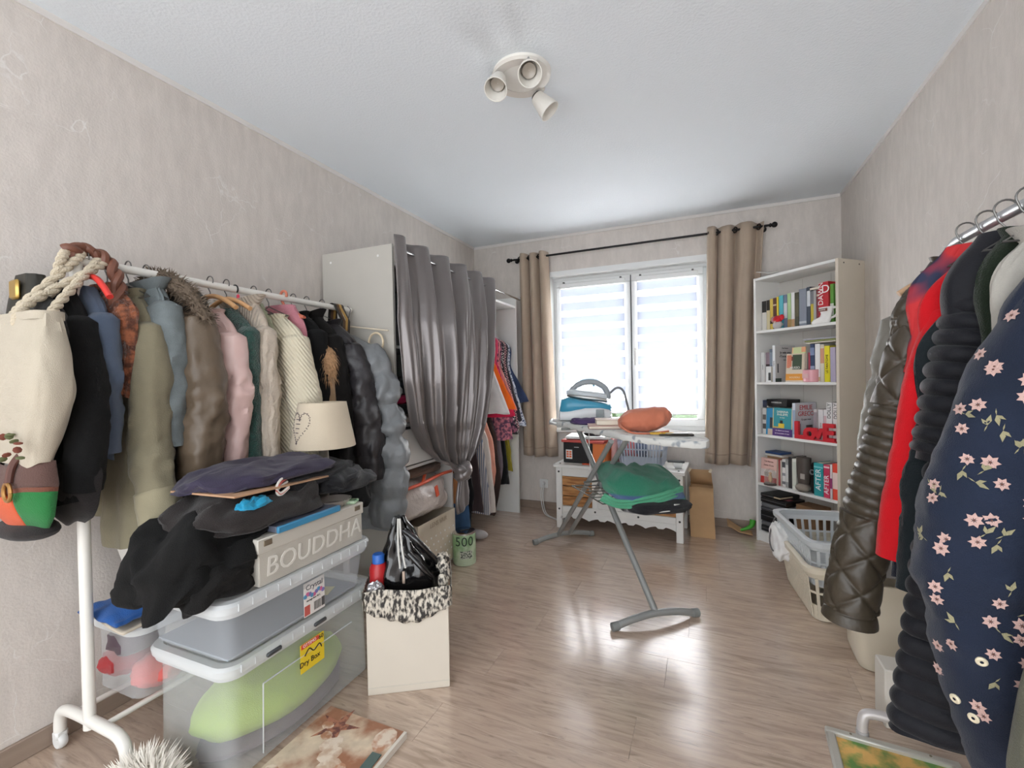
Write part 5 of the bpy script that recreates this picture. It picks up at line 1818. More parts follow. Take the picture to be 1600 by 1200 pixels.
def pbring(z, k=0.0):
    r = []
    for (x, y) in ((pbx0, pby0), (pbx0, (pby0 + pby1) / 2), (pbx0, pby1), ((pbx0 + pbx1) / 2, pby1), (pbx1, pby1), (pbx1, (pby0 + pby1) / 2), (pbx1, pby0), ((pbx0 + pbx1) / 2, pby0)):
        fold = .018 * math.sin(PI * min(1, z / .42)) if abs(y - (pby0 + pby1) / 2) < .01 else 0
        xx = x + (fold if x < -.02 else -fold) + .008 * nz(x * 9, z * 5, y * 9) + .02 * z * .2
        r.append(Vector((xx - .02 * z, y + .012 * nz(x * 7, z * 6, 1), z)))
    return r


obj('bag_walls', MB().loft([pbring(.001), pbring(.06), pbring(.14), pbring(.22), pbring(.3), pbring(.375)], True, True, False), M_kraft, kb, 20, solid=.002)
obj('bag_back', MB().loft([[Vector((-.105, pby1 - .004, .36)), Vector((.05, pby1 - .004, .36))], [Vector((-.118, pby1 - .01, .475)), Vector((.04, pby1 - .01, .475))]], False), M_kraft, kb, 20, solid=.002)
for sx in (-.113, .036):
    obj('handle_tab', MB().box((sx, pby1 - .018, .47), (.018, .004, .03), 0, Matrix.Rotation(.5, 3, 'Y')), cmat((226, 214, 190), .7), kb)
ks = MB().grid(lambda u, v: Vector((.15 + .17 * u, 3.78 + .10 * v - .02 * u, .012 + .045 * (1 - u) ** 2 + .03 * v * (1 - u) + .008 * nz(u * 3, v * 3, 0))), 12, 8)
tag(obj('kraft_sheet', ks, M_kraft, None, 30, solid=.002), 'torn kraft paper sheet on the floor at the bookcase foot', 'paper')
gr = MB().tube(smooth_path([(.24, 3.80, .03), (.28, 3.805, .045), (.315, 3.81, .07), (.325, 3.82, .11)], 14), [.008 + .014 * i / 14 for i in range(15)], 10)
tag(obj('green_toy', gr, cmat((64, 160, 40), .5)), 'bright green plastic toy lying on the torn kraft sheet', 'toy')

# ---------------------------------------------------------------- ironing board
iu, iv = Vector((-.67, .742, 0)).normalized(), Vector((.742, .67, 0)).normalized()
TIP = Vector((.005, 2.245, 0))
BL = 1.40
M_cover = mat('printed_board_cover', (216, 216, 212), .7, rgb2=(150, 156, 162), pat='noise', pscale=22, detail=1, var=.05)
M_cover.node_tree.nodes['Color Ramp'].color_ramp.elements[0].position = .60
M_cover.node_tree.nodes['Color Ramp'].color_ramp.elements[1].position = .68
ib = thing('ironing_board', 'grey metal ironing board with a pale leaf printed cover', 'ironing board', (-.45, 2.72, 0))


def half_w(s):
    """half width at distance s from the tip"""
    if s < .45:
        return .19 * math.sin(PI / 2 * min(1, s / .45)) ** .62
    if s > BL - .05:
        return .19 * math.sqrt(max(0, 1 - ((s - BL + .05) / .05) ** 2)) * .2 + .152
    return .19


def bring(z, k, n=40):
    L, Rr = [], []
    for i in range(n + 1):
        s = BL * (i / n) ** 1.3
        w = half_w(s) * k + (k - 1) * .01
        c = TIP + iu * s
        L.append(c - iv * w + Vector((0, 0, z)))
        Rr.append(c + iv * w + Vector((0, 0, z)))
    return L + Rr[::-1]


cov = MB()
wav = [bring(.872, .97), bring(.874, 1.0), bring(.888, 1.012), bring(.902, 1.0), bring(.905, .96)]
for i, p in enumerate(wav[1]):
    p.z += .004 * math.sin(i * 2.4)
cov.loft(wav, True, True, True)
obj('board_cover', cov, M_cover, ib, 50)
F1, F2 = Vector((-.23, 2.28, 0)), Vector((-.975, 3.215, 0))
fd1, fd2 = Vector((.343, .265, 0)).normalized(), Vector((.326, .308, 0)).normalized()
M_grey = mat('grey_lacquered_tube', (150, 152, 150), .35, .3)
for F, fdv, ln in ((F1, fd1, .215), (F2, fd2, .225)):
    ft = smooth_path([tuple(F - fdv * ln + Vector((0, 0, .02))), tuple(F - fdv * ln * .6 + Vector((0, 0, .04))), tuple(F + Vector((0, 0, .052))), tuple(F + fdv * ln * .6 + Vector((0, 0, .04))), tuple(F + fdv * ln + Vector((0, 0, .02)))], 20)
    fo = obj('foot', MB().tube(ft, .017, 14), M_grey, ib)
    for sg in (-1, 1):
        obj('foot_cap', MB().tube([F + fdv * sg * (ln - .012) + Vector((0, 0, .0215)), F + fdv * sg * (ln + .022) + Vector((0, 0, .019))], .0205, 14), mat('foot_cap_rubber', (128, 130, 128), .6), fo)
legtop = Vector((-.79, 2.97, .872))
obj('leg', MB().tube([F1 + Vector((0, 0, .05)), legtop], .0165, 14), M_grey, ib)
for a, b in ((Vector((-1.01, 3.182, .045)), Vector((-.452, 2.372, .872))), (Vector((-.941, 3.247, .045)), Vector((-.382, 2.43, .872)))):
    obj('leg', MB().tube([a, b], .0145, 14), M_grey, ib)
obj('pivot', MB().tube([Vector((-.66, 2.60, .59)), Vector((-.55, 2.70, .59))], .006, 10), M_steel, ib)
obj('under_bar', MB().tube([legtop - iv * .12 + Vector((0, 0, -.006)), legtop + iv * .12 + Vector((0, 0, -.006))], .009, 10), M_grey, ib)
# wire shelf slung between the legs
ws = MB()
q0, q1, q2, q3 = Vector((-.735, 2.60, .565)), Vector((-.53, 2.50, .50)), Vector((-.16, 2.72, .50)), Vector((-.36, 2.86, .54))
loop = [q0, q1, q2, q3, q0]
ws.tube(loop, .004, 8)
for k in range(1, 6):
    ws.tube([q0.lerp(q3, k / 6), q1.lerp(q2, k / 6)], .0028, 6)
    ws.tube([q0.lerp(q1, k / 6), q3.lerp(q2, k / 6)], .0028, 6)
obj('wire_shelf', ws, M_chrome, ib)

def towel_warp(p):
    p.z += .24 * (-.40 - p.x) + .02 * math.sin(9 * p.x + 14 * p.z)
    return p


tw1 = cloth_lump((-.345, 2.615, .605), (.225, .165, .10), 2.2, .10, .12, .62, .7, towel_warp, rot=.5)
M_towel = mat('green_towel', (38, 138, 104), .9, rgb2=(70, 106, 150), bump=1.0, bscale=260, sheen=.3)
nt = M_towel.node_tree                                     # green towel with a blue band across it
tcn = nt.nodes.new('ShaderNodeTexCoord')
sx_ = nt.nodes.new('ShaderNodeSeparateXYZ')
nt.links.new(tcn.outputs['Object'], sx_.inputs[0])
rmp = nt.nodes.new('ShaderNodeValToRGB')
rmp.color_ramp.interpolation = 'EASE'
for e, (p, c) in zip((rmp.color_ramp.elements[0], rmp.color_ramp.elements[1]), ((0, (28, 118, 92)), (1, (48, 160, 118)))):
    e.position, e.color = p, lin(c)
for p, c in ((.44, (36, 136, 104)), (.5, (72, 100, 150)), (.6, (80, 112, 160)), (.66, (48, 160, 118))):
    e = rmp.color_ramp.elements.new(p)
    e.color = lin(c)
mrg = nt.nodes.new('ShaderNodeMapRange')
mrg.inputs['From Min'].default_value = .20
mrg.inputs['From Max'].default_value = -.02
nt.links.new(sx_.outputs['Z'], mrg.inputs['Value'])
nt.links.new(mrg.outputs[0], rmp.inputs[0])
nt.links.new(rmp.outputs[0], nt.nodes['Principled BSDF'].inputs['Base Color'])
tw_ = tag(obj('green_towel', tw1, M_towel, None, 60), 'green towel with a blue band folded on the ironing board wire shelf', 'towel')
M_tedge = cloth('mint_towel_edge', (92, 176, 138), bump=.8, bscale=260)
for k in range(3):
    e = MB().tube(smooth_path([(-.53 + .01 * k, 2.46, .535 + .014 * k), (-.42, 2.425 - .004 * k, .515 + .016 * k), (-.27, 2.455, .535 + .018 * k), (-.15, 2.56, .565 + .016 * k), (-.12, 2.62, .57 + .014 * k)], 24), .0105, 8)
    obj('folded_edge', e, M_tedge, tw_, 60)
bt_ = cloth_lump((-.25, 2.55, .512), (.17, .12, .036), 6.6, .1, .06, .6, .9, None, rot=.45)
bt_o = tag(obj('black_towel', bt_, cloth('black_terry', (22, 22, 28), bump=1.0, bscale=260), None, 60), 'black folded towel with pale trim under the green towel', 'towel')
obj('pale_trim', MB().tube(smooth_path([(-.30, 2.422, .50), (-.25, 2.428, .502), (-.19, 2.445, .508), (-.135, 2.485, .515), (-.12, 2.51, .53), (-.15, 2.475, .538)], 16), .004, 8), cmat((206, 204, 200), .7), bt_o)
obj('care_label', MB().box((-.30, 2.425, .518), (.075, .003, .022), 0, rotz(.25)), cmat((206, 204, 198), .7), bt_o)
gb = cloth_lump((-.33, 2.575, .492), (.13, .10, .028), 4.1, .14, .08, .6, 1.0, None, rot=.3)
tag(obj('grey_garment', gb, cloth('black_grey_cloth', (150, 150, 152), rgb2=(26, 26, 30), pat='noise', pscale=14), None, 60), 'grey and black garment drooping below the black towel', 'garment')

# steam iron on its blue station
st_c = TIP + iu * 1.19 + iv * .02
ir = thing('steam_iron_station', 'blue and white steam iron station on the wide end of the ironing board', 'iron', (st_c.x, st_c.y, .906), math.atan2(iv.y, iv.x) - .5)


def ssec(x, zb, zt, hw, n=18):
    return [Vector((x, hw * spow(math.cos(2 * PI * j / n), .55), (zb + zt) / 2 + (zt - zb) / 2 * spow(math.sin(2 * PI * j / n), .55))) for j in range(n)]


M_iw = mat('iron_white', (224, 226, 228), .3)
M_ib = mat('iron_blue', (66, 150, 182), .3)
low = [(-.185, .015, .045, .06), (-.175, 0, .075, .085), (-.1, 0, .078, .10), (0, 0, .105, .105), (.1, 0, .105, .10), (.165, 0, .085, .09), (.18, .01, .07, .06)]
up_ = [(-.178, .05, .085, .06), (-.165, .045, .15, .08), (-.12, .05, .165, .092), (0, .07, .145, .095), (.1, .075, .128, .09), (.17, .06, .115, .075), (.182, .065, .10, .05)]
obj('station_base', MB().loft([ssec(*p) for p in low]), M_iw, ir, 50, world=False)
obj('blue_shell', MB().loft([ssec(x, zb, zt, hw * 1.01) for x, zb, zt, hw in up_]), M_ib, ir, 50, world=False)
obj('dial_panel', MB().box((.10, -.1035, .055), (.055, .006, .055), .003), cmat((150, 158, 160), .4), ir, world=False)
sole = [(-.13, .168, .180, .012), (-.10, .162, .190, .035), (-.02, .148, .182, .052), (.09, .132, .17, .056), (.15, .124, .155, .045)]
obj('sole_plate', MB().loft([ssec(*p) for p in sole]), M_steel, ir, 50, world=False)
obj('iron_shell', MB().loft([ssec(x, zb + .014, zt + .03, hw * .93) for x, zb, zt, hw in sole]), mat('iron_pale_grey', (196, 202, 206), .3), ir, 50, world=False)
hdl = smooth_path([(-.10, 0, .205), (-.06, 0, .245), (0, 0, .268), (.07, 0, .266), (.13, 0, .235), (.16, 0, .175), (.158, 0, .15)], 24)
obj('iron_handle', MB().tube(hdl, [.017 + .004 * math.sin(i / 24 * PI) for i in range(25)], 14), mat('iron_grey_handle', (150, 156, 160), .35), ir, world=False)
obj('handle_inlay', MB().tube([(p[0], 0, p[2] + .012) for p in hdl[3:15]], .011, 10), M_ib, ir, world=False)
obj('steam_button', MB().box((.06, 0, .252), (.016, .022, .03), .006), M_ib, ir, world=False)
obj('steam_hose', MB().tube(smooth_path([(.165, .02, .18), (.22, .03, .225), (.265, .04, .205), (.29, .05, .12), (.305, .06, .03), (.27, .07, .01)], 24), .008, 10), mat('hose_grey', (120, 122, 124), .6), ir, world=False)
obj('iron_rest', MB().tube([(-.20, -.1, -.014), (-.24, -.09, .0), (-.245, .09, .0), (-.2, .1, -.014)], .007, 8), M_whiteplastic, ir, world=False)


def onboard(s, w, z=.0):
    return TIP + iu * s + iv * w + Vector((0, 0, .906 + z))


pc = cloth_lump(tuple(onboard(.93, -.10, .014)), (.115, .05, .026), 3.7, .14, .12, .7, .7, None, rot=-.1)
tag(obj('purple_cloth', pc, cloth('purple_satin', (74, 54, 96), rough=.5)), 'dark purple cloth lying next to the steam iron station', 'cloth')
bkR = rotz(math.atan2(iv.y, iv.x) - .45)
nb = thing('open_book', 'thick cream paged book lying by the orange pouch', 'book', tuple(onboard(.70, -.06)))
obj('pages', MB().box(tuple(onboard(.70, -.06, .034)), (.20, .13, .028), .003, bkR), M_page, nb)
obj('cover', MB().box(tuple(onboard(.70, -.06, .050)), (.206, .136, .004), .001, bkR), cmat((206, 186, 172), .6), nb)
nb2 = thing('notebook', 'rose beige notebook under the thick cream paged book', 'book', tuple(onboard(.69, -.08)))
obj('cover', MB().box(tuple(onboard(.69, -.08, .0165)), (.27, .16, .004), .001, bkR), cmat((206, 170, 160), .6), nb2)
obj('pages', MB().box(tuple(onboard(.69, -.08, .0085)), (.262, .152, .012), .001, bkR), M_page, nb2)
obj('cover', MB().box(tuple(onboard(.69, -.08, .0015)), (.27, .16, .003), .001, bkR), cmat((150, 118, 114), .6), nb2)
po = thing('drawstring_pouch', 'orange cotton drawstring pouch on the ironing board', 'pouch', tuple(onboard(.45, -.02)), math.atan2(iv.y, iv.x) - .42)
M_or = cloth('terracotta_cotton', (204, 122, 94), bump=.25, rough=.7, var=.06, wrinkle=.9, wscale=12)
prr = []
for i in range(31):
    v = i / 30
    x = lerp(-.135, .15, v)
    r = keyed([(0, .02), (.06, .042), (.2, .062), (.45, .066), (.7, .06), (.92, .035), (1, .012)], v)[0]
    wz = keyed([(0, .9), (.4, .95), (.75, 1.1), (1, 1.5)], v)[0]
    zc = keyed([(0, .05), (.3, .06), (.7, .068), (1, .085)], v)[0]
    prr.append([Vector((x + .012 * nz(v * 3, math.cos(2 * PI * j / 36), 1), (r * 1.25 + .006 * math.sin(9 * 2 * PI * j / 36) * (1 - v) ** 3) * math.cos(2 * PI * j / 36),
                        max(.001, zc + (r * wz + .008 * nz(v * 5, math.cos(2 * PI * j / 36) * 2, math.sin(2 * PI * j / 36) * 2)) * math.sin(2 * PI * j / 36)))) for j in range(36)])
obj('pouch_body', MB().loft(prr), M_or, po, 60, world=False)
for k in range(2):
    obj('drawstring', MB().tube(smooth_path([(-.13, -.03, .05), (-.125, -.075 - .01 * k, .03), (-.08, -.11, .006), (0, -.13 - .012 * k, .005), (.08, -.12, .007 + .004 * k), (.11, -.10, .012)], 18), .005, 8), M_or, po, world=False)
sc = thing('yellow_scissors', 'dark case with yellow handled scissors near the board tip', 'scissors', tuple(onboard(.22, .0)))
obj('case', MB().box(tuple(onboard(.22, .01, .006)), (.17, .045, .010), .004, rotz(.25)), cmat((64, 58, 50), .5), sc)
for k in (-1, 1):
    p = onboard(.25, -.05, .012)
    obj('finger_loop', MB().tube([p + rotz(.2) @ Vector((.03 * k + .026 * math.cos(2 * PI * q / 18), .013 * math.sin(2 * PI * q / 18), 0)) for q in range(19)], .005, 8), cmat((212, 166, 60), .4), sc)
obj('blade', MB().box(tuple(onboard(.20, .0, .0145)), (.11, .014, .004), .001, rotz(.3)), M_steel, sc)
# ---------------------------------------------------------------- bookcase set across the corner
BX, BY, BA = .338, 3.709, math.atan2(-.43, .407)
BWD, BDP, BHT = .60, .24, 1.90
bc = thing('bookcase', 'narrow white bookcase set diagonally across the room corner', 'bookcase', (BX, BY, 0), BA)
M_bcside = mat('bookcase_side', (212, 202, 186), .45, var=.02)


def bb(name, c, d, m, bev=.001, parent=None):
    return obj(name, MB().box(c, d, bev), m, parent or bc, 40, world=False)


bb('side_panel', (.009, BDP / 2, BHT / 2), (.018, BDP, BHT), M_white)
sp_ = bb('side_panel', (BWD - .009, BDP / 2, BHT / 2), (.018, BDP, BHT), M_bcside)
for (y_, z_) in ((.05, BHT - .025), (BDP - .05, BHT - .025), (.12, .62)):
    obj('screw_hole', MB().lathe([(.001, .0012), (.0045, .001), (.005, 0)], (BWD, y_, z_), 10, Matrix.Rotation(PI / 2, 3, 'Y')), cmat((60, 54, 50), .6), sp_, world=False)
bb('back_panel', (BWD / 2, BDP - .004, BHT / 2), (BWD - .036, .005, BHT - .04), mat('bookcase_back', (214, 210, 204), .5))
for x in (.2, .4):
    bb('back_seam', (x, BDP - .0075, BHT / 2), (.002, .001, BHT - .06), cmat((186, 180, 172), .6), 0)
SHZ = (.075, .426, .778, 1.152, 1.520, BHT)
for z in SHZ:
    bb('shelf', (BWD / 2, BDP / 2 - .003, z - .009), (BWD - .036, BDP - .008, .018), M_white)
bb('plinth', (BWD / 2, .02, .028), (BWD - .036, .016, .056), M_white)
Mbc = Matrix.Translation((BX, BY, 0)) @ Matrix.Rotation(BA, 4, 'Z')
DF = .035


def place(u, d, z):
    return Mbc @ Vector((u, d, z))


def book(u0, u1, z0, z1, col, label, depth=.14, d=DF, band=None, text=None, tcol=None, tsize=None, group='books on the white bookcase', vertical=True, tilt=0.0, rough=.5, name='book', top=None):
    """a standing book with its spine towards the room"""
    w = max(.006, u1 - u0 - .0015)
    h = z1 - z0
    p = place((u0 + u1) / 2, d, z0)
    t = thing(name, label, 'book', tuple(p), BA, group)
    R = Matrix.Rotation(tilt, 3, 'Y')
    m = cmat(col, rough)
    c = min(.0025, w * .18)
    cv = MB()
    cv.box((0, .0015, h / 2), (w, .003, h), .0006, R)
    cv.box((-w / 2 + c / 2, depth / 2, h / 2), (c, depth, h), .0004, R)
    cv.box((w / 2 - c / 2, depth / 2, h / 2), (c, depth, h), .0004, R)
    cvo = obj('cover', cv, m, t, 40, world=False)
    obj('pages', MB().box((0, depth / 2 - .001, h / 2), (w - 2 * c, depth - .006, h - .006), 0, R), M_page, t, 40, world=False)
    for (za, zb, bcol) in (band or []):
        obj('spine_band', MB().box((0, -.0003, lerp(0, h, (za + zb) / 2)), (w * .98, .0008, h * (zb - za)), 0, R), cmat(bcol, rough), cvo, world=False)
    if text:
        wp = Mbc.to_3x3()
        up = wp @ (R @ Vector((0, 0, 1)))
        n = wp @ Vector((0, -1, 0))
        o = p + wp @ (R @ Vector((0, -.0012, h * (top or .5))))
        lettering(text, tsize or w * .7, frame(o, up if vertical else wp @ Vector((1, 0, 0)), n), cmat(tcol or (240, 238, 234), .6), cvo)
    return t


def side_cover(t, u1, z0, z1, d, depth, col, lines=(), blocks=()):
    """print on the front cover that shows on a standing book's side"""
    h = z1 - z0
    p0 = place(u1, d, z0)
    W = Mbc.to_3x3()
    ux, dx = W @ Vector((1, 0, 0)), W @ Vector((0, 1, 0))
    inv = Matrix.LocRotScale(t.location, t.rotation_euler, None).inverted()

    def plate(name, a0, a1, b0, b1, off, c):
        q = inv @ (p0 + dx * depth * (a0 + a1) / 2 + Vector((0, 0, h * (b0 + b1) / 2)) + ux * off)
        return obj(name, MB().box(q, (.0008, depth * (a1 - a0), h * (b1 - b0)), 0), cmat(c, .45), t, 0, world=False)
    cv = plate('front_cover', .02, .98, .01, .99, .0002, col)
    for (a0, a1, b0, b1, c) in blocks:
        plate('cover_print', a0, a1, b0, b1, .0008, c).parent = cv
    for (s, size, b0, c) in lines:
        lettering(s, size, frame(p0 + dx * depth * .5 + Vector((0, 0, h * b0)) + ux * .0014, dx, ux), cmat(c, .6), cv)


def facing(u0, u1, z0, z1, col, label, d=.02, th=.018, lean=.10, lines=(), blocks=(), name='book', cat='book', group='books facing out on the bookcase'):
    """a book turned with its front cover towards the room, leaning back"""
    w, h = u1 - u0, z1 - z0
    p = place((u0 + u1) / 2, d, z0)
    t = thing(name, label, cat, tuple(p), BA, group)
    R = Matrix.Rotation(-lean, 3, 'X')
    cvo = obj('cover', MB().box(R @ Vector((0, .001, h / 2)), (w, .002, h), 0, R), cmat(col, .45), t, world=False)
    obj('pages', MB().box(R @ Vector((0, .001 + th / 2, h / 2)), (w - .006, th - .002, h - .006), 0, R), M_page, t, world=False)
    obj('back_cover', MB().box(R @ Vector((0, th + .001, h / 2)), (w, .002, h), 0, R), cmat(col, .45), t, world=False)
    for (x0, x1, a, b, c) in blocks:
        o = obj('cover_print', MB().box(R @ Vector((lerp(-w / 2, w / 2, (x0 + x1) / 2), -.0006, lerp(0, h, (a + b) / 2))), (w * (x1 - x0), .001, h * (b - a)), 0, R), cmat(c, .5), cvo, world=False)
    W = Mbc.to_3x3()
    for (s, size, a, c) in lines:
        o = p + W @ (R @ Vector((0, -.0014, h * a)))
        lettering(s, size, frame(o, W @ Vector((1, 0, 0)), W @ (R @ Vector((0, -1, 0)))), cmat(c, .6), cvo)
    return t


G = 'books on the top shelf'
z0 = SHZ[4]
A = [(.022, .060, 1.735, (226, 222, 214), 'white spined book with a black top, first on the top shelf', [(.62, 1, (40, 38, 38))]),
     (.060, .088, 1.737, (222, 208, 168), 'cream spined book with a black top, second on the top shelf', [(.66, 1, (52, 48, 44))]),
     (.088, .112, 1.742, (226, 198, 92), 'yellow book behind the gnome', [(.2, .3, (60, 50, 40))]),
     (.112, .140, 1.744, (98, 62, 50), 'dark brown book behind the gnome', [(.75, .8, (210, 190, 160))]),
     (.140, .156, 1.748, (232, 204, 60), 'thin yellow book behind the gnome', None),
     (.158, .192, 1.752, (86, 176, 188), 'turquoise book behind the gnome', [(.1, .16, (230, 230, 226))]),
     (.194, .222, 1.752, (110, 124, 146), 'slate blue book with pale lettering', [(.3, .75, (206, 210, 216))]),
     (.222, .250, 1.755, (176, 206, 150), 'pale green book on the top shelf', [(.0, .25, (170, 140, 90))]),
     (.250, .276, 1.757, (228, 228, 226), 'white book with a kraft coloured foot', [(.0, .24, (188, 152, 112))]),
     (.276, .306, 1.752, (74, 74, 56), 'olive patterned dark book on the top shelf', [(.3, .8, (96, 92, 66))]),
     (.306, .360, 1.768, (132, 138, 150), 'thick grey blue book, widest on the top shelf', [(.08, .14, (190, 194, 200))]),
     (.361, .386, 1.772, (66, 76, 88), 'dark blue grey book on the top shelf', [(.5, .9, (196, 200, 204))]),
     (.386, .408, 1.742, (196, 176, 60), 'mustard yellow book with a grey top', [(.62, 1, (120, 120, 124))]),
     (.404, .424, 1.744, (170, 168, 166), 'silver grey book on the top shelf', None),
     (.425, .447, 1.745, (122, 42, 48), 'dark maroon book behind the shoe mug', [(.8, .86, (200, 180, 160))]),
     (.512, .535, 1.762, (106, 164, 74), 'green book last on the top shelf', [(.2, .5, (226, 232, 220))])]
for u0, u1, zt, c, lb, bd in A:
    book(u0, u1, z0, zt, c, lb, .15, DF + .02, bd, group=G)
tk = book(.448, .510, z0, 1.782, (186, 36, 46), 'very thick red book with a big white D', .16, DF + .01, [(.0, 1.0, (190, 40, 50))], group=G)
W3 = Mbc.to_3x3()
lettering('DAWN', .045, frame(place(.462, DF + .0085, z0 + .19), (0, 0, 1), W3 @ Vector((0, -1, 0))), M_whiteink, tk.children[0])
lettering('D', .07, frame(place(.492, DF + .0085, z0 + .215), W3 @ Vector((1, 0, 0)), W3 @ Vector((0, -1, 0))), M_whiteink, tk.children[0])
fl1 = book(.38, .46, 1.748, 1.762, (214, 206, 190), 'cream booklet lying flat across the top shelf books', .13, DF + .02, group=G, name='booklet')

gn = thing('gnome_figure', 'little red hatted gnome with a white beard on the top shelf', 'figurine', tuple(place(.165, .02, z0)), BA)
obj('beard', MB().ball((0, .012, .028), (.034, .022, .03), 18, 12, None, lambda d: 1 + .15 * nz(d.x, d.y, d.z, 4)), cloth('white_wool', (220, 214, 212), bump=1.0), gn, world=False)
obj('hat', MB().ball((.002, .012, .068), (.032, .024, .026), 16, 10).ball((.032, .012, .078), (.018, .014, .02), 12, 8), cloth('red_felt', (206, 40, 52)), gn, world=False)
obj('pink_ear', MB().ball((-.03, .012, .07), (.02, .012, .022), 12, 8), cloth('grey_pink_felt', (186, 140, 142)), gn, world=False)
obj('nose', MB().ball((0, -.012, .05), .007, 10, 8), cmat((226, 180, 160), .6), gn, world=False)
mg = thing('shoe_mug', 'white ceramic boot shaped mug with brown lettering on the top shelf', 'mug', tuple(place(.50, .018, z0)), BA)
sec = [(.0, .055, .06, -.03), (.012, .06, .065, -.03), (.028, .056, .052, -.02), (.042, .036, .036, .0), (.06, .034, .034, .006), (.085, .042, .04, .006), (.1, .05, .046, .006), (.097, .044, .04, .006), (.06, .028, .028, .006)]
obj('mug_body', MB().loft([[Vector((cx + a * math.cos(2 * PI * j / 24), .012 + b * .45 * math.sin(2 * PI * j / 24), z)) for j in range(24)] for z, a, b, cx in sec]), mat('white_ceramic', (232, 230, 226), .2), mg, 50, world=False)
obj('mug_handle', MB().tube(smooth_path([(.045, .012, .09), (.08, .012, .092), (.084, .012, .07), (.062, .012, .04), (.038, .012, .03)], 16), .0075, 10), mat('white_ceramic_handle', (232, 230, 226), .2), mg, world=False)
obj('print_band', MB().box((.0, -.0075, .082), (.05, .002, .018), 0), cmat((120, 74, 56), .5), mg, world=False)
lettering('COFFEE', .012, frame(place(.495, .0062, z0 + .082), W3 @ Vector((1, 0, 0)), W3 @ Vector((0, -1, 0))), M_whiteink, mg)
pp = MB().grid(lambda u, v: place(lerp(.0, .26, u), lerp(.03, .22, v), BHT + .008 + .045 * (1 - u) ** 2 + .01 * v), 14, 6)
tag(obj('curled_magazine', pp, cmat((206, 202, 198), .5), None, 60, solid=.006), 'curled magazine lying on top of the bookcase', 'magazine')
tag(obj('grey_papers', MB().box(tuple(place(.15, .12, BHT + .006)), (.24, .17, .010), .001, rotz(BA)), cmat((150, 150, 156), .6)), 'grey papers under the curled magazine on the bookcase', 'papers')

G = 'books on the second shelf'
z0 = SHZ[3]
book(.024, .058, z0, 1.365, (226, 224, 222), 'white paperback first on the second shelf', .13, DF, text='romans', tcol=(120, 116, 116), tsize=.012, group=G)
book(.058, .092, z0, 1.363, (152, 130, 140), 'mauve paperback with a dark red pattern', .13, DF + .01, [(.05, .2, (186, 40, 62)), (.3, .6, (50, 28, 34))], group=G)
book(.094, .136, z0, 1.384, (84, 96, 112), 'dark grey blue paperback on the second shelf', .14, .038, [(.5, .9, (130, 144, 158))], group=G)
facing(.092, .134, z0, 1.262, (230, 230, 228), 'small white box set before the grey blue paperback', .002, .028, .02, blocks=((.5, .95, .1, .6, (60, 60, 60)),), name='small_box', cat='box', group='ornaments on the second shelf')
bk1 = book(.138, .160, z0, 1.408, (224, 226, 228), 'tall white book with black title text on its pale grey cover', .19, .012, text='histoire', tcol=(90, 90, 96), tsize=.012, group=G)
side_cover(bk1, .160, z0, 1.408, .012, .19, (206, 202, 200), (('Paul Auster', .013, .92, (90, 86, 86)), ('Je suis une', .024, .80, (40, 38, 40)), ("d'Exception", .024, .70, (40, 38, 40)), ('roman', .014, .60, (90, 86, 86))),
           ((.55, .98, .02, .2, (64, 78, 96)), (.0, .3, .0, .1, (70, 84, 76)), (.1, .16, .25, .5, (70, 72, 74))))
facing(.232, .362, z0, 1.342, (214, 198, 176), 'illustrated cover with a dark green bust and orange band', .018, .02, .06,
       lines=(('MUSSO', .022, .50, (236, 230, 224)), ('NOUVEAU', .016, .16, (240, 222, 190))), blocks=((.36, .86, .44, .96, (58, 76, 54)), (.05, .3, .5, .95, (204, 120, 92)), (0, 1, .06, .29, (222, 150, 54)), (.3, .4, .75, .9, (120, 60, 50))))
facing(.255, .352, 1.336, 1.385, (206, 214, 160), 'green and orange postcard peeping above the illustrated cover', .05, .003, .1, blocks=((.7, 1, .3, 1, (232, 164, 124)), (0, .1, .2, 1, (236, 196, 150))), name='postcard', cat='postcard')
book(.366, .388, z0, 1.345, (196, 82, 98), 'raspberry pink book behind the candle', .13, DF + .02, group=G)
book(.394, .424, z0, 1.398, (46, 62, 94), 'navy book with pale lettering on the second shelf', .14, DF, [(.3, .42, (150, 160, 186)), (.7, .9, (120, 134, 166))], group=G)
book(.426, .460, z0, 1.396, (228, 228, 226), 'thick white book with a kraft foot stripe', .14, DF, [(.02, .13, (196, 168, 128))], group=G)
book(.460, .486, z0, 1.388, (220, 212, 192), 'cream book beside the bright yellow one', .14, DF, [(.5, .9, (206, 150, 120))], group=G)
book(.486, .521, z0, 1.378, (234, 220, 40), 'bright yellow book with black print', .14, DF, text='LE FANTOME', tcol=(30, 30, 28), tsize=.02, group=G)
book(.522, .556, z0, 1.368, (182, 172, 194), 'lilac book last on the second shelf', .14, DF, group=G)
for k, (c, lb) in enumerate((((212, 206, 190), 'pale leaflet lying across the second shelf books'), ((150, 156, 96), 'green leaflet among those across the second shelf books'), ((176, 174, 184), 'grey leaflet topmost across the second shelf books'))):
    o = MB().box(tuple(place(.475 - .01 * k, .09, 1.405 + .011 * k)), (.20, .13, .008), .001, rotz(BA + .1 * k - .1))
    tag(obj('leaflet', o, cmat(c, .5)), lb, 'leaflet', 'leaflets')
cn = thing('pink_candle', 'pink glass candle before the second shelf books', 'candle', tuple(place(.40, .04, z0)), BA)
obj('candle_glass', MB().lathe([(.001, 0), (.044, 0), (.048, .004), (.05, .078), (.047, .08), (.045, .06), (.001, .058)], (0, 0, 0), 28), mat('pink_glass', (228, 164, 172), .3), cn, 40, world=False)
obj('candle_label', MB().box((-.008, -.0485, .04), (.04, .002, .028), 0), cmat((222, 178, 178), .6), cn, world=False)

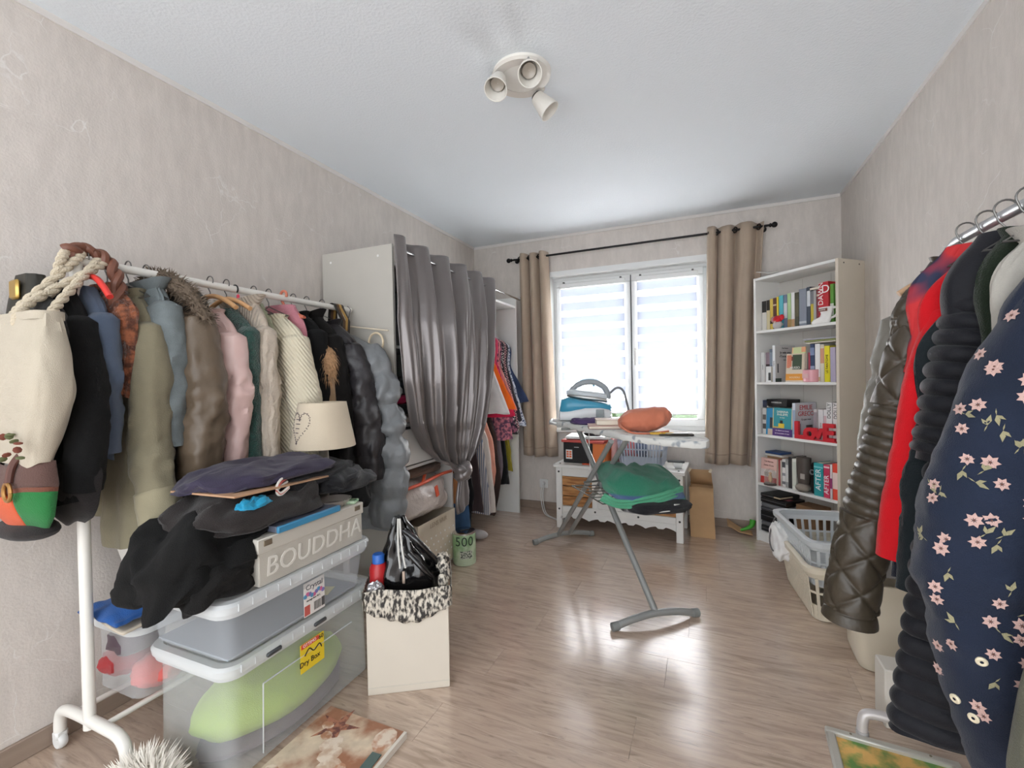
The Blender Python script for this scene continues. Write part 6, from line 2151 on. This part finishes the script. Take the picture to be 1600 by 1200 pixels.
G = 'books on the third shelf'
z0 = SHZ[2]
book(.020, .034, z0, .962, (170, 168, 166), 'thin grey book first on the third shelf', .13, DF, group=G)
book(.034, .062, z0, .964, (216, 214, 210), 'white book with dark sketches on its spine', .13, DF, [(.2, .4, (90, 86, 84)), (.55, .75, (110, 104, 100))], group=G)
facing(.064, .136, z0, .966, (40, 140, 186), 'blue cover with a dark profile on the third shelf', .03, .016, .06, blocks=((.4, 1, .25, .65, (44, 50, 60)), (.2, 1, 0, .22, (206, 186, 168))))
facing(.128, .276, z0, .972, (50, 150, 160), 'teal cover with a yellow dressed figure and purple band', .016, .02, .05,
       lines=(('SABRINA', .022, .86, (240, 236, 224)), ('PHILIPPE', .022, .76, (240, 236, 224)), ('le corps', .011, .66, (230, 230, 214)), ('TA VERITE AU FOND', .011, .19, (238, 226, 240)), ('DE TA BONNE ETOILE', .011, .09, (238, 226, 240))),
       blocks=((0, 1, 0, .27, (84, 48, 120)), (.3, .6, .29, .45, (232, 200, 60)), (.38, .52, .45, .56, (40, 36, 40)), (0, .3, .28, .33, (206, 176, 90)), (0, .04, .27, 1, (224, 206, 150)), (.96, 1, .27, 1, (224, 206, 150))))
t_ = thing('book', 'black book lying on the third shelf books with white title', 'book', tuple(place(.11, .1, .974)), BA, G)
obj('cover', MB().box((.02, .02, .028), (.16, .13, .052), .002), cmat((26, 26, 28), .4), t_, world=False)
lettering('ANDERSSON', .014, frame(place(.13, .053, 1.006), W3 @ Vector((1, 0, 0)), W3 @ Vector((0, -1, 0))), M_whiteink, t_)
t_ = thing('book', 'small navy and white book beside the lying black one', 'book', tuple(place(.035, .1, .968)), BA, G)
obj('cover', MB().box((0, .02, .026), (.035, .13, .05), .002), cmat((44, 52, 78), .5), t_, world=False)
obj('white_edge', MB().box((.024, .02, .026), (.012, .13, .05), .001), cmat((226, 224, 220), .5), t_, world=False)
bk2 = book(.280, .302, z0, 1.010, (206, 212, 222), 'white book with a red capital title on its cover behind the letters', .20, .015, [(.1, .8, (150, 166, 190))], group=G)
side_cover(bk2, .302, z0, 1.010, .015, .20, (218, 216, 220), (('EMILIE', .045, .86, (196, 50, 62)), ('GRECO', .045, .68, (196, 50, 62)), ('Ce que nous', .018, .52, (70, 64, 70))),
           ((.5, .8, .0, .35, (90, 84, 88)), (.1, .25, .1, .4, (160, 150, 160))))
book(.404, .428, z0, .976, (196, 190, 190), 'grey patterned paperback behind the letter o', .12, DF + .01, [(.3, .9, (150, 140, 146))], group=G)
book(.428, .462, z0, .974, (230, 228, 228), 'white paperback left of a thinner white one', .13, DF + .02, text='lettre', tcol=(140, 130, 130), tsize=.012, group=G)
book(.463, .490, z0, .976, (228, 224, 224), 'thin white paperback between two other white ones', .13, DF + .02, [(.4, .8, (206, 176, 180))], group=G)
book(.494, .532, z0, 1.024, (226, 224, 222), 'tall white book with black capitals standing nearest the thin paperbacks', .15, DF, text='DOLLY', tcol=(70, 66, 66), tsize=.030, group=G, top=.78)
book(.534, .572, z0, 1.024, (224, 218, 216), 'tall white book with black capitals at the shelf end', .15, DF, text='DOLLY', tcol=(70, 66, 66), tsize=.030, group=G, top=.78)
lv = thing('love_letters', 'red wooden letters spelling LovE on the third shelf', 'letters', tuple(place(.44, .0, z0)), BA)
M_red = mat('red_lacquer', (206, 40, 52), .4)
from_letters = (('L', .150, .335, .0), ('o', .150, .405, .0), ('v', .125, .462, .012), ('E', .150, .525, .0))
for chs, sz, u, dz in from_letters:
    cu = bpy.data.curves.new('letter_shape', 'FONT')
    cu.body = chs
    cu.size = sz
    cu.extrude = .009
    cu.offset = .006
    cu.align_x = 'CENTER'
    cu.resolution_u = 4
    cu.materials.append(M_red)
    o = curve_mesh(cu, 'letter', lv)
    inv = Matrix.LocRotScale(lv.location, lv.rotation_euler, None).inverted()
    o.matrix_basis = inv @ frame(place(u, .012, z0 + .007 + dz), W3 @ Vector((1, 0, 0)), W3 @ Vector((0, -1, 0)))
obj('letter_bar', MB().box((.0, .012, .004), (.27, .02, .008), .001), M_red, lv, world=False)

G = 'books on the fourth shelf'
z0 = SHZ[1]
facing(.024, .150, z0, .606, (222, 182, 172), 'pale pink cover with a red lower part on the fourth shelf', .02, .02, .05,
       lines=(('Tom Barrow', .014, .88, (120, 70, 66)), ("J'avais 12 ans", .015, .73, (120, 70, 66))), blocks=((0, 1, 0, .27, (184, 48, 44)), (0, 1, .27, .56, (216, 204, 198)), (.25, .5, .3, .46, (50, 44, 44))))
gj = thing('glass_jar', 'glass dome jar with a small figure on the fourth shelf', 'jar', tuple(place(.115, .005, z0)), BA)
obj('jar_glass', MB().lathe([(.036, .012), (.038, .02), (.037, .085), (.026, .108), (.001, .114)], (0, 0, 0), 24), clear_plastic('jar_glass', (214, 204, 196), .3, .05), gj, 40, world=False)
obj('jar_base', MB().lathe([(.001, 0), (.04, 0), (.041, .008), (.036, .014), (.001, .014)], (0, 0, 0), 24), cmat((70, 60, 56), .5), gj, 40, world=False)
obj('jar_figure', MB().ball((0, 0, .045), (.014, .012, .03), 12, 8).ball((0, 0, .08), .010, 10, 8), cmat((206, 160, 96), .5), gj, world=False)
for k, (c, lb, du) in enumerate((((46, 74, 122), 'dark blue book lying topmost at the start of the fourth shelf', .065), ((214, 208, 200), 'white book lying under the dark blue one', .075))):
    t_ = thing('book', lb, 'book', tuple(place(du, .13, .632 - .016 * k)), BA, G)
    obj('cover', MB().box((0, .0, .008), (.15 + .01 * k, .11, .015), .002), cmat(c, .5), t_, world=False)
tag(obj('thick_book', MB().box(tuple(place(.082, .14, z0 + .095)), (.13, .09, .189), .002, rotz(BA)), cmat((186, 150, 112), .6)), 'thick tan book standing behind the pink cover', 'book')
for u0, u1, zt, c, lb, bd in [(.156, .170, .610, (176, 66, 70), 'thin red book on the fourth shelf', None), (.170, .182, .606, (206, 196, 184), 'thin cream book on the fourth shelf', None),
                              (.184, .210, .618, (226, 222, 220), 'white book with grey stripes on the fourth shelf', [(.1, .2, (120, 120, 124)), (.4, .5, (140, 140, 144)), (.7, .9, (90, 90, 94))]),
                              (.210, .232, .622, (150, 148, 148), 'grey striped book on the fourth shelf', [(.2, .8, (206, 204, 202))]),
                              (.232, .258, .640, (58, 56, 58), 'charcoal book on the fourth shelf', None), (.258, .290, .632, (224, 224, 214), 'white book next to the dark boot figure', [(.1, .9, (206, 208, 196))])]:
    book(u0, u1, z0, zt, c, lb, .14, DF, bd, group=G)
bo = thing('boot_ornament', 'dark stone grey boot shaped ornament on the fourth shelf', 'ornament', tuple(place(.335, .045, z0)), BA)
M_stone = mat('dark_stone', (84, 74, 68), .5, var=.2)
obj('shaft', MB().loft([[Vector((.0 + a * math.cos(2 * PI * j / 24), b * math.sin(2 * PI * j / 24), z)) for j in range(24)] for z, a, b in ((.05, .036, .03), (.09, .04, .034), (.17, .044, .036), (.225, .046, .036), (.228, .03, .02))]), M_stone, bo, world=False)
obj('foot', MB().ball((.004, -.012, .028), (.046, .048, .029), 20, 12), mat('light_stone', (140, 130, 120), .5, var=.2), bo, world=False)
obj('label_print', MB().box((.018, -.0365, .105), (.03, .002, .035), 0), cmat((176, 168, 160), .5), bo, world=False)
cm_ = thing('black_camera', 'tall black camera case next to the teal book', 'camera', tuple(place(.398, .05, z0)), BA)
obj('case', MB().box((0, .03, .10), (.045, .08, .20), .012), cmat((24, 24, 26), .4), cm_, world=False)
obj('lens_ring', MB().lathe([(.016, 0), (.018, .008), (.014, .01), (.01, .004)], (0, -.008, .14), 18, Matrix.Rotation(PI / 2, 3, 'X')), cmat((120, 120, 124), .4), cm_, world=False)
book(.424, .486, z0, .636, (44, 156, 160), 'thick teal book lettered AFTER', .15, DF - .02, [(.85, .9, (120, 200, 204))], text='AFTER', tcol=(238, 240, 240), tsize=.048, group=G)
book(.487, .526, z0, .634, (216, 64, 98), 'pink book lettered AFTER', .15, DF - .02, [(.9, .95, (240, 200, 206))], text='AFTER', tcol=(240, 238, 240), tsize=.042, group=G, top=.4)
book(.527, .542, z0, .64, (226, 214, 214), 'thin white book between the pink and orange red ones', .15, DF - .02, [(.3, .6, (150, 60, 110))], group=G)
book(.543, .580, z0, .65, (232, 80, 60), 'orange red book last on the fourth shelf', .15, DF - .02, [(.3, .75, (240, 214, 206))], group=G)

z0 = SHZ[0]
zz = z0
for k, (h, c, w, lb) in enumerate(((.045, (40, 40, 42), .20, 'black case lowest in the bottom shelf stack'), (.03, (96, 98, 102), .20, 'grey edged black case above the lowest one'), (.075, (26, 26, 28), .19, 'thickest black case in the bottom shelf stack'),
                                   (.03, (60, 60, 64), .20, 'dark grey case above the thickest black one'), (.028, (104, 106, 110), .205, 'silver edged case in the bottom shelf stack'), (.04, (30, 30, 32), .20, 'black case with a pink label second from the stack top'),
                                   (.028, (22, 22, 24), .16, 'black case topmost in the bottom shelf stack'))):
    t_ = thing('black_case', lb, 'case', tuple(place(.022 + w / 2 + .004 * math.sin(k * 2), .115, zz)), BA + .02 * math.sin(k * 3), 'cases stacked on the bottom shelf')
    bo_ = obj('case_body', MB().box((0, 0, h / 2), (w, .19, h - .002), .004), cmat(c, .35), t_, world=False)
    obj('case_seam', MB().box((0, -.0955, h * .55), (w * .98, .001, .003), 0), cmat((120, 120, 124), .4), bo_, world=False)
    if k == 5:
        obj('pink_label', MB().box((.05, -.02, h), (.06, .05, .001), 0), cmat((206, 120, 130), .5), bo_, world=False)
    if k == 6:
        obj('cream_label', MB().box((.06, -.04, h * .6), (.05, .12, .008), 0), cmat((214, 196, 166), .5), bo_, world=False)
    zz += h
tag(obj('wooden_box', MB().box(tuple(place(.32, .15, z0 + .12)), (.16, .12, .24), .003, rotz(BA)), mat('brown_box_wood', (150, 116, 84), .6, var=.1)), 'brown wooden box behind the laundry basket on the bottom shelf', 'box')

# ---------------------------------------------------------------- laundry baskets on the floor before the bookcase
M_cb = mat('cream_basket_plastic', (216, 206, 186), .4)
M_gb = mat('pale_grey_basket_plastic', (200, 204, 206), .35)
b1 = laundry_basket('laundry_basket', 'cream plastic laundry basket on the floor before the bookcase', .40, .58, .285, (.615, 2.82, 0), math.radians(6), M_cb, .78, nv=9, nh=20)
b2 = laundry_basket('laundry_basket', 'pale grey plastic laundry basket nested askew in the cream one', .37, .56, .24, (.60, 2.83, .165), math.radians(9), M_gb, .84, nv=9, nh=22)
wcl = cloth_lump((.40, 2.98, .24), (.055, .13, .10), 1.4, .25, .08, .8, .9, None)
tag(obj('white_cloth', wcl, cloth('white_cotton', (232, 230, 228), bump=.2)), 'white cloth hanging over the edge of the cream basket', 'cloth')
cbl = MB().tube(smooth_path([(.45, 3.17, .36), (.40, 3.12, .36), (.36, 3.02, .33), (.335, 2.95, .26), (.35, 2.93, .20), (.385, 2.97, .22)], 24), .004, 8)
tag(obj('grey_cable', cbl, cmat((96, 92, 92), .5)), 'thin grey cord trailing over the white cloth', 'cord')
# ---------------------------------------------------------------- grey rack by the right wall
RX, RZ = .68, 1.585
rr = thing('clothes_rack', 'silver tube clothes rack against the mottled wall opposite', 'rack', (RX, 1.35, 0))
M_silver = mat('silver_lacquer', (186, 188, 190), .3, .45)
obj('rail', MB().tube(smooth_path([(RX, 1.80, .05), (RX, 1.80, 1.40), (RX, 1.795, 1.52), (RX, 1.74, 1.575), (RX, 1.62, RZ), (RX, 1.0, RZ), (RX, .62, RZ)], 60), .0135, 14), M_silver, rr)
foot = smooth_path([(.465, 1.795, .012), (.467, 1.80, .06), (.485, 1.803, .085), (.56, 1.80, .088), (.72, 1.80, .088), (.85, 1.80, .086), (.875, 1.80, .06), (.878, 1.80, .012)], 40)
fo = obj('foot', MB().tube(foot, .0155, 14), mat('grey_foot_tube', (196, 190, 188), .35, .2), rr)
for x in (.465, .878):
    obj('foot_cap', MB().tube([(x, 1.797, .0), (x, 1.798, .03)], .018, 14), cmat((170, 166, 164), .5), fo)

C_greyj = mat('grey_shell_fabric', (118, 114, 106), .5, var=.08, bump=.1, bscale=60)
C_quilt = mat('olive_brown_quilt', (66, 58, 47), .42, var=.1, vscale=10, bump=.12, bscale=60, spec=.5)
C_navyred = mat('navy_red_print', (40, 46, 74), .8, rgb2=(196, 44, 48), pat='noise', pscale=11, detail=1)
C_red = cloth('bright_red_wool', (204, 16, 28), bump=.35, bscale=400)
C_rib = cloth('blue_black_padding', (22, 23, 30), rough=.6, var=.08, bump=.2)
C_teal = cloth('dark_teal_jersey', (24, 32, 36))
C_dkg = cloth('dark_green_wool', (28, 40, 26), bump=.6)
C_lg = cloth('light_grey_shirt_cloth', (172, 168, 160))
C_flo = cloth('navy_blue_denim', (24, 34, 54), var=.22, vscale=7, bump=.35, bscale=500, rough=.75)

gj_ = jacket('grey_jacket', 'grey jacket half hidden behind the quilted olive coat', 'jacket', 1.765, C_greyj, xl=.53, xr=.87, zn=1.50, zs=1.40, hem=.75, b=.05, side=-1,
             sleeve=[(.575, 1.36, .06, .05), (.54, 1.2, .055, .05), (.50, .95, .05, .045)], collar=(.05, 1.2, None), hemx=(.53, .86))
qt = jacket('quilted_coat', 'olive brown quilted coat with ribbed upper sleeve', 'coat', 1.665, C_quilt, xl=.50, xr=.87, zn=1.525, zs=1.42, hem=.72, b=.06, side=-1, hemx=(.50, .87), fold=.004, crumple=.004,
            sleeve=[(.585, 1.40, .045, .05), (.55, 1.24, .052, .056), (.508, 1.02, .055, .06), (.445, .75, .060, .062), (.412, .56, .062, .062), (.40, .45, .062, .06)],
            soff=[('quilt', (.011, .115, 0, .30)), ('rib', (.010, .0290, .31, .629)), ('quilt', (.011, .115, .64, .93)), ('rib', (.01, .09, .935, 1.03))],
            off=[('quilt', (.010, .115, 0, 1))], scr=.003, mres=300, sn=72, body_n=60, collar=(.045, 1.2, None))
nr = jacket('navy_red_dress', 'navy dress with a bold red print between quilted and ribbed coats', 'dress', 1.595, C_navyred, xl=.505, xr=.86, zn=1.545, zs=1.46, hem=1.0, b=.03, side=-1,
            sleeve=[(.62, 1.47, .045, .03), (.585, 1.36, .045, .03), (.555, 1.2, .04, .028)])
rc = jacket('red_coat', 'bright red wool coat with a long straight sleeve', 'coat', 1.565, C_red, xl=.52, xr=.86, zn=1.50, zs=1.42, hem=.72, b=.03, side=-1, fold=.003, crumple=.003,
            sleeve=[(.60, 1.36, .045, .035), (.558, 1.2, .048, .036), (.525, 1.0, .048, .036), (.496, .82, .045, .035), (.478, .69, .038, .034)], scr=.003)
nd = jacket('navy_skirt', 'dark navy skirt showing below the red sleeve', 'skirt', 1.60, cloth('dark_navy_cloth', (24, 30, 46)), xl=.50, xr=.86, zn=1.2, zs=1.1, hem=.63, b=.035, side=-1, hemx=(.485, .86))
rib = jacket('ribbed_jacket', 'blue black padded jacket of thick horizontal rolls', 'jacket', 1.485, C_rib, xl=.54, xr=.86, zn=1.545, zs=1.46, hem=.27, b=.062, side=-1, fold=.003, crumple=.002, hemx=(.452, .86),
             sleeve=[(.66, 1.46, .045, .045), (.637, 1.36, .060, .052), (.604, 1.2, .066, .056), (.586, 1.03, .074, .056), (.575, .97, .072, .054)],
             soff=[('rib', (.016, .0405, .0, .48))], off=[('rib', (.014, .050, .42, 1.3))], scr=.002, mres=260, body_n=48)
tc_ = jacket('teal_top', 'dark teal jersey top hanging under the ribbed sleeve', 'top', 1.525, C_teal, xl=.50, xr=.86, zn=1.4, zs=1.3, hem=.62, b=.03, side=-1,
             sleeve=[(.60, 1.2, .045, .03), (.56, 1.0, .055, .03), (.535, .8, .055, .03), (.52, .62, .05, .03)])
dg = jacket('green_cardigan', 'dark green wool cardigan behind the flowered jacket', 'cardigan', 1.40, C_dkg, xl=.57, xr=.86, zn=1.53, zs=1.46, hem=.8, b=.04, side=-1,
            sleeve=[(.685, 1.45, .05, .045), (.67, 1.34, .05, .045), (.665, 1.1, .05, .045)], collar=(.04, 1.2, None))
lgs = jacket('grey_shirt', 'light grey shirt with a stiff collar above the flowered jacket', 'shirt', 1.325, C_lg, xl=.56, xr=.87, zn=1.50, zs=1.43, hem=.9, b=.03, side=-1, collar=(.05, 1.5, None),
             sleeve=[(.66, 1.42, .04, .035), (.65, 1.2, .045, .035), (.65, .9, .04, .035)])
fj = jacket('floral_jacket', 'navy denim jacket embroidered with pale pink flowers', 'jacket', 1.24, C_flo, xl=.54, xr=.90, zn=1.47, zs=1.36, hem=.50, b=.06, side=-1, hemx=(.52, .90), fold=.006, crumple=.006,
            sleeve=[(.668, 1.36, .07, .07), (.622, 1.22, .10, .085), (.578, 1.02, .125, .09), (.545, .88, .13, .09), (.553, .72, .12, .085), (.568, .52, .10, .075), (.592, .36, .075, .06)],
            scr=.010, selbow=.6, collar=(.05, 1.3, None), e=2.2)
# embroidery: each flower six small petals laid on the sleeve
from mathutils.bvhtree import BVHTree
sleeve_o = [c for c in fj.children if c.name.startswith('sleeve')][0]
vs = [v.co + Vector(fj.location) for v in sleeve_o.data.vertices]
bvh = BVHTree.FromPolygons(vs, [tuple(p.vertices) for p in sleeve_o.data.polygons])
FL = [(0.528, 1.21), (0.565, 1.189), (0.561, 1.157), (0.485, 1.13), (0.504, 1.14), (0.481, 1.091), (0.571, 1.077), (0.569, 1.049), (0.482, 1.032), (0.509, 1.03), (0.519, 0.991), (0.429, 0.972), (0.423, 0.945),
      (0.558, 0.96), (0.558, 0.93), (0.482, 0.916), (0.506, 0.92), (0.487, 0.874), (0.448, 0.868), (0.441, 0.847), (0.434, 0.764), (0.436, 0.739), (0.517, 0.76), (0.508, 0.719), (0.549, 0.723), (0.547, 0.696),
      (0.457, 0.653), (0.449, 0.628), (0.512, 0.655), (0.556, 0.651), (0.551, 0.609), (0.444, 0.569), (0.498, 0.534), (0.505, 0.519), (0.541, 1.317), (0.525, 1.242), (0.53, 1.216)]
LV = [(0.51, 1.101), (0.522, 1.121), (0.488, 1.12), (0.473, 1.009), (0.486, 0.99), (0.5, 1.013), (0.446, 0.96), (0.437, 0.97), (0.553, 1.064), (0.546, 1.061), (0.521, 0.893), (0.512, 0.875), (0.497, 0.893),
      (0.413, 0.857), (0.423, 0.861), (0.527, 1.092), (.53, .79), (.522, .70), (.555, .745), (.46, .70), (.515, .60), (.45, .80)]
rnd = random.Random(5)


def lay(x, z):
    for dx in (0, .012, .025, .04):
        h = bvh.ray_cast(Vector((x + dx, .6, z)), Vector((0, 1, 0)))
        if h[0] is not None:
            n = h[1]
            if n.y > 0:
                n = -n
            return h[0], n
    return None


def petal(mb, c, n, ang, ln, wd, r0=0.0, lift=.0012):
    a = n.orthogonal().normalized()
    a = (Vector((1, 0, 0)) - n * n.x).normalized()
    b = n.cross(a)
    d = a * math.cos(ang) + b * math.sin(ang)
    s = n.cross(d)
    base = c + n * lift
    P = [base + d * r0, base + d * (r0 + ln * .45) + s * wd + n * .0006, base + d * (r0 + ln), base + d * (r0 + ln * .45) - s * wd + n * .0006]
    mb.add(P, [(0, 1, 2, 3)])


pmb, lmb, cmb = MB(), MB(), MB()
for x, z in FL:
    h = lay(x, z)
    if not h:
        continue
    a0 = rnd.random() * 6
    sc_ = rnd.uniform(.85, 1.1)
    for k in range(7):
        petal(pmb, h[0], h[1], a0 + k * 2 * PI / 7, .0125 * sc_, .0042 * sc_, .0018)
    cmb.ball(h[0] + h[1] * .001, .0022, 8, 5)
for x, z in LV:
    h = lay(x, z)
    if not h:
        continue
    a0 = rnd.uniform(.6, 2.4) * (1 if rnd.random() < .7 else -1)
    petal(lmb, h[0], h[1], a0, .022, .0042)
    petal(lmb, h[0], h[1], a0 + .8, .016, .0034)
    petal(lmb, h[0], h[1], a0 + 3.0, .014, .0012)
for nm, mb, c in (('embroidered_flowers', pmb, (206, 172, 164)), ('embroidered_leaves', lmb, (158, 152, 120)), ('flower_hearts', cmb, (112, 74, 66))):
    o = obj(nm, mb, cloth(nm, c, bump=.5), sleeve_o, 0)
    o['kind'] = 'stuff'
for x, z in ((.496, .635), (.473, .526), (.494, .505)):
    h = lay(x, z)
    if h:
        obj('button', MB().lathe([(.003, .003), (.007, .004), (.0095, .002), (.0095, -.001)], h[0], 18, h[1].to_track_quat('Z', 'Y').to_matrix()), cmat((226, 214, 186), .4), sleeve_o)
obj('back_seam', MB().tube(smooth_path([(.555, 1.20, 1.23), (.49, 1.225, 1.02), (.428, 1.24, .89), (.432, 1.24, .86)], 24), .002, 6), cmat((84, 100, 124), .8), sleeve_o)
gg = jacket('grey_green_coat', 'grey green coat at the very end of the silver rack', 'coat', 1.075, cloth('grey_green_cloth', (92, 92, 78)), xl=.56, xr=.90, zn=1.45, zs=1.38, hem=.46, b=.05, side=-1, hemx=(.488, .88))
for yy, lb in ((1.325, 'dark wire hanger holding the light grey shirt'), (1.40, 'dark wire hanger holding the dark green cardigan'),
               (1.485, 'dark wire hanger holding the ribbed jacket'), (1.565, 'dark wire hanger holding the red coat'), (1.665, 'dark wire hanger holding the quilted coat')):
    hanger(RX, yy, RZ + .012, lb, None, .08, .05, hook_r=.022, r=.0024)
hanger(RX + .01, 1.765, RZ - .02, 'wooden hanger inside the grey jacket', mat('maple_wood', (206, 166, 130), .45, var=.1), .13, .055, solid=True)
# small things standing under the rack
tag(obj('cream_bin', MB().loft([rrect(.66, 2.30, a, a * .95, .04, z) for a, z in ((.085, .002), (.10, .05), (.11, .34), (.112, .36), (.10, .36), (.095, .06))]), M_cb), 'cream ribbed plastic bin on the floor under the hanging coats', 'bin')
tag(obj('grey_bundle', cloth_lump((.66, 2.30, .40), (.10, .09, .07), 3.3, .15, .08), cloth('grey_velvet', (132, 128, 126))), 'grey cloth bundled on the cream bin under the coats', 'cloth')
cd = thing('white_carton', 'torn white cardboard box end behind the ribbed jacket', 'carton', (.60, 1.95, 0))
obj('carton', MB().box((.60, 1.93, .10), (.10, .10, .20), .004), cmat((212, 206, 196), .6), cd)

# picture frame lying on the floor
pf = thing('picture_frame', 'silver picture frame with a green and orange print lying on the floor', 'picture frame', (.52, 1.66, 0), math.radians(-4))
M_frm = mat('silver_frame', (196, 194, 186), .35, .4)
fw, fh = .34, .24
for (c, d) in (((0, fh / 2 - .013, .012), (fw, .026, .022)), ((0, -fh / 2 + .013, .012), (fw, .026, .022)), ((-fw / 2 + .013, 0, .012), (.026, fh - .052, .022)), ((fw / 2 - .013, 0, .012), (.026, fh - .052, .022))):
    obj('frame_bar', MB().box(c, d, .004), M_frm, pf, world=False)
obj('print', MB().box((0, 0, .008), (fw - .05, fh - .05, .004), 0), mat('meadow_print', (96, 140, 66), .5, rgb2=(214, 170, 96), pat='noise', pscale=14, var=.3), pf, world=False)
for sx in (-.1, .1):
    obj('frame_pin', MB().ball((sx, fh / 2 - .012, .0235), (.004, .004, .002), 8, 5), cmat((120, 110, 90), .4), pf, world=False)
